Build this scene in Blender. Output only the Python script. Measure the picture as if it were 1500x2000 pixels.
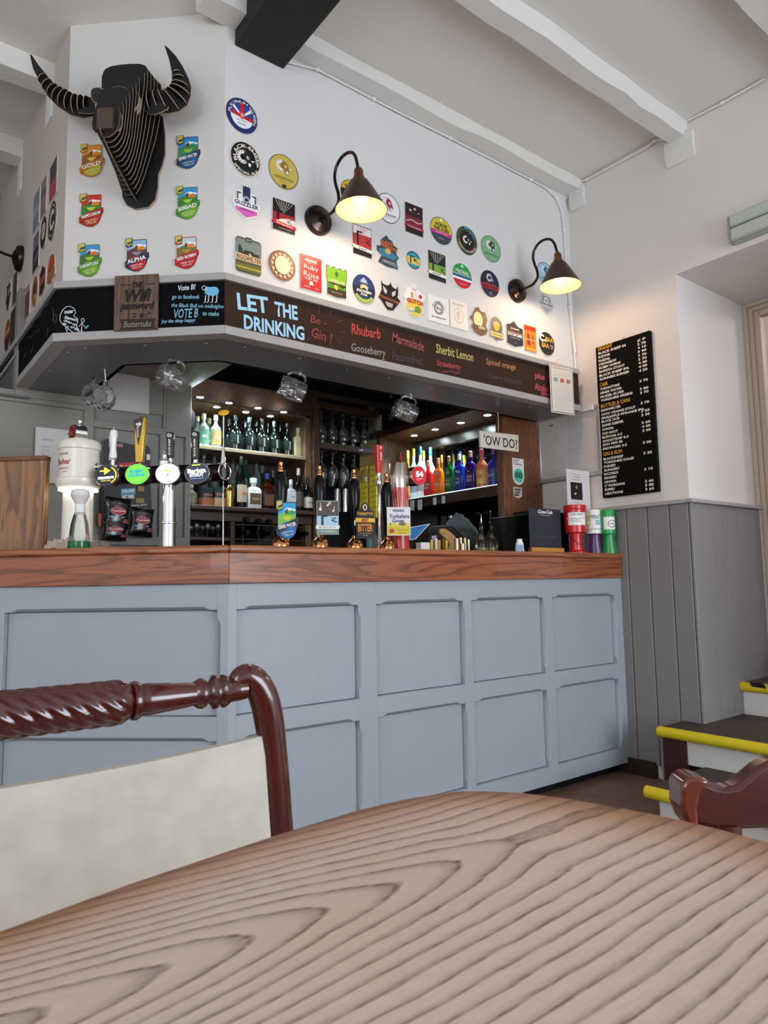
import bpy, bmesh, math, random
from mathutils import Vector, Matrix
random.seed(7)
S=bpy.context.scene; COL=S.collection; PI=math.pi
for o in list(bpy.data.objects): bpy.data.objects.remove(o)
# ---------------- camera (1500 x 2000 frame)
F=1364.55; CZ=.945
PIT,YAW,ROL=map(math.radians,(5.81647,52.57696,-.92888))
FW=Vector((math.cos(YAW)*math.cos(PIT),math.sin(YAW)*math.cos(PIT),math.sin(PIT)))
RT=Vector((math.sin(YAW),-math.cos(YAW),0)); UP=RT.cross(FW)
R2=RT*math.cos(ROL)+UP*math.sin(ROL); U2=-RT*math.sin(ROL)+UP*math.cos(ROL)
cam=bpy.data.objects.new('camera',bpy.data.cameras.new('camera')); COL.objects.link(cam)
m=Matrix((R2,U2,-FW)).transposed().to_4x4(); m.translation=(0,0,CZ); cam.matrix_world=m
cam.data.sensor_fit='HORIZONTAL'; cam.data.sensor_width=27; cam.data.lens=27*F/1500
cam.data.clip_start=.02; cam.data.dof.use_dof=True; cam.data.dof.focus_distance=2.6; cam.data.dof.aperture_fstop=15
S.camera=cam
# ---------------- exposure, world, daylight
S.view_settings.view_transform='Standard'; S.view_settings.look='None'
S.view_settings.exposure=.70; S.view_settings.gamma=1; S.view_settings.use_curve_mapping=False
W=bpy.data.worlds.new('room_light'); S.world=W; W.use_nodes=True
W.node_tree.nodes['Background'].inputs[0].default_value=(.90,.93,1,1)
W.node_tree.nodes['Background'].inputs[1].default_value=.64
def area(name,loc,aim,sx,sy,power,col):
    l=bpy.data.lights.new(name,'AREA'); l.shape='RECTANGLE'; l.size=sx; l.size_y=sy; l.energy=power; l.color=col
    o=bpy.data.objects.new(name,l); COL.objects.link(o); o.location=loc
    o.rotation_euler=(Vector(aim)-Vector(loc)).to_track_quat('-Z','Y').to_euler(); return o
area('window_daylight',(2.3,-2.6,1.25),(2.0,2.2,.75),2.4,1.7,74,(.80,.90,1))
area('side_window_daylight',(-2.4,-.6,1.9),(1.6,2.2,1.6),1.6,1.6,22,(.95,.97,1))
# ---------------- pixel helpers: where a sight line meets a real plane
def ray(x,y): return FW*F+R2*(x-750)-U2*(y-1000)
CAM=Vector((0,0,CZ))
def on(x,y,n,p):
    d=ray(x,y); n=Vector(n); return CAM+d*((Vector(p)-CAM).dot(n)/d.dot(n))
def onz(x,y,z): return on(x,y,(0,0,1),(0,0,z))
def ony(x,y,Y): return on(x,y,(0,1,0),(0,Y,0))
def onx(x,y,X): return on(x,y,(1,0,0),(X,0,0))
def frame(o,d):
    d=Vector((d[0],d[1],0)).normalized(); z=Vector((0,0,1)); n=d.cross(z)
    M=Matrix((d,z,n)).transposed().to_4x4(); M.translation=o; return M
class Plane:                                    # a vertical plane: origin, direction to the right, normal towards the room
    def __init__(s,o,d): s.M=frame(Vector(o),d); s.I=s.M.inverted(); s.n=s.M.to_3x3().col[2]; s.o=Vector(o); s.d=s.M.to_3x3().col[0]
    def hit(s,x,y,off=0): return on(x,y,s.n,s.o+s.n*off)
    def loc(s,x,y,off=0): v=s.I@s.hit(x,y,off); return (v.x,v.y)
    def scale(s,x,y,off=0):                     # metres per pixel: across, up
        a=s.hit(x,y,off); sx=abs((s.hit(x+5,y,off)-a).dot(s.d))/5; sy=abs((s.hit(x,y-5,off)-a).z)/5
        return sx,sy
def mpp(p): return (Vector(p)-CAM).dot(FW)/F    # metres per pixel for something facing the lens at p
# ---------------- materials
def lin(h):
    if not isinstance(h,str): return tuple(h)+(1,) if len(h)==3 else h
    h=h.lstrip('#'); h=h if len(h)==6 else ''.join(q*2 for q in h); c=[int(h[i:i+2],16)/255 for i in (0,2,4)]
    return tuple((v/12.92 if v<=.04045 else ((v+.055)/1.055)**2.4) for v in c)+(1,)
MC={}
def P(col,rough=.6,metal=0,emit=0,trans=0,ior=1.45,coat=0,bump=None,alpha=1):
    k=(str(col),rough,metal,emit,trans,ior,coat,str(bump),alpha)
    if k in MC: return MC[k]
    m=bpy.data.materials.new('paint'); m.use_nodes=True; nt=m.node_tree; b=nt.nodes['Principled BSDF']
    c=lin(col); b.inputs['Base Color'].default_value=c; b.inputs['Roughness'].default_value=rough
    b.inputs['Metallic'].default_value=metal; b.inputs['IOR'].default_value=ior
    b.inputs['Transmission Weight'].default_value=trans; b.inputs['Coat Weight'].default_value=coat; b.inputs['Coat Roughness'].default_value=.08
    if emit: b.inputs['Emission Color'].default_value=c; b.inputs['Emission Strength'].default_value=emit
    tc=nt.nodes.new('ShaderNodeTexCoord'); no=nt.nodes.new('ShaderNodeTexNoise')
    sc,st,var=bump if bump else (40,.02,.04)
    no.inputs['Scale'].default_value=sc; no.inputs['Detail'].default_value=3
    nt.links.new(tc.outputs['Object'],no.inputs['Vector'])
    if not trans and not emit:
        mx=nt.nodes.new('ShaderNodeMix'); mx.data_type='RGBA'
        mx.inputs[6].default_value=tuple(v*(1-var) for v in c[:3])+(1,); mx.inputs[7].default_value=tuple(min(1,v*(1+var)) for v in c[:3])+(1,)
        nt.links.new(no.outputs['Fac'],mx.inputs[0]); nt.links.new(mx.outputs[2],b.inputs['Base Color'])
    if bump:
        bu=nt.nodes.new('ShaderNodeBump'); bu.inputs['Strength'].default_value=st; bu.inputs['Distance'].default_value=.01
        nt.links.new(no.outputs['Fac'],bu.inputs['Height']); nt.links.new(bu.outputs[0],b.inputs['Normal'])
    MC[k]=m; return m
def wood(c1,c2,scale=(1.5,14,14),rough=.4,dist=3,coat=0,line=.5,rot=0,rings=7):
    k=('wood',c1,c2,scale,rough,dist,coat,line,rot,rings)
    if k in MC: return MC[k]
    m=bpy.data.materials.new('wood'); m.use_nodes=True; nt=m.node_tree; b=nt.nodes['Principled BSDF']; L=nt.links.new
    b.inputs['Roughness'].default_value=rough; b.inputs['Coat Weight'].default_value=coat
    tc=nt.nodes.new('ShaderNodeTexCoord'); mp=nt.nodes.new('ShaderNodeMapping'); mp.inputs['Scale'].default_value=scale
    m0=nt.nodes.new('ShaderNodeMapping'); m0.inputs['Rotation'].default_value=(0,0,rot); L(tc.outputs['Object'],m0.inputs[0]); L(m0.outputs[0],mp.inputs[0])
    n1=nt.nodes.new('ShaderNodeTexNoise'); n1.inputs['Scale'].default_value=1.2; n1.inputs['Detail'].default_value=4; n1.inputs['Distortion'].default_value=dist*.3; L(mp.outputs[0],n1.inputs[0])
    w=nt.nodes.new('ShaderNodeMath'); w.operation='MULTIPLY'; w.inputs[1].default_value=rings; L(n1.outputs['Fac'],w.inputs[0])
    fr=nt.nodes.new('ShaderNodeMath'); fr.operation='FRACT'; L(w.outputs[0],fr.inputs[0])
    rp=nt.nodes.new('ShaderNodeValToRGB'); e=rp.color_ramp.elements
    e[0].color=lin(c2); e[0].position=0; e[1].color=lin(c1); e[1].position=line
    e2=rp.color_ramp.elements.new(.9); e2.color=lin(c1)
    e3=rp.color_ramp.elements.new(1); e3.color=lin(c2)
    L(fr.outputs[0],rp.inputs[0])
    n2=nt.nodes.new('ShaderNodeTexNoise'); n2.inputs['Scale'].default_value=9; n2.inputs['Detail'].default_value=5; L(mp.outputs[0],n2.inputs[0])
    mx=nt.nodes.new('ShaderNodeMix'); mx.data_type='RGBA'; mx.blend_type='MULTIPLY'; mx.inputs[0].default_value=.45
    L(rp.outputs[0],mx.inputs[6]); L(n2.outputs['Color'],mx.inputs[7])
    bc=nt.nodes.new('ShaderNodeRGBToBW'); L(n2.outputs['Color'],bc.inputs[0])
    r2=nt.nodes.new('ShaderNodeValToRGB'); r2.color_ramp.elements[0].color=(.55,.55,.55,1); r2.color_ramp.elements[0].position=.35; r2.color_ramp.elements[1].position=.6
    L(bc.outputs[0],r2.inputs[0]); L(r2.outputs[0],mx.inputs[7]); L(mx.outputs[2],b.inputs['Base Color'])
    bu=nt.nodes.new('ShaderNodeBump'); bu.inputs['Strength'].default_value=.15; bu.inputs['Distance'].default_value=.002
    L(n2.outputs['Fac'],bu.inputs['Height']); L(bu.outputs[0],b.inputs['Normal'])
    MC[k]=m; return m
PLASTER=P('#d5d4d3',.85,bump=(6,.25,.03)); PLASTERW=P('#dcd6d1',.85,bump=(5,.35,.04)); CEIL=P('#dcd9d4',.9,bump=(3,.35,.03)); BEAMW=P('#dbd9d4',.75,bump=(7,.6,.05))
GREYB=P('#9aa2aa',.42,bump=(12,.12,.04)); GREYP=P('#827f7f',.5,bump=(8,.1,.05)); TRIM=P('#a3a09e',.5,bump=(9,.1,.03)); SOFF=P('#6d6f73',.38,bump=(6,.05,.04)); GREYIN=P('#8a8880',.55,bump=(6,.06,.04))
BLACK=P('#101112',.45); CHROME=P('#e8e8ea',.08,1); STEEL=P('#b9b2a8',.25,1); BRASS=P('#c98a58',.16,1); GOLD=P('#c9a24a',.25,1); GUN=P('#3a2f2b',.22,.8)
OAK=wood('#a8653a','#7d4222',(.8,10,14),.35,2,.25); OAKV=wood('#7a4a2c','#5c3520',(14,14,1.4),.45,4,.1); DARKW=wood('#4a3022','#352015',(2,14,14),.45,3,.1); SHELFW=wood('#6e5236','#503823',(14,14,1.5),.5,3)
MAHOG=P('#44130e',.2,coat=.8,bump=(18,.04,.4)); GLASS=P('#ffffff',.02,0,0,.975,1.45); FELT=P('#c2bbb0',.95,bump=(26,.12,.2)); WHITE=P('#f2f1ec',.4); CREAM=P('#e5dfd0',.3,coat=.4)
TEAL=P('#2b3a3b',.6); YEL=P('#d8c11c',.55,bump=(30,.3,.1)); TREAD=P('#3a3029',.6,bump=(14,.3,.25)); RISER=P('#d4d2cc',.6,bump=(9,.2,.06))
# ---------------- mesh building
class MB:
    def __init__(s,M=None): s.v=[]; s.f=[]; s.mi=[]; s.M=M or Matrix()
    def add(s,vs,fs,mi=0,M=None):
        b=len(s.v); T=s.M@M if M is not None else s.M
        s.v+=[T@Vector(p) for p in vs]; s.f+=[tuple(b+i for i in f) for f in fs]; s.mi+=[mi]*len(fs); return s
    def box(s,x0,x1,y0,y1,z0,z1,mi=0,M=None):
        return s.add([(x,y,z) for x in (x0,x1) for y in (y0,y1) for z in (z0,z1)],[(0,1,3,2),(4,6,7,5),(0,4,5,1),(2,3,7,6),(0,2,6,4),(1,5,7,3)],mi,M)
    def prism(s,pts,z0,z1,mi=0,M=None,side=None,taper=0):
        n=len(pts); a=sum(pts[i][0]*pts[(i+1)%n][1]-pts[(i+1)%n][0]*pts[i][1] for i in range(n))
        if a<0: pts=pts[::-1]
        cx=sum(p[0] for p in pts)/n; cy=sum(p[1] for p in pts)/n
        top=[(cx+(p[0]-cx)*(1-taper),cy+(p[1]-cy)*(1-taper),z1) for p in pts]
        v=[(p[0],p[1],z0) for p in pts]+top
        s.add(v,[tuple(range(n))[::-1],tuple(range(n,2*n))],mi,M)
        b=len(s.v)-2*n
        s.f+=[(b+i,b+(i+1)%n,b+n+(i+1)%n,b+n+i) for i in range(n)]; s.mi+=[side if side is not None else mi]*n; return s
    def lathe(s,prof,n=24,mi=0,M=None,sq=None,a0=0,a1=2*PI,open_=False):
        full=abs(a1-a0-2*PI)<1e-6; k=n if full else n+1; vs=[]; fs=[]
        for r,z in prof:
            for i in range(k):
                a=a0+(a1-a0)*i/n; c,q=math.cos(a),math.sin(a); g=1
                if sq: g=(abs(c)**sq+abs(q)**sq)**(-1/sq)
                vs.append((r*g*c,r*g*q,z))
        for j in range(len(prof)-1):
            for i in range(n):
                i2=(i+1)%k; fs.append((j*k+i,j*k+i2,(j+1)*k+i2,(j+1)*k+i))
        if full and not open_:
            if prof[0][0]>1e-5: fs.append(tuple(range(k))[::-1])
            if prof[-1][0]>1e-5: fs.append(tuple(range((len(prof)-1)*k,len(prof)*k)))
        return s.add(vs,fs,mi,M)
    def cyl(s,r,z0,z1,n=24,mi=0,M=None,r2=None): return s.lathe([(r,z0),(r if r2 is None else r2,z1)],n,mi,M)
    def tube(s,pts,rad,n=10,mi=0,closed=False,M=None):
        pts=[Vector(p) for p in pts]; k=len(pts); vs=[]; fs=[]; u=None
        for i,p in enumerate(pts):
            if closed: t=pts[(i+1)%k]-pts[i-1]
            else: t=pts[min(i+1,k-1)]-pts[max(i-1,0)]
            t.normalize()
            if u is None: u=t.orthogonal().normalized()
            u=(u-t*u.dot(t)).normalized(); w=t.cross(u); r=rad[i] if isinstance(rad,(list,tuple)) else rad
            vs+=[p+(u*math.cos(2*PI*j/n)+w*math.sin(2*PI*j/n))*r for j in range(n)]
        for i in range(k if closed else k-1):
            i2=(i+1)%k
            for j in range(n): fs.append((i*n+j,i*n+(j+1)%n,i2*n+(j+1)%n,i2*n+j))
        if not closed: fs+= [tuple(range(n))[::-1],tuple(range((k-1)*n,k*n))]
        return s.add(vs,fs,mi,M)
    def build(s,name,mats,parent=None,bevel=0,world=None,sharp=38):
        me=bpy.data.meshes.new(name); me.from_pydata(s.v,[],s.f); 
        if not isinstance(mats,(list,tuple)): mats=[mats]
        for q in mats: me.materials.append(q)
        me.polygons.foreach_set('material_index',s.mi); me.polygons.foreach_set('use_smooth',[True]*len(s.f))
        bm=bmesh.new(); bm.from_mesh(me); bmesh.ops.recalc_face_normals(bm,faces=bm.faces); bm.to_mesh(me); bm.free()
        me.update(); me.set_sharp_from_angle(angle=math.radians(sharp))
        o=bpy.data.objects.new(name,me); COL.objects.link(o)
        if parent: o.parent=parent
        if world is not None: o.matrix_world=world
        if bevel:
            b=o.modifiers.new('bevel','BEVEL'); b.width=bevel; b.segments=2; b.limit_method='ANGLE'; b.angle_limit=math.radians(40)
        return o
def tag(o,label=None,cat=None,group=None,kind=None):
    if label: o['label']=label
    if cat: o['category']=cat
    if group: o['group']=group
    if kind: o['kind']=kind
    return o
def root(name,M,label,cat,group=None):
    o=bpy.data.objects.new(name,None); COL.objects.link(o); o.empty_display_size=.05
    o.matrix_world=M if isinstance(M,Matrix) else Matrix.Translation(M); return tag(o,label,cat,group)
def dup(r,M,label=None,group=None):
    c=r.copy(); COL.objects.link(c); c.parent=None; c.matrix_world=M if isinstance(M,Matrix) else Matrix.Translation(M)
    if label: c['label']=label
    if group: c['group']=group
    def rec(a,b):
        for k in list(a.children):
            q=k.copy(); COL.objects.link(q); q.parent=b; rec(k,q)
    rec(r,c); return c
def rotz(p,a,s=1): return Matrix.Translation(p)@Matrix.Rotation(a,4,'Z')@Matrix.Scale(s,4)
def circ(cx,cy,rx,ry=None,n=32,a0=0): ry=ry or rx; return [(cx+rx*math.cos(a0+2*PI*i/n),cy+ry*math.sin(a0+2*PI*i/n)) for i in range(n)]
def rrect(x0,x1,y0,y1,r,n=4):
    o=[]
    for cx,cy,a in ((x1-r,y1-r,0),(x0+r,y1-r,90),(x0+r,y0+r,180),(x1-r,y0+r,270)):
        for i in range(n+1): t=math.radians(a+90*i/n); o.append((cx+r*math.cos(t),cy+r*math.sin(t)))
    return o
TXT=[]
def text(s,x,y,w,h,mat,parent,z=0,rot=0,name='lettering',align='C',shear=0,bold=0,bend=None,M=None,ext=.0002,fit=True):
    """lettering fitted to a box w x h about (x,y) in the parent's local XY"""
    c=bpy.data.curves.new(name,'FONT'); c.body=s; c.size=1; c.extrude=0; c.shear=shear; c.offset=bold; c.resolution_u=2; c.materials.append(mat)
    o=bpy.data.objects.new(name,c); COL.objects.link(o); TXT.append((o,x,y,w,h,z,rot,align,bend,parent,name,mat,M,ext)); return o
def finish_text():
    bpy.context.view_layer.update(); dg=bpy.context.evaluated_depsgraph_get()
    for o,x,y,w,h,z,rot,al,bend,parent,name,mat,M,ext in TXT:
        me=bpy.data.meshes.new_from_object(o.evaluated_get(dg)); o.name='old'
        if not len(me.vertices): continue
        xs=[v.co.x for v in me.vertices]; ys=[v.co.y for v in me.vertices]; x0,x1,y0,y1=min(xs),max(xs),min(ys),max(ys)
        sy=h/max(1e-6,y1-y0); sx=w/max(1e-6,x1-x0) if w else sy*.95
        for v in me.vertices:
            px=(v.co.x-(x0+x1)/2)*sx if al=='C' else (v.co.x-x0)*sx; py=(v.co.y-(y0+y1)/2)*sy
            if bend:                                   # bend = (radius, centre angle, inward)
                R,a,inw=bend; 
                if inw: t=a+px/R; r=R-py; px,py=r*math.sin(t),-r*math.cos(t)
                else: t=a+px/R; r=R+py; px,py=r*math.sin(t),r*math.cos(t)
            if rot: px,py=px*math.cos(rot)-py*math.sin(rot),px*math.sin(rot)+py*math.cos(rot)
            v.co=(px+x,py+y,z)
        if isinstance(M,tuple):                        # wrapped round an upright drum
            for v in me.vertices:
                a=v.co.x/M[1]+M[3]; v.co=(M[1]*math.sin(a),v.co.y+M[2],M[1]*math.cos(a))
        elif M is not None: me.transform(M)
        me.update(); q=bpy.data.objects.new(name,me); COL.objects.link(q); q.parent=parent
    for t in TXT:
        c=t[0].data; bpy.data.objects.remove(t[0]); bpy.data.curves.remove(c)
    TXT.clear()
# ---------------- the setting
X0=3.1136; YB=2.0934; YH=2.25; YW=2.32; ZC=3.14; ZT=1.075; ZS=1.836
CH=math.radians(137.65); CD=Vector((math.cos(CH),math.sin(CH),0))      # direction of the slanted middle faces, going left
def struct(name,mb,mat,label=None,parent=None,bevel=0):
    o=mb.build(name,mat,parent,bevel)
    if not parent: o['kind']='structure'
    if label: o['label']=label
    return o
struct('floor',MB().box(-3,6.5,-2.6,6,-.1,0),P('#74594a',.7,bump=(9,.4,.45)),'worn brown floor beside the steps')
struct('ceiling',MB().box(-3,6.5,-2.6,6,ZC,ZC+.1),CEIL,'white plaster ceiling between painted beams')
WA=Vector((1.047,YW,0)); WB=WA+CD*.622; WC=Vector((WB.x-.03,6,0))
def planwall(name,a,b,t,z0,z1,mat,label,inner=(0,0)):
    d=(b-a).normalized(); n=Vector((d.y,-d.x,0))*t      # n: away from the room when going right-to-left
    pts=[a,b,b+n+d*inner[1],a+n+d*inner[0]]
    return struct(name,MB().prism([(p.x,p.y) for p in pts],z0,z1),mat,label)
planwall('wall_back',Vector((X0,YW,0)),WA,.12,2.055,ZC,PLASTER,'white wall of pump clips above the long chalkboard',(0,.05))
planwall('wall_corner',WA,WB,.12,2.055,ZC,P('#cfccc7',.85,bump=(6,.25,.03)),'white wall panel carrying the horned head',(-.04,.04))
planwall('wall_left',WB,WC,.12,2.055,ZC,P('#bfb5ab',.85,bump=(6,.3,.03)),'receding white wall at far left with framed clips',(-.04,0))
# right wall: plaster above, boarded dado, deep doorway recess
DY=1.7134; DZ=2.41; DX=3.82; DB=.55
w=MB(); w.box(X0,X0+.15,DY,4.3,0,ZC); w.box(X0,X0+.7,DB,DY,DZ,ZC); w.box(X0,X0+.7,-2.6,DB,0,ZC); w.box(X0+.15,X0+.71,DY,DY+.15,0,ZC)
struct('wall_right',w,PLASTERW,'off-white wall holding the price list, with deep recess')
w=MB(); w.box(-3,3.3,4.25,4.35,0,ZC); struct('wall_far',w,P('#33383a',.7),'dark wall behind the bar store')
# doorway frame at the back of the recess
fr=MB()
for i,(a,b,t) in enumerate(((0,.022,.05),(.022,.044,.035),(.044,.075,.02))):
    fr.box(DX-t,DX+.03,DY-b,DY-a,.42,DZ-a); fr.box(DX-t,DX+.03,DB,DY-b,DZ-b+.0,DZ-a)
struct('trim_1',fr,P('#c3b3a3',.6),'moulded cream door frame in the recess',bevel=.003)
w=MB(); w.box(6.0,6.1,-.5,2.6,0,ZC); struct('wall_lobby',w,P('#b9a09c',.8),'pinkish wall of the room beyond the doorway')
w=MB(); w.box(DX+.03,6.0,DY+.02,DY+.1,0,ZC); struct('wall_lobby_side',w,P('#a09a98',.8),'side wall beyond the doorway')
fl=MB().box(X0+.68,6.2,-2,3,.40,.58); struct('floor_lobby',fl,TREAD,'raised floor beyond the doorway')
# dado boards on the right wall and in the recess
DADO=root('boarded_dado',Vector((X0,DY,0)),'grey tongue-and-groove boarding below the price list, turning into the recess','wall panelling')
def board(x0,x1,y0,y1,z0,z1): return MB().box(x0,x1,y0,y1,z0,z1).build('board',GREYP,DADO,bevel=.0035)
ys=[onx(px,py,X0).y for px,py in ((1225,995),(1266,991),(1309,985))]
yl=[2.62,2.50,2.385,2.27,2.155]+ys+[DY]; 
for i in range(len(yl)-1):
    z0=.06 if yl[i]>1.95 else .05
    board(-.014,.012,yl[i+1]-DY+.003,yl[i]-DY-.001,z0,1.296)
xs=[X0-.014]+[ony(p,1000,DY).x for p in (1379,1406,1432,1457)]+[DX-.03]
for i in range(len(xs)-1): board(xs[i]-X0+.0015,xs[i+1]-X0-.0015,-.014,.0,.2,1.296)
MB().box(-.03,.012,0,.92,1.296,1.316).box(-.03,DX-X0-.0,-.03,.0,1.296,1.316).build('capping_rail',TRIM,DADO,bevel=.004)
struct('baseboard_right',MB().box(X0-.03,X0,1.95,2.2,0,.075),P('#2a1d17',.6),'dark skirting at the foot of the boarding')
# beams
def beam(name,x0,x1,y0,y1,z,lab):
    mb=MB(); n=14; vs=[]; rr=random.Random(x0*9+y0)
    for i in range(n+1):
        x=x0+(x1-x0)*i/n; j=[rr.uniform(-.006,.006) for _ in range(4)]
        vs+=[(x,y0+j[0],ZC+.01),(x,y0+j[1]+.008,z+j[2]),(x,y1-.008,z+j[2]),(x,y1,ZC+.01)]
    fs=[(4*i+k,4*i+(k+1)%4,4*i+4+(k+1)%4,4*i+4+k) for i in range(n) for k in range(4)]+[(0,1,2,3),tuple(range(4*n,4*n+4))]
    return struct(name,mb.add(vs,fs),BEAMW,lab)
beam('beam',.93,X0,2.215,2.33,3.085,'white painted ceiling beam running along the pump-clip wall')
beam('beam',1.31,X0,1.605,1.70,3.06,'white painted ceiling beam crossing to the cable corbel')
beam('beam',1.31,X0,.99,1.09,3.06,'white painted ceiling beam at top right')
beam('beam',-2,.585,2.99,3.10,3.05,'white beam at top left beyond the horned head')
beam('beam',-2,.582,3.62,3.74,3.05,'lower white beam at far left')
bb=MB().box(1.085,1.30,-2.4,YW,3.02,ZC); struct('beam',bb,P('#17140f',.6,bump=(10,.5,.2)),'broad black ceiling beam',bevel=.006)
# corbels (pads under the beam ends)
def corbel(M,h,d,lab,w=.10):
    mb=MB(M).prism([(0,0),(0,h),(-d*.9,h),(-d*.9,h*.45),(-d*.3,0)],-w/2,w/2)
    o=mb.build('trim_2',BEAMW,bevel=.005); tag(o,lab,kind='structure')
def CM(y,z,x): return Matrix(((1,0,0,x),(0,0,-1,y),(0,1,0,z),(0,0,0,1)))
corbel(CM(2.25,2.99,X0),.11,.025,'plaster corbel pad in the wall corner'); corbel(CM(1.65,2.95,X0),.13,.025,'plaster corbel pad under the middle beam end',.15)
for y,s in ((3.05,.2),(3.68,.22)):
    M=Matrix(((-1,0,0,.575),(0,0,1,y),(0,1,0,ZC-s-.03),(0,0,0,1))); corbel(M,s,.05,'white bracket under a beam end on the left wall',.10)
# surface cables with clips
def cable(px,lab,r=.004):
    t=root('surface_cable',px[0],lab,'cable','white cables clipped along the ceiling line'); o=px[0]
    pts=[]
    for i in range(len(px)-1):
        for k in range(4): pts.append(px[i].lerp(px[i+1],k/4)-o)
    pts.append(px[-1]-o); MB().tube(pts,r,8).build('cable_run',P('#e4e2df',.5),t)
    for p in px[1:-1:2]: q=p-o; MB().box(q.x-.006,q.x+.006,q.y-.007,q.y+.007,q.z-.006,q.z+.006).build('clip',WHITE,t,bevel=.001)
cable([ony(x,y,YW-.012) for x,y in ((556,120),(620,136),(677,166),(730,194),(784,222),(880,270),(979,321),(1037,351),(1068,368),(1088,389),(1098,414),(1102,450),(1105,500),(1113,600),(1122,690),(1128,760))],'white cable sagging along the wall top then dropping in the corner')
cable([onx(x,y,X0-.012) for x,y in ((1492,155),(1411,201),(1340,237),(1320,264),(1303,270),(1278,276),(1266,286),(1146,351),(1133,355),(1112,376),(1103,395),(1105,430),(1108,500),(1114,600),(1124,690))],'white cable looping under the beam ends then down the corner',.0055)
# interior of the bar: ceiling, panelled wall
struct('ceiling_bar',MB().box(1.375,X0,YH+.2,4.25,2.30,2.36),TEAL,'dark teal ceiling inside the bar')
struct('ceiling_bar_low',MB().prism([(1.375,2.5),(1.375,3.52),(.6,3.52),(.6,2.86),(.8,2.72),(1.1,2.45)],1.975,2.02),P('#857f77',.6),'low grey ceiling at the left inside the bar')
YP=3.4
pw=root('panelled_wall',Vector((.4,YP,0)),'grey panelled wall behind the lager fonts','wall panelling')
MB().box(.15,.96,.012,.08,0,2.3).build('backing',GREYIN,pw); MB().box(-1.4,.15,.012,.08,0,1.83).build('backing',GREYIN,pw)
for i_,(x0,x1,z0,z1) in enumerate(((.15,.96,1.80,2.3),(-1.4,.47,1.775,1.80),(.44,.485,.9,1.8),(.485,.96,1.70,1.735),(.815,.83,1.735,2.0),(.83,.96,1.70,1.99),(.80,.835,.9,1.70),(.93,.96,.9,1.7),(.485,.96,1.145,1.19))):
    MB().box(x0,x1,(-.006 if x0>.2 else 0)-.0005*i_,.014,z0,z1).build('rail' if x1-x0>z1-z0 else 'stile',GREYIN,pw,bevel=.003)
MB().box(-1.4,.2,-.02,.0,1.79,1.80).build('picture_rail',P('#5e5b57',.5),pw)
# ---------------- canopy over the bar
def chain_pts(off):   # header outline (right to left) pushed back by off
    A=Vector((1.02,YH,0)); B=A+CD*.635
    nn=Vector((CD.y,-CD.x,0))
    t=math.tan((CH-PI/2-PI/2)/2) if 0 else 0
    def inter(p,d,q,e):
        den=d.x*e.y-d.y*e.x; s=((q.x-p.x)*e.y-(q.y-p.y)*e.x)/den; return p+d*s
    D3=Vector((0,1,0))
    a=inter(Vector((3.045,YH+off,0)),Vector((-1,0,0)),A+nn*off,CD); b=inter(A+nn*off,CD,B+Vector((off,0,0)),D3)
    return [Vector((3.045,YH+off,0)),a,b,Vector((b.x,3.385,0))]
def ribbon(o0,o1,z0,z1,i):
    p=chain_pts(o0); q=chain_pts(o1); pts=[p[i],p[i+1],q[i+1],q[i]]
    return MB().prism([(v.x,v.y) for v in pts],z0,z1)
can=root('bar_canopy',Vector((0,0,0)),'canopy over the bar with chalkboard face and grey soffit','canopy')
BRD=['#392a22','#0b0c0d','#0d0d0e']  # right-hand run browner: warmth of the wall lamps put into its colour
for i in range(3):
    ribbon(-.006,.05,ZS,ZS+.032,i).build('lower_trim',TRIM,can,bevel=.002)
    ribbon(.004,.05,ZS+.032,2.036,i).build('chalkboard',P(BRD[i],.8,0,0,0,1.18,bump=(5,.1,.12)),can)
    ribbon(-.008,.09,2.036,2.062,i).build('upper_trim',TRIM,can,bevel=.002)
    ribbon(.05,.30,ZS,ZS+.018,i).build('soffit',SOFF,can)
    ribbon(.28,.30,ZS+.0,ZS+.08,i).build('inner_lip',SOFF,can,bevel=.002)
# soffit fixings
sc=MB()
for px,py in ((132,688),(166,680),(283,675),(402,671),(97,724),(68,754),(478,678),(585,700),(677,722),(760,739),(842,757),(908,771),(1035,795)):
    p=onz(px,py,ZS); MB().cyl(.006,-.0015,0,12,M=Matrix.Translation(p)).build('screw_cap',P('#b5b2ae',.3,.6),can)
# boarded end beyond the canopy
e=MB().box(.556,.60,3.386,4.9,ZS+.0,1.985); struct('trim_3',e,P('#6d6763',.5),'grey panel beyond the canopy end')
struct('trim_3',MB().box(.546,.60,3.40,4.9,1.985,2.005).box(.546,.60,3.386,3.40,ZS-.003,2.005),TRIM,'grey ledge above the panel beyond the canopy')
struct('trim_3',MB().box(.540,.60,3.386,6,2.035,2.062),TRIM,'far run of the canopy top trim')
struct('wall_left_board',MB().box(.554,.60,3.386,6,2.006,2.034),P(BRD[2],.8,0,0,0,1.15),'far run of chalkboard at the left edge')
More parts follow.
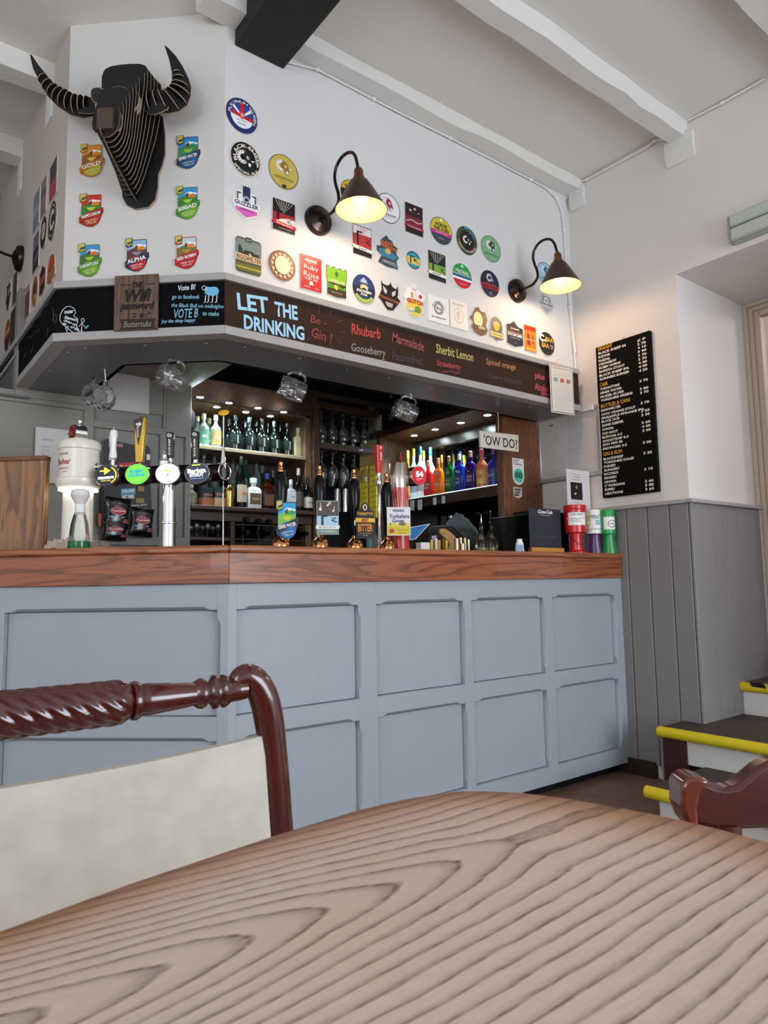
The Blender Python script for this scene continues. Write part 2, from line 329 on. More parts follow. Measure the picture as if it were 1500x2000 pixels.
# ---------------- steps into the recess
st=root('staircase',Vector((2.9,1.6,0)),'three dark steps with white risers and yellow nosings into the recess','steps')
def step(x0,x1,y0,y1,z,w,nose=None):
    P0=Vector((2.9,1.6,0))
    t=MB().box(x0,x1,y0,y1,z-.04,z,M=Matrix.Translation(-P0)).build('tread',TREAD,st,bevel=.004)
    MB().box(x0+.025,x0+.045,y0,y1-w,0 if z<.2 else z-.15,z-.04,M=Matrix.Translation(-P0)).build('riser',RISER,st,bevel=.002)
    MB().tube([(x0-2.9,y0-1.6,z-.021),(x0-2.9,y1-1.6+.006,z-.021)],.023,12).build('nosing',YEL,st)
step(2.50,3.11,.30,1.615,.147,.03); step(2.905,3.47,.30,1.80,.29,.10); step(3.47,3.86,.56,DY-.012,.44,.015)
MB().box(.02,.04,.09,.20,0,.262,M=Matrix.Translation((0,0,0))).build('stringer',P('#3b1d18',.4),st)
MB().box(.03,.21,.195,.215,.0,.262).build('side_board',GREYP,st)
MB().box(.572,.90,-1.0,.098,.0,.41).build('infill',RISER,st)
for k in range(3): q=[onx(x,y,3.4455)-Vector((2.9,1.6+.085*k,0)) for x,y in ((1463,1332),(1489,1335),(1497,1345),(1469,1341))]; MB().add([tuple(v) for v in q]+[(v.x+.01,v.y,v.z) for v in q],[(0,1,2,3),(7,6,5,4),(0,4,5,1),(1,5,6,2),(2,6,7,3),(3,7,4,0)]).build('hazard_stripe',BLACK,st)

l=bpy.data.lights.new('lobby_fill','POINT'); l.energy=22; l.color=(1,.82,.80); l.shadow_soft_size=.15  # unseen lamp added to brighten the enclosed room past the doorway
o=bpy.data.objects.new('lobby_fill',l); COL.objects.link(o); o.location=(5.0,.9,2.5)
# ---------------- bar counter
bar=root('bar_counter',Vector((.97,YB,0)),'grey-blue panelled bar counter with rounded timber top','bar counter')
BR=frame(Vector((0,0,0)),(1,0)); BCd=-CD
BL=frame(Vector((0,0,0)),(BCd.x,BCd.y))
def face(M,L0,L1,cols,rows,z0,z1,ref,left):
    """rails and stiles proud of recessed panels; local x along the face"""
    def bb(x0,x1,a,b,t0,t1,name,bev=.002):
        return MB(M).prism([(x0,a),(x1,a),(x1,b),(x0,b)],t0,t1).build(name,GREYB,bar,bevel=bev)
    bb(L0,L1,z0,z1,-.06,-.032,'backing',0)
    xs=[L0]+[v for c in cols for v in c]+[L1]; w=.045; dp=.010; cb=.014
    zz=[z0]+[v for r in rows for v in r]+[z1]
    for i in range(0,len(xs),2):
        pts=[(xs[i],z0),(xs[i+1],z0),(xs[i+1],z1),(xs[i],z1)]
        if i>0:
            for r0,r1 in rows[::-1]: pts+=[(xs[i],r1-w+.02),(xs[i]+dp,r1-w),(xs[i]+dp,r0+w),(xs[i],r0+w-.02)]
            for r0,r1 in rows:
                MB(M).add([(xs[i],r0+w-.02,-.0005),(xs[i],r1-w+.02,-.0005),(xs[i]+dp,r0+w,-.0005),(xs[i]+dp,r1-w,-.0005),(xs[i],r0+w-.02,-.026),(xs[i],r1-w+.02,-.026),(xs[i]+dp,r0+w,-.026),(xs[i]+dp,r1-w,-.026),(xs[i],r0+w,-cb),(xs[i],r1-w,-cb)],[(0,2,8),(1,9,3),(2,3,9,8),(8,9,5,4),(4,5,7,6),(2,6,7,3),(0,8,4),(1,5,9),(0,4,6,2),(1,3,7,5)]).build('chamfer',GREYB,bar)
        MB(M).prism(pts,-.03,0).build('stile',GREYB,bar,bevel=.0015)
    for c0,c1 in cols:
        for i in range(0,len(zz),2):
            a,b=zz[i],zz[i+1]; pts=[(c1+.001,b),(c0-.001,b),(c0-.001,a)]
            if i>0:
                pts+=[(c0+w-.02,a),(c0+w,a+dp),(c1-w,a+dp),(c1-w+.02,a)]
                x0,x1=c0+w-.02,c1-w+.02
                MB(M).add([(x0,a,-.0005),(x1,a,-.0005),(x0+.02,a+dp,-.0005),(x1-.02,a+dp,-.0005),(x0,a,-.026),(x1,a,-.026),(x0+.02,a+dp,-.026),(x1-.02,a+dp,-.026),(x0+.02,a,-cb),(x1-.02,a,-cb)],[(0,2,8),(1,9,3),(2,3,9,8),(8,9,5,4),(4,5,7,6),(2,6,7,3),(0,8,4),(1,5,9),(0,4,6,2),(1,3,7,5)]).build('chamfer',GREYB,bar)
            pts+=[(c1+.001,a)]
            MB(M).prism(pts,-.03,-.0006).build('rail',GREYB,bar,bevel=.0015)
        for r0,r1 in rows: bb(c0+.002,c1-.002,r0+.002,r1-.002,-.034,-.021,'panel',.001)
rows=[(.126,.458),(.533,.868)]
face(BR,0,X0-.97-.012,[(.029,.507),(.589,1.03),(1.079,1.53),(1.591,2.068)],rows,.05,.952,None,0)
face(BL,-.80,0,[(-.755,-.037)],rows,.05,.952,None,1)
# third face, turning away at far left
M3=frame(CD*.80,(0,-1)); face(M3,-.74,0,[(-.69,-.05)],rows,.05,.952,None,1)
MB().box(0,2.13,.06,.10,0,.05).build('kickboard',BLACK,bar)
Mk=BL.copy(); MB(Mk).prism([(-.8,0),(0,0),(0,.05),(-.8,.05)],-.09,-.06).build('kickboard',BLACK,bar)
# timber top and fascia
top=root('worktop',Vector((.97,YB,0)),'oak bar top with deep brown fascia boards','bar top')
def outline(f,b,xr):
    nn=Vector((CD.y,-CD.x,0)); C=Vector((0,0,0))
    def off(o):   # corner points offset outwards by o
        t=math.tan((PI-CH)/2)*1.0
        a=Vector((-o*0,0,0))+Vector((0,-o,0)); 
        # intersections
        def inter(p,d,q,e):
            den=d.x*e.y-d.y*e.x; s=((q.x-p.x)*e.y-(q.y-p.y)*e.x)/den; return p+d*s
        p1=inter(Vector((1,-o,0)),Vector((-1,0,0)),-nn*o,CD); L=CD*.8
        p2=inter(-nn*o,CD,L+Vector((-o,0,0)),Vector((0,1,0))); return p1,p2
    p1,p2=off(f); q1,q2=off(-b)
    return [Vector((xr,-f,0)),p1,p2,Vector((p2.x,1.28,0))],[Vector((xr,b,0)),q1,q2,Vector((q2.x,1.28,0))]
F1,B1=outline(.022,.55,X0-.97-.016); F2,_=outline(.014,.0,X0-.97-.022); _,B2=outline(0,.03,X0-.97-.022)
for i in range(3):
    MB().prism([(v.x,v.y) for v in (F1[i],F1[i+1],B1[i+1],B1[i])],ZT-.024,ZT).build('top_board',wood('#a8653a','#7d4222',(.8,10,14),.35,2,.25,.5,[0,-CH,PI/2][i]),top,bevel=.007)
    MB().prism([(v.x,v.y) for v in (F2[i],F2[i+1],B2[i+1],B2[i])],.952,ZT-.024).build('fascia',wood('#9a5530','#6b371c',(.8,9,12),.35,2,.3,.4,[0,-CH,PI/2][i]),top,bevel=.002)
# back of counter (staff side)
MB().box(.30,2.1,.10,.50,.05,1.04).build('carcass',DARKW,bar)
# ---------------- dining table
tp=[onz(x,y,.73) for x,y in ((0,1816),(120,1772),(250,1725),(400,1675),(530,1632),(620,1604),(700,1580),(780,1561),(860,1548),(905,1543),(950,1543),(1020,1546),(1100,1556),(1200,1573),(1300,1592),(1400,1615),(1500,1642))]
c=Vector((0,.52,0)); cx,cy=-.2,.02
pts=[(-.05,.50),(-.4,.45),(-.78,.36),(-.92,.2),(-.95,0),(-.9,-.25),(-.7,-.42),(-.3,-.48),(.1,-.48),(.4,-.40),(.56,-.22),(.615,.05),(.622,.18)]
outl=[(p.x,p.y) for p in tp]; allp=outl[::-1]                      # right ... left
loop=pts[-2:][::-1]
poly=allp+[(q[0],q[1]) for q in pts]
TO=Vector((-.1,.05,0))
tab=root('dining_table',TO,'limed oak dining table with rounded corners in the foreground','table')
poly=[(x-TO.x,y-TO.y) for x,y in poly]
def table_mat():
    m=bpy.data.materials.new('limed_oak'); m.use_nodes=True; nt=m.node_tree; b=nt.nodes['Principled BSDF']; L=nt.links.new; N=nt.nodes.new
    tc=N('ShaderNodeTexCoord'); mp=N('ShaderNodeMapping'); mp.vector_type='POINT'
    L(tc.outputs['Object'],mp.inputs[0])
    def math_(op,a,b_=None,c_=None):
        n=N('ShaderNodeMath'); n.operation=op
        for i,v in enumerate((a,b_,c_)):
            if v is None: continue
            if isinstance(v,(int,float)): n.inputs[i].default_value=v
            else: L(v,n.inputs[i])
        return n.outputs[0]
    mp.inputs['Rotation'].default_value=(0,0,math.radians(-1)); mp.inputs['Location'].default_value=(0,0,0)
    sx=N('ShaderNodeSeparateXYZ'); L(mp.outputs[0],sx.inputs[0]); x,y=sx.outputs[0],sx.outputs[1]
    nz=N('ShaderNodeTexNoise'); nz.inputs['Scale'].default_value=1; nz.inputs['Detail'].default_value=2
    m2=N('ShaderNodeMapping'); m2.inputs['Scale'].default_value=(3.2,9,1); L(mp.outputs[0],m2.inputs[0]); L(m2.outputs[0],nz.inputs[0])
    # cathedral figure: hyperbola-like rings about a long axis
    yy=math_('SUBTRACT',y,TY); ax=math_('SUBTRACT',x,TX)
    y2=math_('MULTIPLY',yy,yy); r=math_('SQRT',math_('ADD',y2,0.0004))
    ax=math_('MINIMUM',ax,.14); wy=math_('DIVIDE',1,math_('ADD',1,math_('MULTIPLY',y2,190)))
    r=math_('ADD',r,math_('MULTIPLY',math_('MULTIPLY',ax,.23),wy))
    r=math_('ADD',r,math_('MULTIPLY',math_('SUBTRACT',nz.outputs['Fac'],.5),.022))
    n3=N('ShaderNodeTexNoise'); m3=N('ShaderNodeMapping'); m3.inputs['Scale'].default_value=(18,60,1); L(mp.outputs[0],m3.inputs[0]); L(m3.outputs[0],n3.inputs[0]); n3.inputs['Scale'].default_value=1.5; n3.inputs['Detail'].default_value=3
    r=math_('ADD',r,math_('MULTIPLY',math_('SUBTRACT',n3.outputs['Fac'],.5),.004))
    fr=math_('FRACT',math_('MULTIPLY',r,72))
    rp=N('ShaderNodeValToRGB'); L(fr,rp.inputs[0]); e=rp.color_ramp.elements
    e[0].position=0; e[0].color=(0,0,0,1); e[1].position=.55; e[1].color=(.08,.08,.08,1)
    q=e.new(.82); q.color=(.55,.55,.55,1); q=e.new(.9); q.color=(1,1,1,1); q=e.new(1.0); q.color=(0,0,0,1)
    # pores
    n4=N('ShaderNodeTexNoise'); m4=N('ShaderNodeMapping'); m4.inputs['Scale'].default_value=(60,420,1); L(mp.outputs[0],m4.inputs[0]); L(m4.outputs[0],n4.inputs[0]); n4.inputs['Scale'].default_value=1; n4.inputs['Detail'].default_value=2
    pr=N('ShaderNodeValToRGB'); L(n4.outputs['Fac'],pr.inputs[0]); pr.color_ramp.elements[0].position=.40; pr.color_ramp.elements[1].position=.62
    line=math_('MULTIPLY',rp.outputs[0],math_('ADD',math_('MULTIPLY',pr.outputs[0],.55),.45))
    line=math_('ADD',line,math_('MULTIPLY',math_('SUBTRACT',1,pr.outputs[0]),.10))
    # worn, warmer margin where the varnish is left
    at=N('ShaderNodeAttribute'); at.attribute_name='margin'
    mg=math_('ADD',at.outputs['Fac'],math_('MULTIPLY',math_('SUBTRACT',nz.outputs['Fac'],.5),.5)); mg=math_('MINIMUM',math_('MAXIMUM',mg,0),1)
    base=N('ShaderNodeMix'); base.data_type='RGBA'; base.inputs[6].default_value=lin('#d0bbac'); base.inputs[7].default_value=lin('#a8754f'); L(mg,base.inputs[0])
    dk=N('ShaderNodeMix'); dk.data_type='RGBA'; L(line,dk.inputs[0]); L(base.outputs[2],dk.inputs[6]); dk.inputs[7].default_value=lin('#4c342a')
    L(dk.outputs[2],b.inputs['Base Color']); b.inputs['Roughness'].default_value=.42; b.inputs['Specular IOR Level'].default_value=.5
    bu=N('ShaderNodeBump'); bu.inputs['Strength'].default_value=.12; bu.inputs['Distance'].default_value=.001; bu.invert=True; L(line,bu.inputs['Height']); L(bu.outputs[0],b.inputs['Normal'])
    return m
kn=onz(740,1740,.73)-TO; ca,sa=math.cos(math.radians(-1)),math.sin(math.radians(-1))
TX=kn.x*ca-kn.y*sa; TY=kn.x*sa+kn.y*ca
TM=table_mat()
bm=bmesh.new(); lay=bm.verts.layers.float.new('margin'); pcx=sum(p[0] for p in poly)/len(poly); pcy=sum(p[1] for p in poly)/len(poly); L_=[]
for sc,z,mg in ((.985,.700,1),(1,.706,1),(1,.722,1),(.997,.728,1),(.990,.73,1),(.93,.73,.75),(.85,.73,.25),(.74,.73,0)):
    q=[]
    for x,y in poly:
        v=bm.verts.new((pcx+(x-pcx)*sc,pcy+(y-pcy)*sc,z)); v[lay]=mg; q.append(v)
    L_.append(q)
for A,B in zip(L_,L_[1:]):
    for i in range(len(poly)): j=(i+1)%len(poly); bm.faces.new((A[i],A[j],B[j],B[i])).smooth=True
bm.faces.new(L_[-1]); bm.faces.new(L_[0][::-1])
bmesh.ops.recalc_face_normals(bm,faces=bm.faces)
me=bpy.data.meshes.new('table_top'); bm.to_mesh(me); bm.free(); me.materials.append(TM)
o=bpy.data.objects.new('table_top',me); COL.objects.link(o); o.parent=tab
MB().prism([(x*.9,y*.9) for x,y in poly],.66,.702).build('apron',MAHOG,tab)
MB().lathe([(.05,.12),(.055,.2),(.035,.26),(.05,.35),(.04,.55),(.07,.64),(.07,.66)],20).build('pedestal',MAHOG,tab)
for k in range(4):
    a=k*PI/2+.7; MB().tube([(.03*math.cos(a),.03*math.sin(a),.2),(.2*math.cos(a),.2*math.sin(a),.13),(.38*math.cos(a),.38*math.sin(a),.022)],[.035,.028,.02]).build('foot',MAHOG,tab)
# ---------------- left chair: turned rope-twist top rail, curved posts, felted pad
p0=onz(460,1350,.81); p1=onz(-25,1403,.81); dd=(p0-p1).normalized()
CP=Plane(p0,dd); hx=lambda x,y:CP.loc(x,y)
ch=root('dining_chair',CP.M@Matrix.Translation((-.22,-p0.z,0)),'mahogany chair with rope-twist top rail and pale felt back beside the table','chair')
SH=Matrix.Translation((.22,p0.z,0))
def L2(x,y,dz=0): a=hx(x,y); return Vector((a[0]+.22,a[1]+p0.z,dz))
# local: x right, y up, z towards the lens
sx=(CP.scale(300,1370)[1])
axis0=L2(478,1345); 
def railprof():
    pr=[]; 
    pxs=[(478,24),(462,26),(440,28),(432,35),(425,37),(419,30),(414,29),(410,37),(404,38),(398,28),(390,22),(386,22),(384,31),(376,34),(368,32),(360,25),(345,27),(300,31),(262,34),(252,33),(247,31),(245,38),(238,41),(231,40),(228,32)]
    return [(p,r*sx*.93) for p,r in pxs]
rp=railprof(); ra=L2(478,1345); rb=L2(-25,1400); ax=(rb-ra); 
def railpt(px): t=(478-px)/(503); return ra+ax*t
Mr=Matrix.Translation(ra)@Matrix((ax.normalized().orthogonal().normalized(),ax.normalized().cross(ax.normalized().orthogonal().normalized()),ax.normalized())).transposed().to_4x4()
pr=[(r,(railpt(p)-ra).length) for p,r in rp]
LEN=.54
mir=lambda p:[(r,LEN+.0-z) for r,z in p[::-1]]
MB(Mr).lathe(pr,28).build('turned_rail_end',MAHOG,ch); MB(Mr).lathe(mir(pr),28).build('turned_rail_end',MAHOG,ch)
z0=pr[-1][1]; tw=MB(Mr); K=60; n=96; vs=[]; fs=[]; R=.0262
for i in range(K+1):
    z=z0+(LEN-2*z0)*i/K; e=min(1,min(i,K-i)/3)
    for j in range(n):
        a=2*PI*j/n; c_=abs(math.sin((a-z*34)*5/1))      # ten cords
        r=R*(.74+.10*e+.16*e*c_**.6); vs.append((r*math.cos(a),r*math.sin(a),z))
for i in range(K):
    for j in range(n): fs.append((i*n+j,i*n+(j+1)%n,(i+1)*n+(j+1)%n,(i+1)*n+j))
fs+=[tuple(range(n))[::-1],tuple(range(K*n,K*n+n))]
tw.add(vs,fs).build('twisted_rail',MAHOG,ch,sharp=70)
# posts
pc=[(463,1352,17),(468,1330,24),(482,1322,28),(500,1332,31),(517,1362,33),(528,1410,33),(536,1470,31),(543,1540,30),(548,1610,30),(557,1700,28),(558,1800,27)]
def post(mx=None):
    pts=[L2(x,y,-.002-.0003*i) for i,(x,y,r) in enumerate(pc)]; 
    pts+= [Vector((pts[-1].x+.01,.25,-.03)),Vector((pts[-1].x+.02,.0,-.09))]; rad=[r*sx*1.0 for x,y,r in pc]+[.018,.014]
    # smooth path
    P2=[];R2_=[]
    for i in range(len(pts)-1):
        a=pts[max(i-1,0)];b=pts[i];c=pts[i+1];d=pts[min(i+2,len(pts)-1)]
        for k in range(4):
            t=k/4; P2.append(.5*((2*b)+(-a+c)*t+(2*a-5*b+4*c-d)*t*t+(-a+3*b-3*c+d)*t**3)); R2_.append(rad[i]*(1-t)+rad[i+1]*t)
    P2.append(pts[-1]);R2_.append(rad[-1])
    if mx is not None: P2=[Vector((2*mx-p.x,p.y,p.z)) for p in P2]
    return MB().tube(P2,R2_,16).build('back_post',MAHOG,ch)
post(); midx=(Mr@Vector((0,0,LEN/2))).x; post(midx)
a=L2(498,1438); b=L2(528,1700); tl=L2(0,1545); w=a.x-midx
pad=MB(); n=14; vs=[]; yt=a.y; yb=.47
for k,(dz,sgn) in enumerate(((.010,1),(-.012,-1))):
    for i in range(n+1):
        t=i/n*2-1; x=midx+t*w; dip=(1-t*t)*.018; bow=-(1-t*t)*.02
        x=midx+t*(w+.010); xr=midx+t*(w+.032)
        for j in range(5):
            s=j/4; y=(yt-dip)*(1-s)+yb*s; vs.append((x*(1-s)+xr*s,y,bow+dz*(1 if 0<i<n and 0<j<4 else .55)))
m_=(n+1)*5; fs=[]
for k in range(2):
    for i in range(n):
        for j in range(4):
            q=k*m_+i*5+j; fs.append((q,q+5,q+6,q+1) if k==0 else (q,q+1,q+6,q+5))
bd=[i*5 for i in range(n+1)]+[n*5+j for j in range(1,5)]+[i*5+4 for i in range(n-1,-1,-1)]+[j for j in range(3,0,-1)]
for i in range(len(bd)): q,r_=bd[i],bd[(i+1)%len(bd)]; fs.append((q,r_,r_+m_,q+m_))
pad.add(vs,fs).build('back_pad',FELT,ch,bevel=0,sharp=60)
pad=MB().box(midx-w-.03,midx+w+.03,.40,.455,-.02,.36).build('seat',FELT,ch,bevel=.015)
for s in (-1,1): MB().tube([(midx+s*(w-.0),.40,.33),(midx+s*(w+.0),.22,.34),(midx+s*(w-.01),0,.35)],[.02,.017,.013],12).build('leg',MAHOG,ch)
# ---------------- right chair: carved crest rail with rounded scroll end
q0=Vector((onx(1330,1540,10)-CAM).normalized()); dep=.80
base=CAM+ray(1400,1560)*(dep/F)
RCd=Vector((.42,-.9,0)).normalized()
RP=Plane(base,RT); 
rc=root('captain_chair',RP.M@Matrix.Translation((0,-base.z,0)),'polished mahogany chair crest rail beyond the right table edge','chair')
def L3(x,y): a=RP.loc(x,y); return (a[0],a[1]+base.z)
crest=[L3(*p) for p in ((1345,1530),(1362,1524),(1378,1526),(1392,1532),(1412,1537),(1435,1533),(1455,1516),(1478,1496),(1505,1482),(1545,1476),(1600,1478),(1680,1500),(1680,1620),(1560,1618),(1500,1616),(1440,1619),(1400,1618),(1360,1612),(1345,1600),(1338,1570),(1340,1545))]
MB().prism(crest,-.022,.006).build('crest_rail',MAHOG,rc,bevel=.006)
e=[L3(*p) for p in ((1322,1530),(1330,1517),(1345,1511),(1362,1514),(1378,1519),(1370,1530),(1358,1548),(1353,1575),(1356,1605),(1362,1625),(1348,1620),(1333,1600),(1322,1570))]
MB().prism(e,-.026,.014).build('scroll_end',P('#63250f',.2,coat=.8,bump=(20,.05,.3)),rc,bevel=.007)
MB().box(L3(1440,0)[0],L3(1680,0)[0],.45,L3(0,1619)[1]-.004,-.02,.0).build('back_pad',FELT,rc,bevel=.005)
MB().tube([L3(1420,1610)+(-.01,),(L3(1425,1700)[0],.3,-.01),(L3(1425,1700)[0],0,-.03)],[.02,.018,.014],12).build('back_post',MAHOG,rc)
MB().tube([(L3(1660,0)[0],L3(0,1600)[1],-.01),(L3(1660,0)[0],.3,-.01),(L3(1660,0)[0],0,-.03)],[.02,.018,.014],12).build('back_post',MAHOG,rc)
MB().box(L3(1415,0)[0],L3(1665,0)[0],.40,.44,0,.28).build('seat',FELT,rc,bevel=.012)
for x in (1425,1655): MB().tube([(L3(x,0)[0],.4,.26),(L3(x,0)[0],0,.27)],[.018,.013],12).build('leg',MAHOG,rc)
# ---------------- pump clips on the walls
def DM(c,emit=0,rough=.45): return P(c,rough,0,emit)
PWR=Plane((0,YW,0),(1,0)); PWC=Plane(tuple(WA),(-CD.x,-CD.y)); PWL=Plane(tuple(WB),tuple((WB-WC).normalized())[:2]); PR=Plane((X0,0,0),(0,-1))
PH=Plane((0,YH+.004,0),(1,0)); PHC=Plane((1.02,YH,0),(-CD.x,-CD.y)); PHC=Plane(tuple(Vector((1.02,YH,0))+Vector((CD.y,-CD.x,0))*.004),(-CD.x,-CD.y)); PHL=Plane((.5555,3,0),(0,-1))
def arcp(cx,cy,r0,r1,a0,a1,n=24):
    a0,a1=math.radians(a0),math.radians(a1)
    o=[(cx+r1*math.cos(a0+(a1-a0)*i/n),cy+r1*math.sin(a0+(a1-a0)*i/n)) for i in range(n+1)]
    return o+[(cx+r0*math.cos(a1-(a1-a0)*i/n),cy+r0*math.sin(a1-(a1-a0)*i/n)) for i in range(n+1)]
def clipband(pts,y0,y1):
    def cut(pts,f,inside):
        o=[]
        for i in range(len(pts)):
            a,b=pts[i],pts[(i+1)%len(pts)]; fa,fb=f(a),f(b)
            if fa>=0: o.append(a)
            if (fa>=0)!=(fb>=0): t=fa/(fa-fb); o.append((a[0]+(b[0]-a[0])*t,a[1]+(b[1]-a[1])*t))
        return o
    p=cut(pts,lambda q:q[1]-y0,1); return cut(p,lambda q:y1-q[1],1) if len(p)>2 else []
def ram(cx,cy,s,horn,head,ink):
    L=[('p',arcp(cx-.25*s,cy+.1*s,.26*s,.58*s,20,325),horn,'horn')]
    for a in range(50,320,27): L.append(('p',arcp(cx-.25*s,cy+.1*s,.44*s,.58*s,a,a+6,3),ink,'horn_groove'))
    L+=[('p',[(cx+x*s,cy+y*s) for x,y in ((-.05,.62),(.35,.45),(.5,.1),(.62,-.25),(.48,-.6),(.25,-.62),(.08,-.25),(-.2,-.1),(-.28,.2))],head,'head'),
        ('p',[(cx+x*s,cy+y*s) for x,y in ((.12,.28),(.34,.12),(.22,-.08),(.06,.05))],horn,'eye_patch'),('p',circ(cx+.2*s,cy+.1*s,.05*s,.08*s,10),ink,'eye'),
        ('p',[(cx+x*s,cy+y*s) for x,y in ((.28,-.3),(.5,-.38),(.46,-.6),(.28,-.62),(.2,-.45))],horn,'muzzle'),
        ('p',[(cx+x*s,cy+y*s) for x,y in ((.5,-.05),(.85,0),(.62,-.22))],horn,'ear')]
    return L
OUT={'round':circ(0,0,1,1,40),'rect':[(-1,-1),(1,-1),(1,1),(-1,1)],'rrect':rrect(-1,1,-1,1,.22),
 'shield':[(-.7,.55),(-.35,.62),(-.32,1),(.3,1),(.33,.62),(.7,.55),(.75,.05),(1,.05),(1,-.3),(.9,-.3),(.85,-.6),(0,-1),(-.85,-.6),(-.9,-.3),(-1,-.3),(-1,.05),(-.75,.05)],
 'castle':[(-1,.95),(-.7,.95),(-.7,.85),(-.4,.85),(-.4,.95),(-.1,.95),(-.1,.85),(.2,.85),(.2,.95),(.5,.95),(.5,.85),(.75,.85),(.75,.95),(1,.95),(1,.2),(.92,.15),(.92,-.9),(0,-1),(-.92,-.9),(-.92,.15),(-1,.2)],
 'wens':[(-.95,1),(-.4,1.02),(-.38,.9),(.72,.9),(.8,.82),(.8,.12),(.97,.12),(1,-.15),(.85,-.38),(.8,-.55),(.6,-.82),(.2,-.98),(-.2,-.98),(-.55,-.88),(-.78,-.8),(-.95,-.72),(-.98,-.4),(-.82,-.3),(-.82,.25),(-.78,.45),(-.95,.5),(-.98,.75)],
 'tag':[(-1,-1),(1,-1),(1,-.68),(1.1,-.6),(1,-.5),(1,1),(-1,1),(-1,-.42),(-1.08,-.5),(-1.05,-.6),(-1,-.62)],
 'crest':[(-.6,.6),(-.3,.85),(-.1,1),(.1,.8),(.4,.75),(.55,.5),(.9,.4),(.7,.05),(1,-.2),(.75,-.45),(.9,-.95),(-.1,-1),(-.9,-.85),(-.6,-.4),(-1,-.15),(-1,.15),(-.65,.2)],
 'horned':[(-.75,1),(-.62,.75),(-.3,.68),(0,.75),(.1,1),(.25,.7),(.62,.6),(.78,.9),(.8,.4),(.72,.05),(1,-.15),(.85,-.35),(.6,-.6),(.3,-.95),(-.2,-1),(-.5,-.75),(-.75,-.45),(-1,-.3),(-.85,0),(-.7,.3)],
 'cards':[(-.7,.62),(-.4,.72),(-.2,.7),(-.25,.9),(0,1),(.2,.9),(.2,.72),(.5,.62),(1,.4),(.75,-.1),(.8,-.5),(.45,-.9),(0,-1),(-.5,-.85),(-.8,-.5),(-.75,-.1),(-1,.05)],
 'pent':[(-1,-.85),(-.4,-.95),(0,-1),(1,-.75),(1,.55),(.5,.6),(.25,.72),(-.1,1),(-.5,.72),(-1,.62)],
 'flame':[(-.55,.55),(-.3,.9),(0,1),(.3,.75),(.75,.75),(1,.3),(.8,-.2),(1,-.45),(.8,-.8),(.2,-1),(-.5,-.85),(-.85,-.5),(-.6,-.2),(-1,.1),(-.7,.3)],
 'sun':circ(0,.12,.92,.82,28)[:22]+[(0,-1)] if 0 else [(-.3,.95),(0,1),(.3,.9),(.75,.6),(.85,.1),(.8,-.25),(1,-.3),(.98,-.8),(.3,-.9),(.25,-1),(-.25,-1),(-.3,-.9),(-.98,-.75),(-1,-.25),(-.8,-.2),(-.88,.2),(-.75,.6)]}
NP=[0]
def clip(pl,cx,cy,w,h,shape,base,layers,label,edge='#e9e6dc',grp=None,tilt=0,thick=.006,place=None,inset=.955):
    if place is None:
        c=pl.hit(cx,cy); s=pl.scale(cx,cy); W_,H_=w*s[0]/2,h*s[1]/2; M=pl.M.copy(); M.translation=c+pl.n*.0005
    else: M,W_,H_=place
    pts=OUT[shape] if isinstance(shape,str) else shape
    if tilt: M=M@Matrix.Rotation(math.radians(tilt),4,'Z')
    o=MB().prism([(x*W_,y*H_) for x,y in pts],0,thick,0,None,1).build('pump_clip',[DM(base),DM(edge)]); o.matrix_world=M
    tag(o,label,'pump clip',grp or 'pump clips on the walls'); z=thick+.0002
    for L in layers:
        k=L[0]
        if k=='b': # band of the outline between two heights
            q=clipband([(x*inset,y*inset) for x,y in pts],L[1],L[2]); c_=L[3]; nm='band'
            if len(q)>2: MB().prism([(x*W_,y*H_) for x,y in q],z-.0004,z).build(nm,DM(c_),o)
        elif k=='p': MB().prism([(x*W_,y*H_) for x,y in L[1]],z-.0004,z).build(L[3] if len(L)>3 else 'motif',DM(L[2]),o)
        elif k=='t': # string,cx,cy,w,h,col[,rot]
            text(L[1],L[2]*W_,L[3]*H_,L[4]*W_ if L[4] else None,L[5]*H_,DM(L[6]),o,z=z,rot=math.radians(L[7]) if len(L)>7 else 0,bold=L[8] if len(L)>8 else .012)
        elif k=='a': # string, radius, centre angle deg (0 = top, clockwise), height, arc length, col, inward
            text(L[1],0,0,L[5]*W_,L[4]*H_,DM(L[6]),o,z=z,bend=((L[2]*W_),math.radians(L[3]),L[7] if len(L)>7 else False),bold=.015)
        z+=.0003
    return o
def E(cx,cy,rx,ry=None,n=28): return circ(cx,cy,rx,ry,n)
OFFW='#efece4'
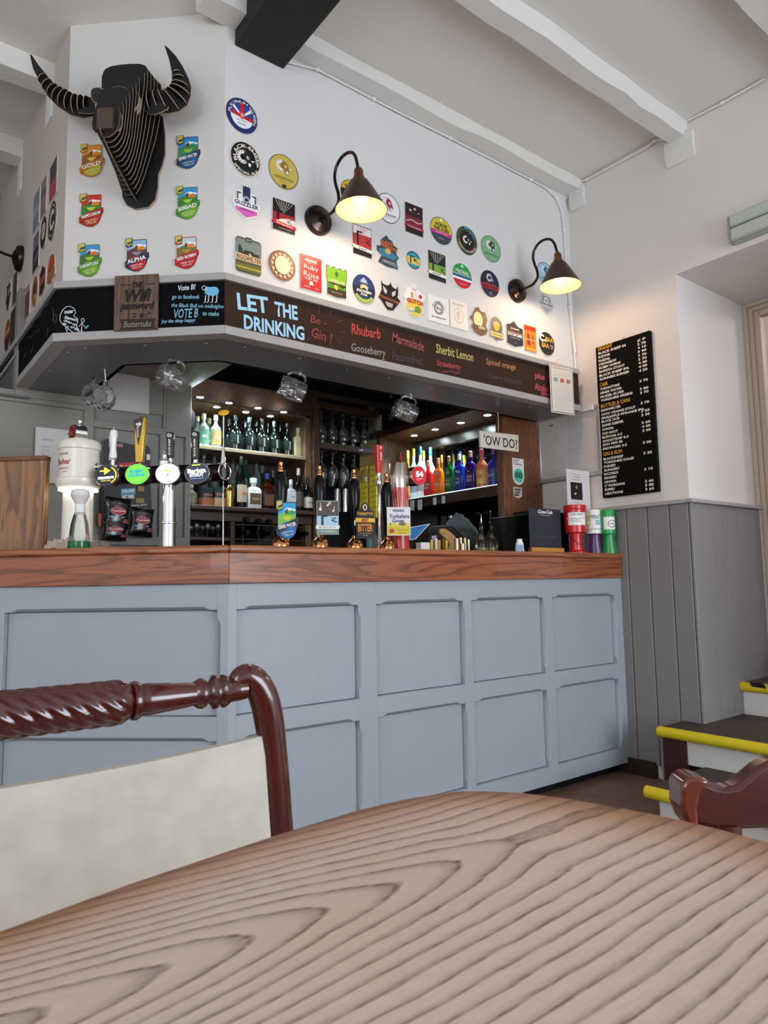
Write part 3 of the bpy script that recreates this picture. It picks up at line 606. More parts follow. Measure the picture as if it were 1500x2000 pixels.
R=[ # right-hand (back) wall
 (471,228,61,66,'round','#eceff2',[('p',arcp(0,0,.72,1,0,359,44),'#1d2f66','rim'),('p',clipband(E(0,0,.72),.0,.72),'#2a4a9c','flag_field'),('p',[(-.1,.71),(.1,.71),(.12,.0),(-.12,.0)],'#d8dadd'),('p',[(-.62,.38),(-.5,.5),(-.05,.05),(-.12,0)],OFFW,'saltire'),('p',[(.62,.38),(.5,.5),(.05,.05),(.12,0)],OFFW,'saltire'),('p',[(-.13,.71),(.13,.71),(.13,-.05),(-.13,-.05)],'#c4202f','cross'),('p',[(-.7,.14),(.7,.0),(.7,-.2),(-.7,-.04)],'#c4202f','cross'),('p',E(0,.0,.17,.2),'#d9545c','badge'),('t','70',0,0,.18,.16,OFFW),('t','ALE   QUEEN',0,-.3,.6,.06,'#2a4a9c'),('t','BLOND GOLDEN',0,-.5,.5,.07,'#20315f'),('a','PLATINUM QUEEN',.80,10,.17,2.9,OFFW)],'round navy-rimmed pump clip with a union flag, topmost on the white wall'),
 (478,312,60,67,'round','#141414',[('p',arcp(0,0,.94,1,0,359,40),'#e3c9a8','rim')]+ram(.0,.0,.68,OFFW,'#1b1b1b','#141414')+[('p',arcp(.02,.04,.60,.64,10,170,16),'#c9a57a','arc'),('a','BLACK SHEEP',.74,-2,.2,3.0,OFFW),('a','SPECIAL ALE',.93,0,.15,1.7,OFFW,True)],'round black pump clip with white ram head, second down at the wall corner'),
 (552.5,337,58,66,'round','#c9b455',[('p',arcp(0,0,.95,1,0,359,40),'#6d5a1c','rim')]+ram(-.02,.25,.62,OFFW,'#9b6f1c','#8a6414')+[('t','REFRESHER',0,-.42,1.25,.13,'#8d7420'),('t','pale ale',0,-.66,.5,.06,'#a89440'),('p',[(-.13,-.95),(.13,-.95),(.13,-.8),(-.13,-.8)],'#2a2413','stamp')],'round mustard-yellow pump clip with ram head, left of the near lamp'),
 (480,397,53,66,'shield','#e9e9ec',[('p',[(-.28,.98),(-.18,.9),(-.08,.98),(.02,.9),(.12,.98),(.22,.9),(.28,.98),(.28,.28),(.12,.05),(-.12,.05),(-.28,.28)],'#2b2c4d','tower'),('p',arcp(0,.12,.14,.24,0,359,24),'#aeb3bd','emblem'),('p',[(-.7,.5),(-.4,.5),(-.4,.42),(-.6,.4),(-.6,.05),(-.7,.05)],'#4c5163','scroll'),('p',[(.7,.5),(.4,.5),(.4,.42),(.6,.4),(.6,.05),(.7,.05)],'#4c5163','scroll'),('p',[(-.82,-.38),(.82,-.38),(.78,-.58),(0,-.9),(-.78,-.58)],'#d164b4','pennant'),('t','GUZZLER',0,-.13,1.75,.24,'#1d1f30'),('t','MODERN PALE ALE',0,-.48,1.0,.07,'#5b1b4a')],'castle-topped white shield pump clip with a pink base'),
 (553,424,43,60,'tag','#1e1112',[('b',-.55,.15,'#a41f2a')]+[('p',[(-.1,.12),(x*.95-.02,.93),(x*.95+.03,.93)],'#e8dccf','ray') for x in (-.8,-.5,-.25,0,.25,.5,.8)]+[('p',[(-.95,-.5),(-.5,-.3),(.3,-.1),(.95,-.12),(.95,-.5)],'#e7ddd2','field'),('p',[(-.1,-.15),(.55,-.2),(.2,-.32),(.7,-.45),(.78,-.42),(.35,-.3),(.68,-.17)],'#1c1314','river'),('p',[(-.6,-.35),(-.45,-.35),(-.45,.2),(-.1,.2),(-.1,.28),(-.6,.28)],'#150e0f','signpost'),('p',[(-1.04,-.42),(1.02,-.5),(1.08,-.62),(1.0,-.75),(-1.02,-.64)],'#c02233','ribbon'),('t','Askrigg Bitter',0,-.58,1.5,.14,OFFW,-3),('t','YORKSHIRE DALES BREWERY',.1,-.85,1.2,.06,'#b8b0a6')],'dark red oblong pump clip with sunrays and ribbon, left of the near lamp'),
 (484,502,50,68,'rrect','#4a5238',[('b',-.1,.9,'#76847c'),('p',[(-.8,-.1),(-.8,.4),(-.7,.6),(-.5,.35),(-.3,-.1)],'#27352b','trees'),('p',[(-.45,.1),(-.3,.3),(.3,.3),(.5,.2),(.8,.25),(.9,-.12),(-.6,-.12)],'#22201b','sheep_silhouette'),('p',[(.0,.1),(.1,.2),(.25,.05),(.2,0)],'#c8c7be','horn'),('b',-.9,-.5,'#66652b'),('b',-.75,-.66,'#b0a63c'),('p',[(-1.04,.05),(1.04,.02),(1.06,-.35),(-1.0,-.35)],'#d8b98b','ribbon'),('t','RIGGWELTER',.02,-.16,1.9,.28,'#231a12'),('p',[(-.22,.8),(.22,.8),(.22,1.05),(-.22,1.05)],'#3b3a30','badge'),('t','EST 92',0,.9,.3,.08,'#ddd')],'green rounded-oblong pump clip with cream ribbon beside the corner'),
 (549.5,520,52,58,'round','#a5734f',[('p',arcp(0,0,.9,1,0,359,40),'#6f4327','rim')]+[('p',E(.74*math.cos(a*.45),.74*math.sin(a*.45),.1,.1,10),'#e2c3a5','dot') for a in range(14)]+[('p',E(0,0,.58,.6),'#e9d5b4','centre')],'round copper-brown dotted pump clip under the near lamp'),  # pale centre disc paints in the near lamp's highlight
 (606,535,41,66,'rect','#b3161d',[('p',[(-.9,.92),(.9,.92),(.9,.9),(-.9,.9)],'#e9b8a8'),('t','PENNINE',0,.72,1.1,.16,OFFW,0,.03),('t','BREWERY CO',0,.57,.7,.06,'#f0c9c0'),('t','Ruby',0,.28,1.35,.34,OFFW,0,.0),('t','Rose',0,-.1,1.45,.3,OFFW,0,.0),('t','RUBY ALE',0,-.36,1.2,.14,'#f3d8cf'),('p',[(-.15,-.5),(.1,-.48),(.2,-.7),(-.2,-.72)],OFFW,'rose'),('t','4.0%     3.2',0,-.85,1.4,.08,'#f3d8cf')],'bright red oblong pump clip with white serif lettering'),
 (656,552,40,60,'castle','#3f3320',[('b',-.1,.9,'#75ad2a'),('p',E(0,.5,.16,.2),'#3c6f22','badge'),('t','CUMBERLAND',0,.02,1.6,.2,'#dcedb0'),('p',[(-.9,-.1),(-.4,-.25),(.1,-.15),(.5,-.35),(.9,-.2),(.9,-.45),(-.9,-.5)],'#4f8a2c','hills'),('p',[(-.3,-.3),(-.1,-.2),(.1,-.35),(0,-.55),(-.15,-.5)],'#d8c244','figure'),('t','GOLDEN ALE',0,-.72,1,.07,'#c8bfa0')],'green battlemented pump clip with white lettering'),
 (709,565,44,55,'round','#2b3d70',[('b',-.5,.1,'#1c2442'),('p',[(-.3,.55),(0,.8),(.3,.55),(.2,.45),(-.2,.45)],'#a8b9d9','mountain'),('t','TAXLOR  BREW',0,.42,.8,.07,'#cfd8e8'),('p',[(-.35,.0),(-.25,.25),(.1,.3),(.35,.2),(.35,-.05),(.2,-.05),(.1,.05),(-.1,.05),(-.2,-.05)],'#c9c78c','bear'),('t','SOUTHERN',0,-.2,1.3,.2,OFFW,0,.04),('t','STAR',0,-.42,.6,.15,OFFW,0,.04),('p',arcp(0,0,.75,.98,215,325,20),'#a8bd4a','green_arc')],'round dark blue pump clip with pale bear and green arc'),
 (759,579,43,56,'horned','#1d1716',[('p',[(-.6,.6),(-.5,.2),(-.3,.05),(-.2,.3),(-.35,.45)],'#c9c5bd','tusk'),('p',[(.6,.5),(.5,.15),(.25,.0),(.2,.3),(.4,.4)],'#c9c5bd','tusk'),('p',[(-.4,-.45),(.3,-.5),(.2,-.8),(-.25,-.75)],'#b8aea2','glass'),('t','roadcrew',0,-.22,1.8,.28,'#a05a38',-6,.03)],'black horn-topped pump clip with rust-brown lettering'),
 (684,380,40,54,'round','#25201d',[('b',.25,1,'#cfb322'),('b',-1,-.62,'#4f97b8'),('p',arcp(.25,.12,.16,.38,40,320),OFFW,'horn'),('p',[(-.6,.5),(-.5,.62),(-.4,.5),(-.5,.25)],'#5a521c','sheep'),('p',[(-.2,.55),(-.1,.66),(0,.55),(-.1,.25)],'#5a521c','sheep'),('t','VELO',0,-.3,1.1,.3,'#e5c544',0,.04)],'round yellow and black pump clip half hidden behind the near lamp'),
 (757,408,45,57,'round','#e8e8ea',[('p',arcp(0,0,.95,1,0,359,40),'#3a3338','rim')]+ram(-.05,.25,.64,'#ece7e8','#a52340','#7d1a30')+[('t','PUNISHER',0,-.48,1.2,.12,'#555058'),('t','pale ale',0,-.66,.6,.07,'#b9b6b8')],'round white pump clip with crimson ram head beside the near lamp'),
 (807,430,34,57,'tag','#2a181c',[('p',E(-.4,.55,.12,.08),'#d8ccc9','snowflake'),('p',E(.1,.72,.12,.08),'#d8ccc9','snowflake'),('p',E(.5,.5,.09,.06),'#a98f92','snowflake'),('b',-.45,.15,'#7a2431'),('p',[(-.9,-.2),(-.3,-.05),(.4,-.15),(.9,-.05),(.9,-.12),(.3,-.24),(-.3,-.12),(-.9,-.3)],'#c9b3b0','snow'),('p',[(-1.04,-.42),(1.05,-.5),(1.05,-.68),(-1.04,-.6)],'#a82a3c','ribbon'),('t','Snowdrift',0,-.55,1.5,.12,'#e8b9b9')],'dark maroon oblong pump clip with snowflakes'),
 (860,452,42,52,'round','#3c3f52',[('b',-.05,1,'#cdbb27'),('b',-.3,-.05,'#c9318a'),('p',E(0,.8,.12,.12),OFFW,'badge'),('t','ACROSS',0,.42,1.1,.28,'#2b2d3c',0,.03),('t','THE VOID',0,.1,1.4,.26,'#2b2d3c',0,.03),('t','session ale',0,-.17,1.1,.09,'#f3cfe2'),('t','BREWERY',0,-.6,.5,.08,'#bfc2d0')],'round pump clip striped yellow, magenta and slate'),
 (910,471,40,54,'round','#3c4a33',[('p',E(.35,.35,.4,.45),'#2f6f8c','splash'),('p',E(-.45,-.3,.4,.4),'#8c6a2c','splash'),('p',E(.4,-.45,.35,.35),'#933f2c','splash'),('p',E(0,-.02,.68,.68),'#171614','centre')]+ram(0,.0,.48,OFFW,'#26221f','#171614')+[('t','BEST',0,.82,.6,.14,'#5fb0c9',0,.05),('a','SPECIAL BITTER BREW',.84,0,.12,1.9,'#ded9cc',True)],'round multicoloured pump clip with black centre and ram head'),
 (957,487,38,50,'round','#7fae84',[('p',arcp(0,0,.94,1,0,359,36),'#4f8257','rim')]+ram(0,.22,.6,OFFW,'#25352b','#1c2a20')+[('t','ADVENTURER',0,-.48,1.4,.14,'#4b7a55')],'round sage-green pump clip with ram head'),
 (706,472,36,57,'tag','#231a1c',[('b',.35,.95,'#efe3dd')]+[('p',[(0,.45),(x*.9-.03,.93),(x*.9+.03,.93)],'#b3202c','ray') for x in (-.6,-.2,.2,.6)]+[('b',-.42,.4,'#c23a3e'),('p',[(-.6,-.4),(-.42,-.4),(-.42,.5),(-.05,.5),(-.05,.6),(-.6,.6)],'#151012','signpost'),('p',[(.1,.2),(.7,.1),(.3,-.02),(.8,-.2),(.9,-.16),(.5,0),(.85,.12)],'#1c1314','river'),('p',[(-1.04,-.38),(1.04,-.48),(1.04,-.7),(-1.04,-.62)],OFFW,'ribbon'),('t','Dunne',0,-.54,.9,.17,'#222')],'red oblong pump clip with white ribbon directly under the near lamp shade'),
 (756,492,43,61,'crest','#39434c',[('p',[(-.9,.0),(-.3,.12),(.4,.0),(.9,-.2),(.5,-.45),(-.6,-.42)],'#3d7fa0','sea'),('p',E(.0,.0,.25,.17),'#d6b740','sun'),('p',[(-.5,-.55),(.7,-.6),(.8,-.9),(-.6,-.78)],'#6d757c','ribbon'),('t','DEAD',0,.5,1.05,.24,'#df7130',4,.03),('t','PARROTS',.1,.24,1.5,.24,'#df7130',-6,.03),('t','BREW CO',.05,-.7,.8,.08,'#c9ced2')],'ragged grey crest pump clip with orange lettering'),
 (806,509,27,34,'round','#2e94a5',[('p',arcp(0,0,.9,1,0,359,32),'#153c45','rim'),('b',-.5,.3,'#d8c567'),('p',[(-.5,-.4),(-.35,-.4),(-.35,.3),(.1,.3),(.1,.42),(-.5,.42)],'#10282e','signpost'),('p',[(.0,.15),(.6,.1),(.2,-.05),(.7,-.2),(.7,-.27),(.0,-.05)],'#10282e','river')],'small round teal and sand pump clip'),
 (852,522,33,54,'tag','#1d201d',[('p',[(-.1,.1),(x*.95-.03,.93),(x*.95+.02,.93)],'#dfe0da','ray') for x in (-.8,-.5,-.2,.15,.5,.8)]+[('b',-.42,.12,'#7aa63c'),('p',[(-.6,-.35),(-.42,-.35),(-.42,.12),(-.05,.12),(-.05,.22),(-.6,.22)],'#121512','signpost'),('p',[(.1,.0),(.7,-.1),(.3,-.2),(.8,-.35),(.9,-.3),(.5,-.2),(.85,-.05)],'#1c231a','river'),('p',[(-1.04,-.4),(1.04,-.48),(1.04,-.7),(-1.04,-.64)],OFFW,'ribbon'),('t','Amber',-.1,-.54,1.0,.14,'#222')],'black and green oblong pump clip with white rays'),
 (901,540,39,50,'round','#eceff0',[('b',.1,1,'#2f9a4c'),('b',-.15,.06,'#2c5b86'),('b',-1,-.32,'#c32138'),('p',E(0,.75,.14,.12),'#bfe0c4','badge'),('t','MISTRAL',0,.3,1.3,.25,'#eaf4ea'),('t','PALE ALE',0,-.62,.7,.08,'#efb9c0')],'round pump clip banded green, white and red'),
 (955,555,36,51,'round','#231f33',[('p',arcp(-.05,.45,.14,.3,30,330),'#c7c4cf','horn'),('p',[(.15,.6),(.4,.35),(.3,.15),(.1,.3)],'#8f8ba0','head'),('b',-.4,-.08,'#a52a33'),('t','NORTH STAR',0,-.02,1.2,.1,'#c96a5c'),('t','NIGHT PORTER',0,-.26,1.5,.16,'#1c1a28',0,.03),('p',[(-.12,-.9),(.12,-.9),(.2,-.6),(-.2,-.6)],'#4b4f8a','tail')],'round dark navy pump clip with red band, left of the far lamp'),
 (1063,534,31,41,'round','#9fc3d2',[('p',arcp(0,0,.9,1,0,359,30),'#6d98aa','rim')]+ram(0,.2,.62,'#e6eef0','#2b5666','#234653')+[('t','RESPIRE',0,-.55,1.1,.15,'#2f6478')],'round pale blue pump clip behind the far lamp arm'),
 (1065,592,27,47,'shield','#b9bcc0',[('p',[(-.5,.5),(.5,.5),(.6,.05),(-.6,.05)],'#8e9297','panel'),('p',arcp(0,.15,.14,.3,0,359,18),'#dfe1e3','emblem'),('t','SNOWFLAKE',0,-.13,1.7,.18,'#6d7177'),('p',[(-.75,-.4),(.75,-.4),(0,-.85)],'#9ea2a7','pennant')],'grey shield pump clip under the far lamp'),
 (808,588,44,67,'cards','#e9e4da',[('p',[(-.85,.0),(-.6,.6),(-.3,.65),(-.35,.0)],'#f5f3ee','card'),('p',[(.2,.65),(.5,.55),(.85,.35),(.6,-.05)],'#f5f3ee','card'),('p',E(0,.62,.24,.22),'#e7e5e2','head'),('p',E(-.08,.64,.05,.04,10),'#222','eye'),('p',E(.1,.63,.05,.04,10),'#222','eye'),('p',[(-.35,.4),(-.2,.45),(-.12,.15),(-.28,.1)],'#d69a33','figure'),('p',E(0,-.42,.68,.5),'#e6cf52','disc'),('p',E(.25,-.5,.28,.2),'#7a9a3c','patch'),('p',E(-.35,-.62,.2,.14),'#dfe3ea','patch'),('p',E(.5,.3,.13,.12),'#c92e33','seal'),('t','GLITCH',0,-.08,1.4,.26,'#c4341f',0,.05),('t','Cheeky pale',-.2,-.66,.7,.12,'#2c4b9a',8)],'yellow and white pump clip shaped like fanned cards'),
 (855,606,39,50,'rect','#eceae6',[('p',arcp(0,.1,.3,.48,0,359,24),'#8d8a88','laurel'),('p',E(-.12,.12,.12,.14),'#9a9794','figure'),('p',E(.14,.05,.12,.14),'#9a9794','figure'),('a','MY GENERATION',.62,0,.1,1.7,'#77736f'),('t','MY GENERATION',0,-.62,1.35,.11,'#2b2826')],'white square pump clip with grey laurel drawing'),
 (895,616,33,53,'rect','#efe6d8',[('t','PENNINE',-.1,.72,1.3,.2,'#b9aa98'),('p',arcp(-.05,-.05,.5,.56,0,359,28),'#cdb7a0','ring'),('p',[(-.3,.1),(.0,.35),(.1,.0),(.0,-.4),(-.2,-.35)],'#dcc8b2','figure')],'cream square pump clip with faint ring drawing'),
 (933,628,35,55,'flame','#5a3a1c',[('p',E(-.05,.1,.5,.55),'#efd79c','centre'),('p',[(-.6,-.3),(.8,-.3),(.6,-.6),(-.5,-.6)],'#2e2014','ribbon'),('t','LION',.3,-.42,.7,.2,'#f0dcae',0,.03)],'dark gold flame-edged pump clip lit by the far lamp'),  # pale centre disc is the far lamp's glare, put in as colour
 (968,642,27,46,'sun','#6d6750',[('p',E(0,.18,.75,.62),'#55584c','disc'),('p',E(0,.18,.42,.4),'#e9ad22','sun'),('p',[(-.92,-.35),(.92,-.35),(.92,-.75),(-.92,-.72)],'#e7d184','plaque'),('t','SUNCHASER',0,-.55,1.6,.17,'#4b4023'),('a','EVERARDS',.62,0,.14,1.3,'#cfcbb4')],'small pump clip with orange sun over a cream plaque'),
 (1004,653,31,49,'pent','#24283a',[('b',.15,1,'#332a2c'),('t','SHARPS',0,.38,1.1,.16,'#e7dfd0'),('p',[(-.95,.15),(.95,.15),(.95,.1),(-.95,.1)],'#b9763c','line'),('t','DOOM BAR',0,-.08,1.8,.26,OFFW,0,.03),('t','AMBER ALE',0,-.35,1.2,.08,'#c9c4ba'),('t','4.0%',0,-.7,.4,.07,'#9a97a0')],'navy pointed-top pump clip with white capitals'),
 (1034,662,23,49,'rect','#d87c24',[('b',.6,.95,'#b8321c'),('p',[(-.5,.5),(-.1,.2),(0,-.6),(-.6,-.5)],'#8c2f14','figure'),('p',[(.3,.4),(.6,.1),(.5,-.5),(.2,-.3)],'#a8441a','figure'),('t','FIRE WITCH',0,-.12,1.6,.12,'#f3e3b0'),('b',-.95,-.75,'#f0a83c')],'narrow orange and red pump clip near the canopy end'),
 (1066,672,30,44,'round','#1f1c18',[('p',arcp(-.55,.42,.16,.32,30,330),OFFW,'horn'),('p',E(-.15,.25,.12,.14),'#d6d2c8','head'),('t','BAA',.35,.4,.95,.42,'#dba63c',0,.04),('t','BAA',-.2,-.18,.95,.42,'#dba63c',0,.04),('t','PALE',.6,-.1,.4,.12,OFFW),('t','ALE',.6,-.3,.3,.12,OFFW),('p',[(-.12,-1),(.12,-1),(.2,-.75),(-.2,-.75)],'#3a352c','tail')],'round black pump clip with big golden lettering at the canopy end'),
]
for c in R: clip(PWR,*c[:6],layers=c[6],label=c[7])
def wens(name,sky,c1,c2,ban,bot,sub,tower='#d9822b'):
    return [('p',[(-.78,.2),(.74,.2),(.74,.85),(-.35,.85),(-.4,.5),(-.78,.42)],sky,'sky'),('p',[(-.2,.55),(.1,.62),(.74,.52),(.74,.45),(-.2,.45)],'#eef2f4','cloud'),('p',[(-.78,.25),(-.3,.38),(.74,.3),(.74,-.2),(-.78,-.3)],c1,'hill'),('p',[(-.1,.28),(-.1,.5),(.05,.56),(.12,.45),(.45,.5),(.6,.42),(.62,.25)],tower,'building'),('p',[(-.15,.3),(-.15,.5),(.0,.55),(.02,.3)],'#3a2b24','building_shadow'),('p',[(-.4,.15),(.4,.18),(.1,-.05),(-.2,-.02)],c2,'hedge'),
     ('p',[(-.9,.95),(-.45,.97),(-.4,.6),(-.7,.5),(-.92,.62)],'#c9b85c','crown_badge'),('p',[(-.8,.72),(-.4,.8),(-.42,.66),(-.78,.58)],'#544a33','badge_ribbon'),
     ('p',E(.05,-.52,.72,.42),bot,'base_disc'),('p',[(-.96,-.42),(-.5,-.3),(.4,-.02),(.96,.1),(.98,-.16),(.4,-.32),(-.4,-.6),(-.92,-.7)],ban,'banner'),
     ('t',name,0,-.3,1.55,.24 if len(name)<9 else .19,OFFW,13,.03)]+[('t',s,.08,-.62-.14*i,1.0-.2*i,.09,'#e9e7a8' if bot!='#b5232a' else '#f0d8d0',9) for i,s in enumerate(sub)]
Wn=[(181,315,'GOLD','#d98e2c','#8d5a25','#e9c057','#b8701f','#b4b021',('golden','ale'),'ochre cask-brewery pump clip left of the bull muzzle','#e08a22'),
 (180,412,"SNIPE'S DRUM",'#c23326','#3d7a35','#b9c23a','#9a2a20','#b02d20',('PALE HOPPY','ALE'),'red-skied pump clip, middle of the left column below the horned head','#d9822b'),
 (177,509,"CURLEW'S CALL",'#3f8fc9','#3c6b38','#a6c430','#4f8a2c','#6da02a',('PALE HOPPY','ALE'),'green and blue pump clip, bottom left under the horned head','#c9722b'),
 (269,499,'ALPHA','#8fb3cc','#5d3a3f','#7d8a94','#2b2f52','#b5232a',('IPA','4.0% abv'),'navy-bannered pump clip centred below the horned head','#d9822b'),
 (366,494,'RED ROBIN','#b9cdd6','#7a6b35','#b98a3a','#b5232a','#b5232a',('RED ALE','4.0% abv'),'red-bannered pump clip, bottom right under the horned head','#d98a3b'),
 (368,397,'500AD','#3f8fd0','#3f7a3a','#9cc63a','#3f8a35','#6aa82c',('GOLDEN','ALE'),'green-bannered pump clip, middle of the right column by the horned head','#c97a35'),
 (369,299,'SEMER WATER','#2f86c4','#3c8a52','#8cc03a','#2b3f5a','#2b5a9a',('Legendary','Tale of'),'deep blue-bannered pump clip, top right beside the horned head','#3c8a52')]
for (x,y,nm,sky,c1,c2,ban,bot,sub,lab,tw) in Wn: clip(PWC,x,y,48,66,'wens',ban,wens(nm,sky,c1,c2,ban,bot,sub,tw),lab)
LW=[(107,352,13,66,'rect','#2f2a2c',[('b',-.95,.0,'#a4383a')],'black over red oblong clip nearest the corner on the far-left wall'),
 (88,386,10,66,'rect','#6d635a',[('b',-.9,.9,'#7d7268'),('b',.1,.4,'#55504b')],'grey-brown oblong clip, second from the corner on the far-left wall'),
 (74,411,11,66,'rect','#667079',[('b',-.9,.9,'#74818a'),('b',-.3,.2,'#8d979c')],'blue-grey oblong clip, third from the corner on the far-left wall'),
 (105,432,16,68,'round','#26221f',[('p',arcp(0,.05,.3,.55,30,330),'#c9c1b6','horn'),('p',arcp(0,0,.75,.85,0,359,30),'#8f867c','ring')],'dark round clip with pale ram horn on the far-left wall'),
 (88,455,12,56,'round','#2b2523',[('p',E(0,.1,.6,.55),'#b9aca0','centre'),('t','ALE',0,.1,.8,.2,'#6d2a22')],'small round clip with pale centre on the far-left wall'),
 (73,493,11,66,'rect','#33303d',[('b',.2,.95,'#6d6570'),('p',[(-.3,-.6),(.6,-.1),(.1,-.5)],'#c7c3cc','figure')],'slate and violet oblong clip beside the far-left lamp'),
 (103,525,15,52,'sun','#8c3c22',[('b',.1,.9,'#b4482a'),('b',-.8,-.1,'#94683c')],'rust-red sun-shaped clip above the canopy on the far-left wall'),
 (86,546,11,56,'pent','#3b1f1c',[('b',-.3,.2,'#8c4638')],'dark maroon pointed clip above the canopy on the far-left wall'),
 (71,570,11,55,'round','#8a5f34',[('p',E(0,.1,.5,.5),'#4a2f1e','figure'),('p',E(.2,-.4,.3,.2),'#c7a45c','patch')],'round amber clip above the canopy on the far-left wall'),
 (56,590,9,56,'rect','#5d3a30',[('b',.6,.9,'#9a8a7a')],'narrow brown oblong clip above the canopy on the far-left wall'),
 (41,613,10,42,'round','#4d4a3c',[('p',arcp(0,0,.5,.75,0,359,24),'#b5ae93','ring')],'small olive ringed clip above the canopy on the far-left wall'),
 (32,563,8,56,'rect','#4a3a33',[('b',-.9,.9,'#54443c')],'narrow dark brown clip below the far-left lamp'),
 (19,577,9,56,'horned','#2c2422',[('p',E(.1,.2,.4,.3),'#8a8078','motif')],'dark irregular clip below the far-left lamp'),
 (28,640,11,70,'rect','#38322f',[('b',-.9,.9,'#403936')],'tall charcoal oblong clip low on the far-left wall'),
 (17,656,11,58,'round','#8f4a2c',[('b',-.9,-.1,'#3d2a24'),('b',.15,.35,'#c78a6a')],'round orange and brown clip at the left picture edge')]
for c in LW: clip(PWL,*c[:6],layers=c[6],label=c[7],edge='#dcd3c8')
# ---------------- lettering helpers in a plane
def ptxt(pl,s,a,b,h,col,parent,bold=.012,name='lettering',z=.0012,emit=0,shear=0):
    A=pl.loc(*a); B=pl.loc(*b); hy=h*pl.scale((a[0]+b[0])/2,(a[1]+b[1])/2)[1]
    T=parent.matrix_world.inverted()@pl.M@Matrix.Translation((0,0,z))
    text(s,(A[0]+B[0])/2,(A[1]+B[1])/2,math.hypot(B[0]-A[0],B[1]-A[1]),hy,DM(col,emit,.8),parent,rot=math.atan2(B[1]-A[1],B[0]-A[0]),bold=bold,name=name,M=T,shear=shear)
def pline(pl,pts,wpx,col,parent,name='chalk_drawing',z=.001,close=False):
    T=parent.matrix_world.inverted()@pl.M@Matrix.Translation((0,0,z)); r=wpx*pl.scale(*pts[0])[1]/2
    MB(T).tube([pl.loc(*p)+(0,) for p in pts],r,5,closed=close).build(name,DM(col,0,.8),parent)
def ppoly(pl,pts,col,parent,name,z0=.0002,z1=.0012):
    T=parent.matrix_world.inverted()@pl.M
    return MB(T).prism([pl.loc(*p) for p in pts],z0,z1).build(name,DM(col,0,.8),parent)
# big chalkboard
BLU='#9fd0ea'; RED='#b8493f'; DIM='#6b4a45'; YLW='#c3b56a'
for s,a,b,h,c,bo in (('LET',(463,588),(524,597),32,BLU,.03),('THE',(536,603),(581,612),28,BLU,.03),('DRINKING',(476,628),(594,652),28,BLU,.03),
  ('Be -',(606,622),(638,630),16,'#7d3a34',.01),('Gin !',(608,648),(648,662),20,'#8c3c38',.01),
  ('Rhubarb',(686,642),(743,653),20,'#c04238',.015),('Gooseberry',(686,680),(753,692),20,'#8f8a84',.01),('Marmalade',(766,658),(828,678),18,'#a0504a',.01),('Passionfruit',(766,694),(826,706),16,'#4f4250',.005),
  ('Sherbit Lemon',(851,680),(924,698),18,YLW,.01),('Strawberry',(853,710),(899,719),15,'#b64552',.015),('Spiced orange',(949,707),(1007,719),15,'#b57a4c',.012),('Cherry blossom',(952,735),(1018,748),14,'#54383a',.005),
  ('plus  2',(1044,734),(1076,742),15,'#c0505c',.02),('Alcohol -',(1044,754),(1076,762),14,'#c0505c',.02),('option',(1056,768),(1074,773),11,'#c0505c',.02)):
    ptxt(PH,s,a,b,h,c,can,bo,name='chalk_lettering',shear=.1 if c not in (BLU,) else 0)
pline(PH,[(862,727),(880,726),(897,729),(886,731)],1.6,'#b64552',can); pline(PH,[(707,703),(730,706),(752,702)],1.3,'#8f8a84',can)
for k in range(11):
    a=k/11*2*PI; cx,cy=629,641
    p=[(cx+math.cos(a)*r*1.0,cy+math.sin(a)*r*.9+math.cos(a)*r*.2) for r in (34,46)]
    pline(PH,p,1.2,'#6e4a42',can)
# middle chalkboard
W_='#cfd8dc'; B2='#7fb6cf'
for s,a,b,h,c,bo in (('Vote B!',(348,563),(382,560),11,W_,.02),('go to facebook',(336,581),(390,581),11,B2,.015),('the Black Bull on midlnights',(335,597),(437,600),10,B2,.012),('VOTE B',(340,613),(387,611),18,B2,.01),('to make',(396,612),(428,613),9,B2,.015),('Joy the shop happy:',(315,629),(382,626),9,B2,.02),
   ('muster',(126,610),(144,608),7,W_,.03),('Skipwatch',(126,620),(151,626),8,W_,.03),('ringing our',(125,626),(150,636),6,W_,.03),('to ... of the',(124,631),(155,645),6,W_,.03)):
    ptxt(PHC,s,a,b,h,c,can,bo,name='chalk_lettering',shear=.15)
pline(PHC,[(131,599),(139,599),(146,604),(148,612),(144,617),(152,623),(152,630),(149,635),(154,645),(157,652),(152,655),(144,650),(133,642),(122,633),(117,625),(118,615),(124,604)],1.4,W_,can,close=True)
pline(PHC,circ(162,626,3,4,14),1.3,W_,can,close=True); pline(PHC,[(161,630),(159,646),(156,656)],1.4,W_,can); pline(PHC,[(160,644),(162,655)],1.3,W_,can); pline(PHC,[(154,638),(160,631),(168,641),(173,636)],1.3,W_,can); pline(PHC,[(167,642),(173,636)],3,'#6aa7c4',can)
pline(PHC,circ(131,642,2.3,3,12),1.2,W_,can,close=True); pline(PHC,[(131,645),(130,652),(128,658)],1.2,W_,can); pline(PHC,[(130,651),(132,658)],1.2,W_,can)
ppoly(PHC,[(399,565),(403,560),(411,561),(418,560),(425,562),(428,568),(426,575),(418,578),(408,577),(401,574)],'#6fb4d4',can,'chalk_sheep')
pline(PHC,[(394,562),(399,558),(404,561),(402,566),(396,566)],1.4,W_,can,close=True)
for x in (402,408,416,424): pline(PHC,[(x,577),(x-1,590),(x-4,591)],2,W_,can)
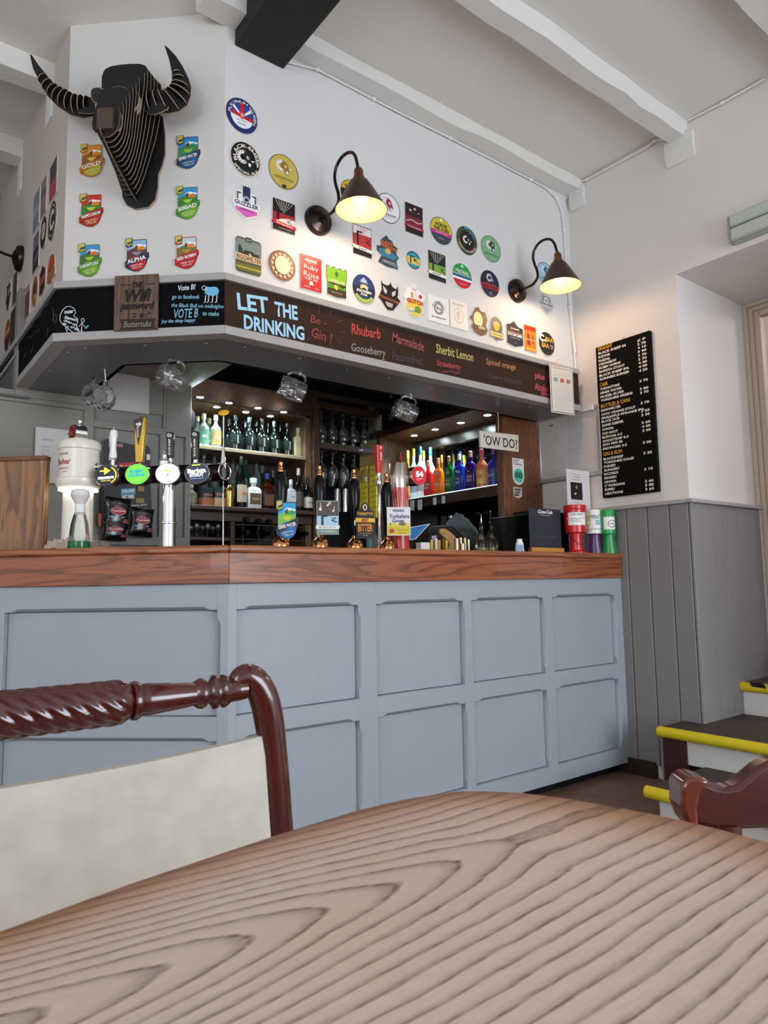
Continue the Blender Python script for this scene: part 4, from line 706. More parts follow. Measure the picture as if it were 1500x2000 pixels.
# faint old chalk on the left run
for k,(a,b) in enumerate((((60,640),(66,634)),((75,620),(82,612)),((88,600),(96,592)),((57,660),(64,655)),((70,650),(78,642)),((88,668),(90,680)),((104,600),(104,628)),((46,700),(50,690)),((60,690),(66,676)),((94,640),(92,655)))):
    pline(PHL,[a,((a[0]+b[0])/2+1,(a[1]+b[1])/2),b],1.1,'#55565a',can)
pline(PHL,circ(108,622,3,9,14),1.0,'#5a5b5e',can,close=True)
# wifi sign
WT=PHC.hit(229,543,.014)
wf=root('wifi_sign',PHC.M@Matrix.Translation(PHC.loc(270,595)+(.0,)),'rustic brown plank sign with black brush lettering hung on the canopy corner','sign')
a=PHC.loc(229,544); b=PHC.loc(312,646); c=PHC.loc(270,595); wx0,wx1,wy0,wy1=a[0]-c[0],b[0]-c[0],b[1]-c[1],a[1]-c[1]
nW=3
for i in range(nW):
    x0=wx0+(wx1-wx0)*i/nW; x1=wx0+(wx1-wx0)*(i+1)/nW
    MB().box(x0+.0006,x1-.0006,wy0,wy1,.010,.022).build('plank',wood('#6b5140','#4b382c',(20,2,20),.7,3),wf,bevel=.0015)
WF=Plane(tuple(PHC.o+PHC.n*.0225),tuple(PHC.d)[:2])
bpy.context.view_layer.update()
for s,x,y,x2,y2,h,bo in (('THE',259,557,280,556,11,.05),('Wifi',244,578,296,575,25,.035),('password',235,600,302,598,19,.035),('is',272,616,283,615,9,.04)): ptxt(WF,s,(x,y),(x2,y2),h,'#1f1713',wf,bo,shear=.25)
ppoly(WF,[(233,624),(304,622),(299,632),(303,641),(234,644),(239,634)],'#2c211c',wf,'banner')
ptxt(WF,'Buttertubs',(242,634),(296,632),12,'#9a8a7c',wf,.0,z=.0016,shear=.2)
for p in ([(236,557),(256,556)],[(284,555),(303,554)],[(259,612),(266,614)],[(288,613),(295,611)],[(259,620),(266,618)]): pline(WF,p,1.4,'#1f1713',wf,'flourish')
# ---------------- price board on the right wall
bt=PR.loc(1168,681); bz=PR.loc(1291,960); BWd=bz[0]-bt[0]; BHt=bt[1]-bz[1]
pb=root('price_board',PR.M@Matrix.Translation((bt[0],bz[1],0)),'tall black price board with white and yellow peg letters on the right wall','notice board')
MB().box(0,BWd,0,BHt,.0,.02).build('board',P('#12100d',.7,0,0,0,1.2),pb,bevel=.002)
for i in range(70): pass
MB().box(.0,BWd,0,BHt,.0205,.0206).build('letter_panel',P('#12100d',.8,0,0,0,1.15,bump=(180,.4,.2)),pb)
MB().tube([(BWd*.52,BHt+.002,.01),(BWd*.52,BHt+.012,.012)],.003,8).build('hook',STEEL,pb)
rows_=[('DRAUGHT',580,1),('BLACK SHEEP 54',618,0),('BUDVAR',652,0),('PARDAL',686,0),('STRONGBOW',718,0),('BOBBY HORNS',750,0),('BARISTA STOUT',783,0),('BLACK SHEEP IPA',817,0),('GUINNESS SURGER',850,0),('CASK',898,1),('THEAKSTONS',937,0),('SEMER WATER',971,0),('MUKER SILVER',1005,0),('YORKSHIRE GREENS',1037,0),('BOTTLES & CANS',1087,1),('RIGGWELTER',1124,0),('CHOC ORANGE STOUT',1160,0),("PINEAPPLE M'SHAKE IPA",1192,0),('BLACK DUB',1222,0),('GAME KEEPER',1257,0),('CORONA',1292,0),('OLD MOUT',1327,0),('BUDVAR 0-5',1360,0),('GHOSTSHIP 0-5',1393,0),('SAN MIG 00',1424,0),('ERDINGER 0-5',1459,0),('GIN & RUM',1505,1),('BLACKSHEEP',1548,0),('YORKSHIRE DALES',1580,0),('FORGED',1613,0),('SLINGSBY',1645,0),('BACARDI',1678,0),('KRAKEN',1712,0),('HAVANA',1746,0),("C' MORGANS",1779,0),('BUMBU',1812,0),('LIBATIONS',1846,0)]
for s,y,hd in rows_:
    f=(y-558)/1322; h=BHt*(.0245 if hd else .0165)
    text(s,BWd*.05,BHt*(1-f),BWd*.0375*len(s)*(1.05 if hd else 1),h,P('#d9a328' if hd else '#e8e4da',.6),pb,z=.0225,align='L',bold=.02 if hd else .03)
for s,y in (('£ P',462),('3 70',497),('4 10',530),('3 90',565),('3 70',600),('3 70',635),('4 30',668),('4 00',702),('4 20',738),('3 70',832),('3 80',903),('3 70',937),('3 70',1030),('3 50',1102),('3 30',1137),('3 60',1205),('4 00',1240),('2 60',1275),('3 00',1382),('3 35',1475),('3 10',1617),('2 60',1722),('3 85',1757),('3 60',1792)):
    f=(y-403)/1420; text(s,BWd*.78,BHt*(1-f),BWd*.15,BHt*.0165,P('#e8e4da',.6),pb,z=.0225,align='L',bold=.03,name='price')
# ---------------- notice hanging at the canopy end, and framed lists on the side wall
def panelroot(name,pl,pxc,label,cat,off=0): 
    l=pl.loc(*pxc,off) if off else pl.loc(*pxc); return root(name,pl.M@Matrix.Translation((l[0],l[1],off)),label,cat),l
NPl=Plane((0,YH-.03,0),(1,0))
NP2=Plane(tuple(NPl.hit(1077,750)),(1,-.12))
ns,l=panelroot('policy_notice',NP2,(1077,805),'portrait notice in a clear holder at the right end of the canopy','notice')
a=NP2.loc(1076,696); b=NP2.loc(1126,812); w=b[0]-a[0]; h=a[1]-b[1]-.035
MB().box(0,w,0,h,-.004,.0).build('holder',P('#c9c3b8',.3,coat=.5),ns,bevel=.001); MB().box(.006,w-.006,.006,h-.006,.0,.0006).build('border',DM('#4b4540'),ns); MB().box(.0085,w-.0085,.0085,h-.0085,.0006,.0010).build('sheet',DM('#d6cfc4'),ns)
text('AGE VERIFICATION POLICY',w/2,h*.92,w*.8,h*.028,DM('#3a3531'),ns,z=.0012)
for i in range(30):
    y=h*(.86-.027*i); 
    if 4<i<9: continue
    text('our policy on the sale of alcohol applies to all who look young' if i%3 else 'please ask any member of our team for help today',w/2,y,w*(.72-.1*(i%4==3)),h*.010,DM('#7d756c'),ns,z=.0012,bold=0)
for k,c in enumerate(('#7f98a8','#b4655a','#9c7a62')): MB().box(w*(.15+.27*k),w*(.15+.27*k+.17),h*.64,h*.72,.001,.0014).build('card_picture',DM(c),ns)
MB().tube([(w*.35,h+.03,-.003),(w*.35,h,-.003)],.0015,6).build('hanging_string',DM('#b9b4a8'),ns)
fr_,l=panelroot('framed_list',PR,(1057,946),'aluminium-framed white sheets on the side wall behind the counter end','notice board')
W2=PR.loc(1180,900)[0]-l[0]; H2=.375
MB().box(0,W2,0,H2,.0,.012).build('backboard',P('#c7c2be',.5),fr_)
for x0,x1,y0,y1 in ((0,W2,0,.022),(0,W2,H2-.022,H2),(0,.022,.022,H2-.022),(W2-.022,W2,.022,H2-.022)): MB().box(x0,x1,y0,y1,.0,.022).build('frame',P('#aeaaa6',.35,.5),fr_,bevel=.004)
for k in range(2):
    x0=.03+k*(W2/2-.02); MB().box(x0,x0+W2/2-.05,.04,H2-.03,.0125,.0132).build('sheet',DM('#c9c3bf'),fr_)
    if k==0: text('MENU',x0+.07,H2-.055,.03,.010,DM('#444'),fr_,z=.0138,bold=.04)
    for i in range(22 if k==0 else 14): text('item served daily with sauce' if i%3 else 'terms apply to all orders here',x0+.012,H2-.08-.0125*i,(W2/2-.08)*(.9-.3*((i*7)%5)/5),.0045,DM('#8b8682'),fr_,z=.0136,align='L',bold=0,name='print')
struct('trim_4',MB().box(X0-.035,X0,2.2,2.62,1.84,1.865),P('#d9d5d0',.5),'white ledge above the framed list')
# sheets on the panelled wall
PW=Plane((0,YP-.008,0),(1,0))
def sheetpile(x0,y0,x1,y1,n,label,lines=True):
    r,l=panelroot('paper_sheets',PW,(x0,y1),label,'paper'); a=PW.loc(x0,y0); b=PW.loc(x1,y1); w,h=b[0]-a[0],a[1]-b[1]
    for i in range(n): MB().box(.002*i,w-.001*i,-.004*(n-i),h,.0012*i,.0012*i+.001).build('sheet',DM('#cbc7c2'),r)
    return r,w,h,.0012*n
r,w,h,z=sheetpile(209,700,289,792,4,'thick pad of white sheets pinned under the low ceiling')
for i in range(24): text('stock order 0 12 4 0 8 week count',w*.52,h*.9-h*.03*i,w*.46,h*.012,DM('#a39e99'),r,z=z,bold=0,name='print')
r,w,h,z=sheetpile(66,826,165,938,2,'wide white leaderboard sheet pinned behind the lager font')
text('Leaderboard',w*.12,h*.78,w*.22,h*.035,DM('#55524f'),r,z=z,align='L')
for i,s in enumerate(('January','February','March','April','May','June')): text(s,w*.12,h*.64-h*.075*i,w*.16,h*.035,DM('#7d7976'),r,z=z,align='L',bold=0)
for i in range(9): MB().box(w*.1,w*.95,h*.67-h*.075*i,h*.673-h*.075*i,z-.0003,z).build('rule',DM('#a5a19d'),r)
MB().box(w*.33,w*.335,.04,h*.68,z-.0003,z).build('rule',DM('#a5a19d'),r)
MB().tube([(w*.62,h*.93,z),(w*.62,h*.93,z+.004)],.003,8).build('pin',BLACK,r)
finish_text()
# ---------------- bull head of stacked plates with sunglasses
SL=[P('#120f0e',.55),P('#a58e78',.6)]
HO=PWC.hit(262,290); bull=root('bull_head',PWC.M.copy(),'wall-mounted bull head built of black plates with light edges, between the pump clips','wall sculpture')
bull.matrix_world=Matrix.Translation(HO)@PWC.M.to_3x3().to_4x4()
I=bull.matrix_world.inverted()
def hl(x,y,off):                          # point at a given distance off the wall, in the head's own frame
    return I@PWC.hit(x,y,off)
board=[(205,170),(235,165),(274,166),(281,173),(284,190),(300,215),(318,228),(322,262),(322,300),(317,322),(309,340),(308,365),(303,390),(290,404),(265,408),(247,400),(239,385),(236,350),(228,320),(216,290),(204,250),(200,210)]
B0=[hl(x,y,.012) for x,y in board]; mb=MB().prism([(p.x,p.y) for p in B0],.0,.012,0,None,1); mb.build('back_plate',SL,bull,bevel=.001)
def smooth(pts,it=2):
    for _ in range(it):
        o=[]
        for i in range(len(pts)):
            a,b=pts[i],pts[(i+1)%len(pts)]; o+=[(a[0]*.75+b[0]*.25,a[1]*.75+b[1]*.25),(a[0]*.25+b[0]*.75,a[1]*.25+b[1]*.75)]
        pts=o
    return pts
def lerp(a,b,t): return a+(b-a)*t
bx=[p.x for p in B0]; by=[p.y for p in B0]; cxm=(max(bx)+min(bx))/2; topy=max(by)
sn=hl(212,240,.27)                         # nose
N_=13
for k in range(N_):
    t=k/(N_-1); d=.03+.25*t
    ci=lerp(cxm+.004,sn.x,t**1.0)*1 
    ty=lerp(topy-.01,sn.y+.055,max(0,(t-.35)/.65)**1.0)
    by_=lerp(min(by)+.05,sn.y-.055,t**.8)
    w=lerp(.104,.047,t**.8) ; wl=lerp(.060,.042,t)
    pts=[(-w*.8,ty),(0,ty+.006),(w*.8,ty),(w,ty-.03),(w*(1.0-.12*math.sin(t*3)),lerp(ty,by_,.45)),(wl,lerp(ty,by_,.8)),(wl*.5,by_),(0,by_-.008),(-wl*.5,by_),(-wl,lerp(ty,by_,.8)),(-w*(1.0-.12*math.sin(t*3)),lerp(ty,by_,.45)),(-w,ty-.03)]
    if t<.45: pts=[(x*(1+(.12*(y>ty-.08))),y) for x,y in pts]
    pts=smooth([(x+ci,y) for x,y in pts],1)
    MB().prism(pts,d,d+.004,0,None,1).build('slice',SL,bull)
# centre keel joining the slices, and nose block
keel=[(0,topy-.10),(.10,topy-.12),(.15,topy-.15),(.29,sn.y+.0),(.29,sn.y-.045),(.2,lerp(min(by),sn.y,.6)-.02),(.05,min(by)+.035),(0,min(by)+.03)]
for dx in (-.0,.0):
    M=Matrix(((0,0,1,cxm*.4+sn.x*.6-.003),(0,1,0,0),(1,0,0,.01),(0,0,0,1)))
    MB(M).prism([(a,b) for a,b in keel],0,.006,0,None,1).build('keel',SL,bull)
MB().box(sn.x-.028,sn.x+.028,sn.y-.04,sn.y+.035,.28,.30,M=None).build('muzzle_block',P('#4a3a2e',.6),bull,bevel=.003)
for s in (-1,1): MB().prism(smooth([(sn.x+s*x,sn.y+y) for x,y in ((.03,.04),(.048,.03),(.055,-.02),(.035,-.045),(.03,0))],1),.275,.281,0,None,1).build('nostril_plate',SL,bull)
# horns: crescent plate plus ribs across it
def horn(px,ribs,d,side):
    pts=[hl(x,y,d) for x,y in px]; Z=pts[0].z
    MB().prism([(p.x,p.y) for p in pts],Z,Z+.006,0,None,1).build('horn_plate',SL,bull)
    for (x1,y1),(x2,y2) in ribs:
        a=hl(x1,y1,d); b=hl(x2,y2,d); m=(a+b)/2; r=(b-a).length/2*1.0; ax=(b-a).normalized(); M=Matrix.Translation((m.x,m.y,Z+.003))
        X=Vector((ax.x,ax.y,0)); Zv=Vector((0,0,1)); N=X.cross(Zv); M=M@Matrix((X,Zv,N)).transposed().to_4x4()
        MB(M).prism(circ(0,0,r,r*.8,18),-.0015,.0015,0,None,1).build('horn_rib',SL,bull)
lh=[(60,108),(64,110),(76,128),(90,145),(102,160),(118,173),(136,183),(160,190),(186,193),(186,228),(165,232),(140,226),(115,210),(95,190),(78,160),(66,135)]
lr=[((76,160),(91,146)),((84,174),(101,157)),((94,186),(112,166)),((104,197),(122,172)),((116,207),(132,177)),((130,216),(140,182)),((145,222),(150,186)),((158,225),(161,188)),((170,226),(172,190))]
horn(lh,lr,.10,-1)
rh=[(322,90),(330,96),(345,112),(358,132),(369,155),(374,172),(373,190),(366,208),(350,219),(330,223),(300,222),(282,218),(280,180),(296,178),(318,178),(331,172),(337,160),(337,145),(332,120)]
rr_=[((338,144),(352,140)),((338,154),(360,152)),((336,164),(368,170)),((333,171),(371,186)),((328,176),(366,204)),((321,180),(350,215)),((312,180),(330,220)),((302,180),(312,220)),((292,180),(294,218))]
horn(rh,rr_,.10,1)
for px in ([(150,220),(158,214),(172,211),(186,212),(188,222),(170,224)],[(286,222),(300,206),(316,202),(328,206),(331,212),(318,220),(300,226)]):
    e=[hl(x,y,.12) for x,y in px]; MB().prism(smooth([(p.x,p.y) for p in e],1),e[0].z,e[0].z+.006,0,None,1).build('ear_plate',SL,bull)
# brow plate the glasses sit on
br=[hl(x,y,.17) for x,y in ((196,196),(215,178),(250,172),(272,180),(268,210),(248,222),(214,222),(196,212))]
MB().prism(smooth([(p.x,p.y) for p in br],1),br[0].z-.03,br[0].z,0,None,1).build('brow_plate',SL,bull)
g=root('sunglasses',bull.matrix_world.copy(),'black aviator sunglasses with thin metal rims resting on the bull head','sunglasses')
def lens(pts,nm):
    q=smooth([(p.x,p.y) for p in [hl(x,y,.20) for x,y in pts]],2); z=hl(200,190,.20).z
    MB().prism(q,z,z+.002).build('lens',P('#0c0d0f',.05,coat=1),g); MB().tube([(x,y,z+.001) for x,y in q],.0018,6,closed=True).build('rim',P('#cfc8bd',.2,1),g)
lens([(177,174),(195,171),(206,177),(206,190),(198,201),(186,203),(179,195)],0); lens([(218,172),(235,169),(248,173),(252,186),(246,199),(233,203),(221,193),(217,180)],0)
z=hl(200,190,.20).z
a=hl(206,180,.20); b=hl(218,178,.20); MB().tube([(a.x,a.y,z),((a.x+b.x)/2,a.y+.004,z),(b.x,b.y,z)],.0012,6).build('bridge',P('#9a948c',.2,1),g)
a=hl(251,182,.20); b=hl(280,187,.12); MB().tube([(a.x,a.y,z),(b.x,b.y,.10)],.0012,6).build('temple_arm',P('#5a554e',.3,1),g)
# ---------------- swan-neck wall lamps
def lamp(pl,base,S1,label,lit=True):
    """base: wall pixel of the round rose; shape in metres in the wall's frame"""
    c=pl.hit(*base); M=pl.M.copy(); M.translation=c
    t=root('wall_lamp',M,label,'wall lamp','brown swan-neck wall lamps')
    T=Matrix(((1,0,0,0),(0,1,0,0),(0,0,1,0),(0,0,0,1)))
    MB().lathe([(.0,.0),(.062,0),(.062,.012),(.056,.022),(.04,.028),(.03,.034),(.012,.04),(0,.04)],32).build('wall_rose',GUN,t)
    for sx_ in (-1,1): MB().cyl(.004,.026,.034,10,M=Matrix.Translation((.028*sx_,0,0))).build('screw',GUN,t)
    arm=[(0,0,.03),(0,0,.07),(0,.008,.10),(0,.035,.125),(0,.075,.125),(0,.12,.112),(0,.165,.105),(0,.205,.115),(0,.232,.14),(0,.240,.172),(0,.228,.205),(0,.195,.226),(0,.150,.238),(0,.128,.243)]
    P2=[];V=[Vector(a) for a in arm]
    for i in range(len(V)-1):
        a=V[max(i-1,0)];b=V[i];c2=V[i+1];d=V[min(i+2,len(V)-1)]
        for k in range(4):
            u=k/4; P2.append(.5*((2*b)+(-a+c2)*u+(2*a-5*b+4*c2-d)*u*u+(-a+3*b-3*c2+d)*u**3))
    P2.append(V[-1]); MB().tube([Vector((.035*min(1,p.z/.22),p.y*.89,p.z)) for p in P2],.0065,12).build('arm',GUN,t)
    # shade axis points down and slightly outwards
    ax=Vector((0.07,-1,.0)).normalized(); X=Vector((1,0,0)); Y=ax.cross(X); Ms=Matrix((X,Y,ax)).transposed().to_4x4(); Ms.translation=Vector((.036,.118,.242))
    MB(Ms).lathe([(.0,0),(.014,0),(.018,.008),(.019,.03),(.024,.038),(.024,.048)],24).build('lamp_holder',P('#7a5230',.35,.7),t)
    o=MB(Ms).lathe([(.022,.045),(.036,.052),(.052,.078),(.100,.165),(.102,.165),(.1005,.166)],40,open_=True)
    o=o.build('shade',P('#4c3a30',.4,.5),t)
    MB(Ms).lathe([(.020,.047),(.034,.054),(.050,.079),(.0995,.1655)],40,open_=True).build('shade_lining',P('#7d6850',.55),t)
    if lit:
        MB(Ms).lathe([(.0,.045),(.012,.05),(.014,.065),(.028,.095),(.032,.115),(.026,.135),(.012,.145),(0,.147)],20).build('bulb',P('#ffbe7a',.3,0,9),t)
        l=bpy.data.lights.new('lamp_light','POINT'); l.energy=3.0; l.color=(1,.69,.42); l.shadow_soft_size=.03
        q=bpy.data.objects.new('lamp_light',l); COL.objects.link(q); q.parent=t; q.location=Ms@Vector((0,0,.158))
    return t
l1=lamp(PWR,(620,432),1,'swan-neck lamp with lit brown cone shade, nearer of the two on the clip wall')
l2=lamp(PWR,(1008,569),1,'swan-neck lamp with lit brown cone shade by the room corner, further of the two')
l3=lamp(PWL,(42,506),1,'unlit dark lamp rose and arm on the far-left wall',False)
# ---------------- fluorescent fitting over the recess
fo=PR.hit(1436,500); fx=root('strip_light',PR.M@Matrix.Translation((PR.loc(1436,455)[0],2.50,0)),'switched-off twin fluorescent fitting on the right wall over the recess','strip light')
MB().box(0,1.2,-.065,.065,.0,.03).build('housing',P('#a9ada6',.5),fx,bevel=.004)
MB().prism([(-.0,-.06),(1.2,-.06),(1.2,.0),(0,.0)],.03,.055).build('diffuser',P('#b9c0b6',.3,coat=.4),fx,bevel=.008); MB().prism([(-.0,.004),(1.2,.004),(1.2,.06),(0,.06)],.03,.055).build('diffuser',P('#b9c0b6',.3,coat=.4),fx,bevel=.008)
MB().box(-.012,.0,-.06,.06,0,.05).build('end_cap',P('#9aa098',.5),fx,bevel=.003)
# fairy lights seen through the doorway
fl=root('fairy_lights',Vector((5.98,1.9,1.9)),'string of tiny red-white fairy lights in the room beyond the doorway','fairy lights')
for k in range(9):
    p=onx(1487+ (k*7)%16,722+(k*13)%40,5.97)-Vector((5.98,1.9,1.9)); MB(Matrix.Translation(p)).lathe([(0,-.01),(.008,-.005),(.01,0),(.008,.005),(0,.01)],8).build('bulb',P('#ff6a50' if k%3 else '#ffd8c0',.3,0,8),fl)
# ---------------- things on and behind the bar
UPR=Matrix.Rotation(-PI/2,4,'X')          # turns a lathe's axis from z to the local y (up) of a wall frame
def BR_(off): return Plane((0,YB+off,0),(1,0))
def BC_(off): return Plane(tuple(Vector((.97,YB,0))+Vector((CD.y,-CD.x,0))*off),(-CD.x,-CD.y))
class Item:
    def __init__(s,name,pl,cx,y,label,cat,group=None,z=None,off=0):
        h=pl.hit(cx,y,off); z0=h.z if z is None else z; s.pl=pl; s.off=off
        M=pl.M.to_3x3().to_4x4(); M.translation=(h.x,h.y,z0); s.M=M; s.I=M.inverted(); s.t=root(name,M,label,cat,group); s.m=mpp(h)
    def p(s,x,y,o=0): v=s.I@s.pl.hit(x,y,s.off+o); return (v.x,v.y)
    def y(s,x,y): return s.p(x,y)[1]
def lathe_up(prof,n=24,x=0,z=0,sq=None,**k): return MB(Matrix.Translation((x,0,z))@UPR).lathe(prof,n,sq=sq,**k)
def attach(o,t):
    M=o.matrix_world.copy(); o.parent=t; o.matrix_parent_inverse=Matrix(); o.matrix_local=t.matrix_world.inverted()@M
    for k in ('label','category','group'):
        if k in o: del o[k]
# four hand pumps with clips
def wplace(it,x,y,w,h,zoff):
    c=it.p(x,y); M=it.M@Matrix.Translation((c[0],c[1],zoff)); return (M,w*it.m/2,h*it.m/2)
BARP=BR_(.26)
def pump(cx,top,label,cl,edge='#d9c7a0'):
    it=Item('hand_pump',BARP,cx,1066,label,'hand pump','hand pumps along the bar',z=ZT); H=it.y(cx,top); t=it.t
    lathe_up([(.036,0),(.036,.018),(.034,.034),(.026,.044),(.014,.055),(.013,.065)],28).build('brass_base',BRASS,t)
    b=.065; L=H-.045-b
    lathe_up([(.012,b),(.0135,b+.15*L),(.019,b+.42*L),(.0245,b+.68*L),(.0245,b+.82*L),(.019,b+.94*L),(.011,b+L)],28).build('handle',P('#0a0a0b',.16,0,0,0,1.3),t)
    q=b+L; lathe_up([(.0125,q),(.0125,q+.005),(.008,q+.009),(.0095,q+.016),(.006,q+.021),(.0085,q+.03),(.008,q+.037),(.004,q+.041),(0,q+.045)],20).build('finial',BRASS,t)
    x,y,w,h,shape,base,layers=cl
    o=clip(None,0,0,0,0,shape,base,layers,'x',edge=edge,place=wplace(it,x,y,w,h,.045)); o.data.name='pump_clip'; attach(o,t)
    MB().box(-.006,.006,it.p(x,y)[1]-.02,it.p(x,y)[1]+.0,.0,.046).build('clip_bracket',CHROME,t)
    t.matrix_world=it.M@Matrix.Rotation(-.5,4,'Y')
    return it
pump(549,899,'hand pump with blue lakeside clip, leftmost of the four black handles',(559,1018,44,76,'wens','#2b3f5a',wens('SEMER WATER','#2fa0d8','#7dbb4c','#c9d23a','#26303a','#2b6fb9',('Legendary','Tale of'),'#4c9a3c')))
pump(625,907,'hand pump with grey-brown clip of musical notes and a signpost',(636,1014,43,66,'tag','#7f978c',[('b',.05,.95,'#544942'),('b',-.45,.1,'#a9d3e6'),('t','§ ♪',0,.0,.0001,.0001,OFFW),('p',E(-.65,.5,.12,.1),OFFW,'note'),('p',[(-.66,.45),(-.6,.45),(-.6,.85),(-.66,.85)],OFFW,'note'),('p',E(.0,.72,.09,.06),OFFW,'note'),('p',[(.05,.7),(.1,.7),(.1,.92),(.3,.95),(.3,.75),(.26,.75),(.26,.88),(.05,.86)],OFFW,'note'),('p',E(.5,.4,.09,.06),OFFW,'note'),('p',[(.55,.4),(.6,.4),(.62,.65),(.57,.65)],OFFW,'note'),('p',[(-.55,-.45),(-.38,-.45),(-.38,.05),(.0,.05),(.0,.15),(-.55,.15)],'#1d2c33','signpost'),('p',[(.15,.0),(.7,-.05),(.3,-.15),(.8,-.3),(.88,-.26),(.5,-.16),(.85,.0)],'#1c2a30','river'),('p',[(-1.06,-.45),(1.1,-.47),(1.0,-.68),(-1.06,-.66)],OFFW,'ribbon'),('t','MUKER SILVER',0,-.56,1.5,.1,'#8b8f88'),('t','YORKSHIRE DALES BREWING',0,-.8,1.3,.08,OFFW)]))
pump(693,914,'hand pump with black and gold gabled clip',(707,1019,38,70,[(-.85,-1),(.85,-1),(.9,-.4),(1,-.3),(1,.0),(.9,.1),(.9,.5),(.5,.65),(.15,.98),(-.15,.98),(-.5,.65),(-.9,.5),(-.9,.1),(-1,.0),(-1,-.3),(-.9,-.4)],'#17130f',[('p',E(0,.72,.22,.18),'#d9c9a3','medal'),('p',E(0,.72,.1,.12),'#3a2a18','portrait'),('t','THEAKSTON',0,.36,1.55,.16,'#d99b3a',0,.03),('p',[(-1,.12),(1,.1),(1,-.12),(-1,-.1)],'#eeb02c','ribbon'),('t','BEST',0,.0,.7,.16,'#8a1f16',0,.05),('t','BITTER',0,-.42,1.5,.42,'#e08a35',0,.03),('p',[(-.6,-.72),(.6,-.72),(.6,-.74),(-.6,-.74)],'#b9954c'),('t','3.8% VOL',0,-.84,.5,.06,'#c9b98a')]))
pump(757,922,'hand pump with white and yellow meadow clip, rightmost of the black handles',(771,1021,46,55,'rect','#dcdbe6',[('b',-.95,-.2,'#cfc02e'),('p',[(-.95,-.2),(-.5,-.1),(.1,-.2),(.6,-.08),(.95,-.18),(.95,-.35),(-.95,-.35)],'#ddd04a','hills'),('p',E(.3,-.2,.32,.12),'#6d6a2a','tree'),('p',E(-.7,-.2,.06,.1),'#5a6a2a','tree'),('t','PENNINE',0,.75,.95,.2,'#55525c'),('t','Yorkshire',.05,.36,1.7,.28,'#1f1d22'),('t','Green',-.05,.04,1.0,.26,'#1f1d22'),('p',E(-.6,-.68,.2,.16),'#c9304a','rose'),('t','A Light Amber Ale',.3,-.6,1.0,.08,'#4b4310'),('t','4.0% abv',.35,-.82,.7,.07,'#6b5f15')]))
# copper finish of curved lager font with the illuminated 54 badge
it=Item('lager_font',BR_(.30),781,1066,'red and white striped lager font with round numbered badge on the bar','beer font',z=ZT); H=it.y(781,906); r=19*it.m
lathe_up([(r*1.05,0),(r*1.02,.02),(r*.92,.10),(r,H*.72)],28).build('striped_body',P('#b8342c',.3,coat=.4),it.t)
for k in range(9):
    a=-PI/2+(k-4)*.26; a2=a-.55
    pts=[Vector((math.cos(lerp(a,a2,j/8))*r*1.015*(1-.07*math.sin(j/8*PI)),.10+(H*.60)*j/8,-math.sin(lerp(a,a2,j/8))*r*1.015*(1-.07*math.sin(j/8*PI)))) for j in range(9)]
    MB().tube([(p.x,p.y,p.z) for p in pts],.0016,5).build('stripe',OFFW and DM('#eadfd6'),it.t)
lathe_up([(r,H*.72),(r*1.02,H*.74),(r*1.04,H*.99),(r*.98,H)],28).build('copper_collar',STEEL,it.t)
c=it.p(803,932); 
MB(Matrix.Translation((c[0],c[1],0))).cyl(19*it.m,.0,.055,32).build('badge_drum',STEEL,it.t)
MB(Matrix.Translation((c[0],c[1],.055))).lathe([(17.5*it.m,0),(17*it.m,.003),(0,.003)],32).build('badge_face',P('#b51f2e',.3,0,.35),it.t)
text('54',c[0],c[1]+.006,.042,.026,P('#f6efe9',.4,0,.6),it.t,z=.0592,rot=.1,bold=.05,name='number'); text('PALE YORKSHIRE\nLAGER',c[0],c[1]-.017,.034,.009,P('#f6efe9',.4,0,.4),it.t,z=.0592,rot=.1)
# red tap handle
it=Item('tap_handle',BR_(.34),742,1066,'tall red tap handle on a chrome stem behind the pumps','tap',z=ZT)
a,b=it.y(742,871),it.y(742,925)
lathe_up([(.012,0),(.012,.06),(.008,.07),(.008,b-.06),(.013,b-.05),(.013,b-.03),(.009,b-.02),(.011,b)],16).build('stem',CHROME,it.t)
MB(UPR).lathe([(.011,b),(.018,b+(a-b)*.6),(.019,a)],20,sq=5).build('handle',P('#c32a22',.35,coat=.3),it.t)
text('SHEEP',0,b+(a-b)*.6,(a-b)*.3,.008,P('#f2ece6',.5),it.t,z=.0192,rot=PI/2,bold=.03); MB().prism(arcp(0,a-.012,.003,.006,30,330,12),.0190,.0196).build('emblem',DM('#f2ece6'),it.t)
# chrome T-bar font with four lit ovals
PC=BC_(.30); it=Item('beer_tap_tower',PC,331,1066,'chrome T-bar beer tower with four lit oval badges over the left counter','beer font',z=ZT); t=it.t; m=it.m
xb=it.p(331,930)[0]; yb_=it.y(331,926)
lathe_up([(.042,0),(.042,.008),(.025,.012),(.024,.10),(.028,.102),(.028,.108),(.024,.11),(.024,yb_)],28,x=xb).build('column',CHROME,t)
xl=it.p(192,926)[0]; xr=it.p(437,926)[0]
MB(Matrix.Translation((xl,yb_,0))@Matrix.Rotation(PI/2,4,'Y')).lathe([(.0,0),(.026,0),(.033,.006),(.033,xr-xl-.006),(.026,xr-xl),(0,xr-xl)],28).build('cross_bar',P('#2c2322',.15,.9),t)
bad=[(223,933,'#131a24',[('STRONGBOW',-.25,1.3,.26,'#eef0e4',.05),('ORIGINAL CIDER',-.52,.8,.1,'#e2c92c',.02)]),(282,931,'#63c52e',[('BOBBY',.28,1.2,.36,'#1f7f8c',.06),('HORNS',-.1,1.35,.36,'#1f7f8c',.06)]),(340,930,'#f3f6f4',[]),(396,929,'#16202e',[('Barista',.22,1.45,.42,'#f1f2ef',.04),('STOUT',-.18,1.1,.32,'#f1f2ef',.05),('yorkshire roasted',-.5,1.0,.12,'#6d9bd6',.02)])]
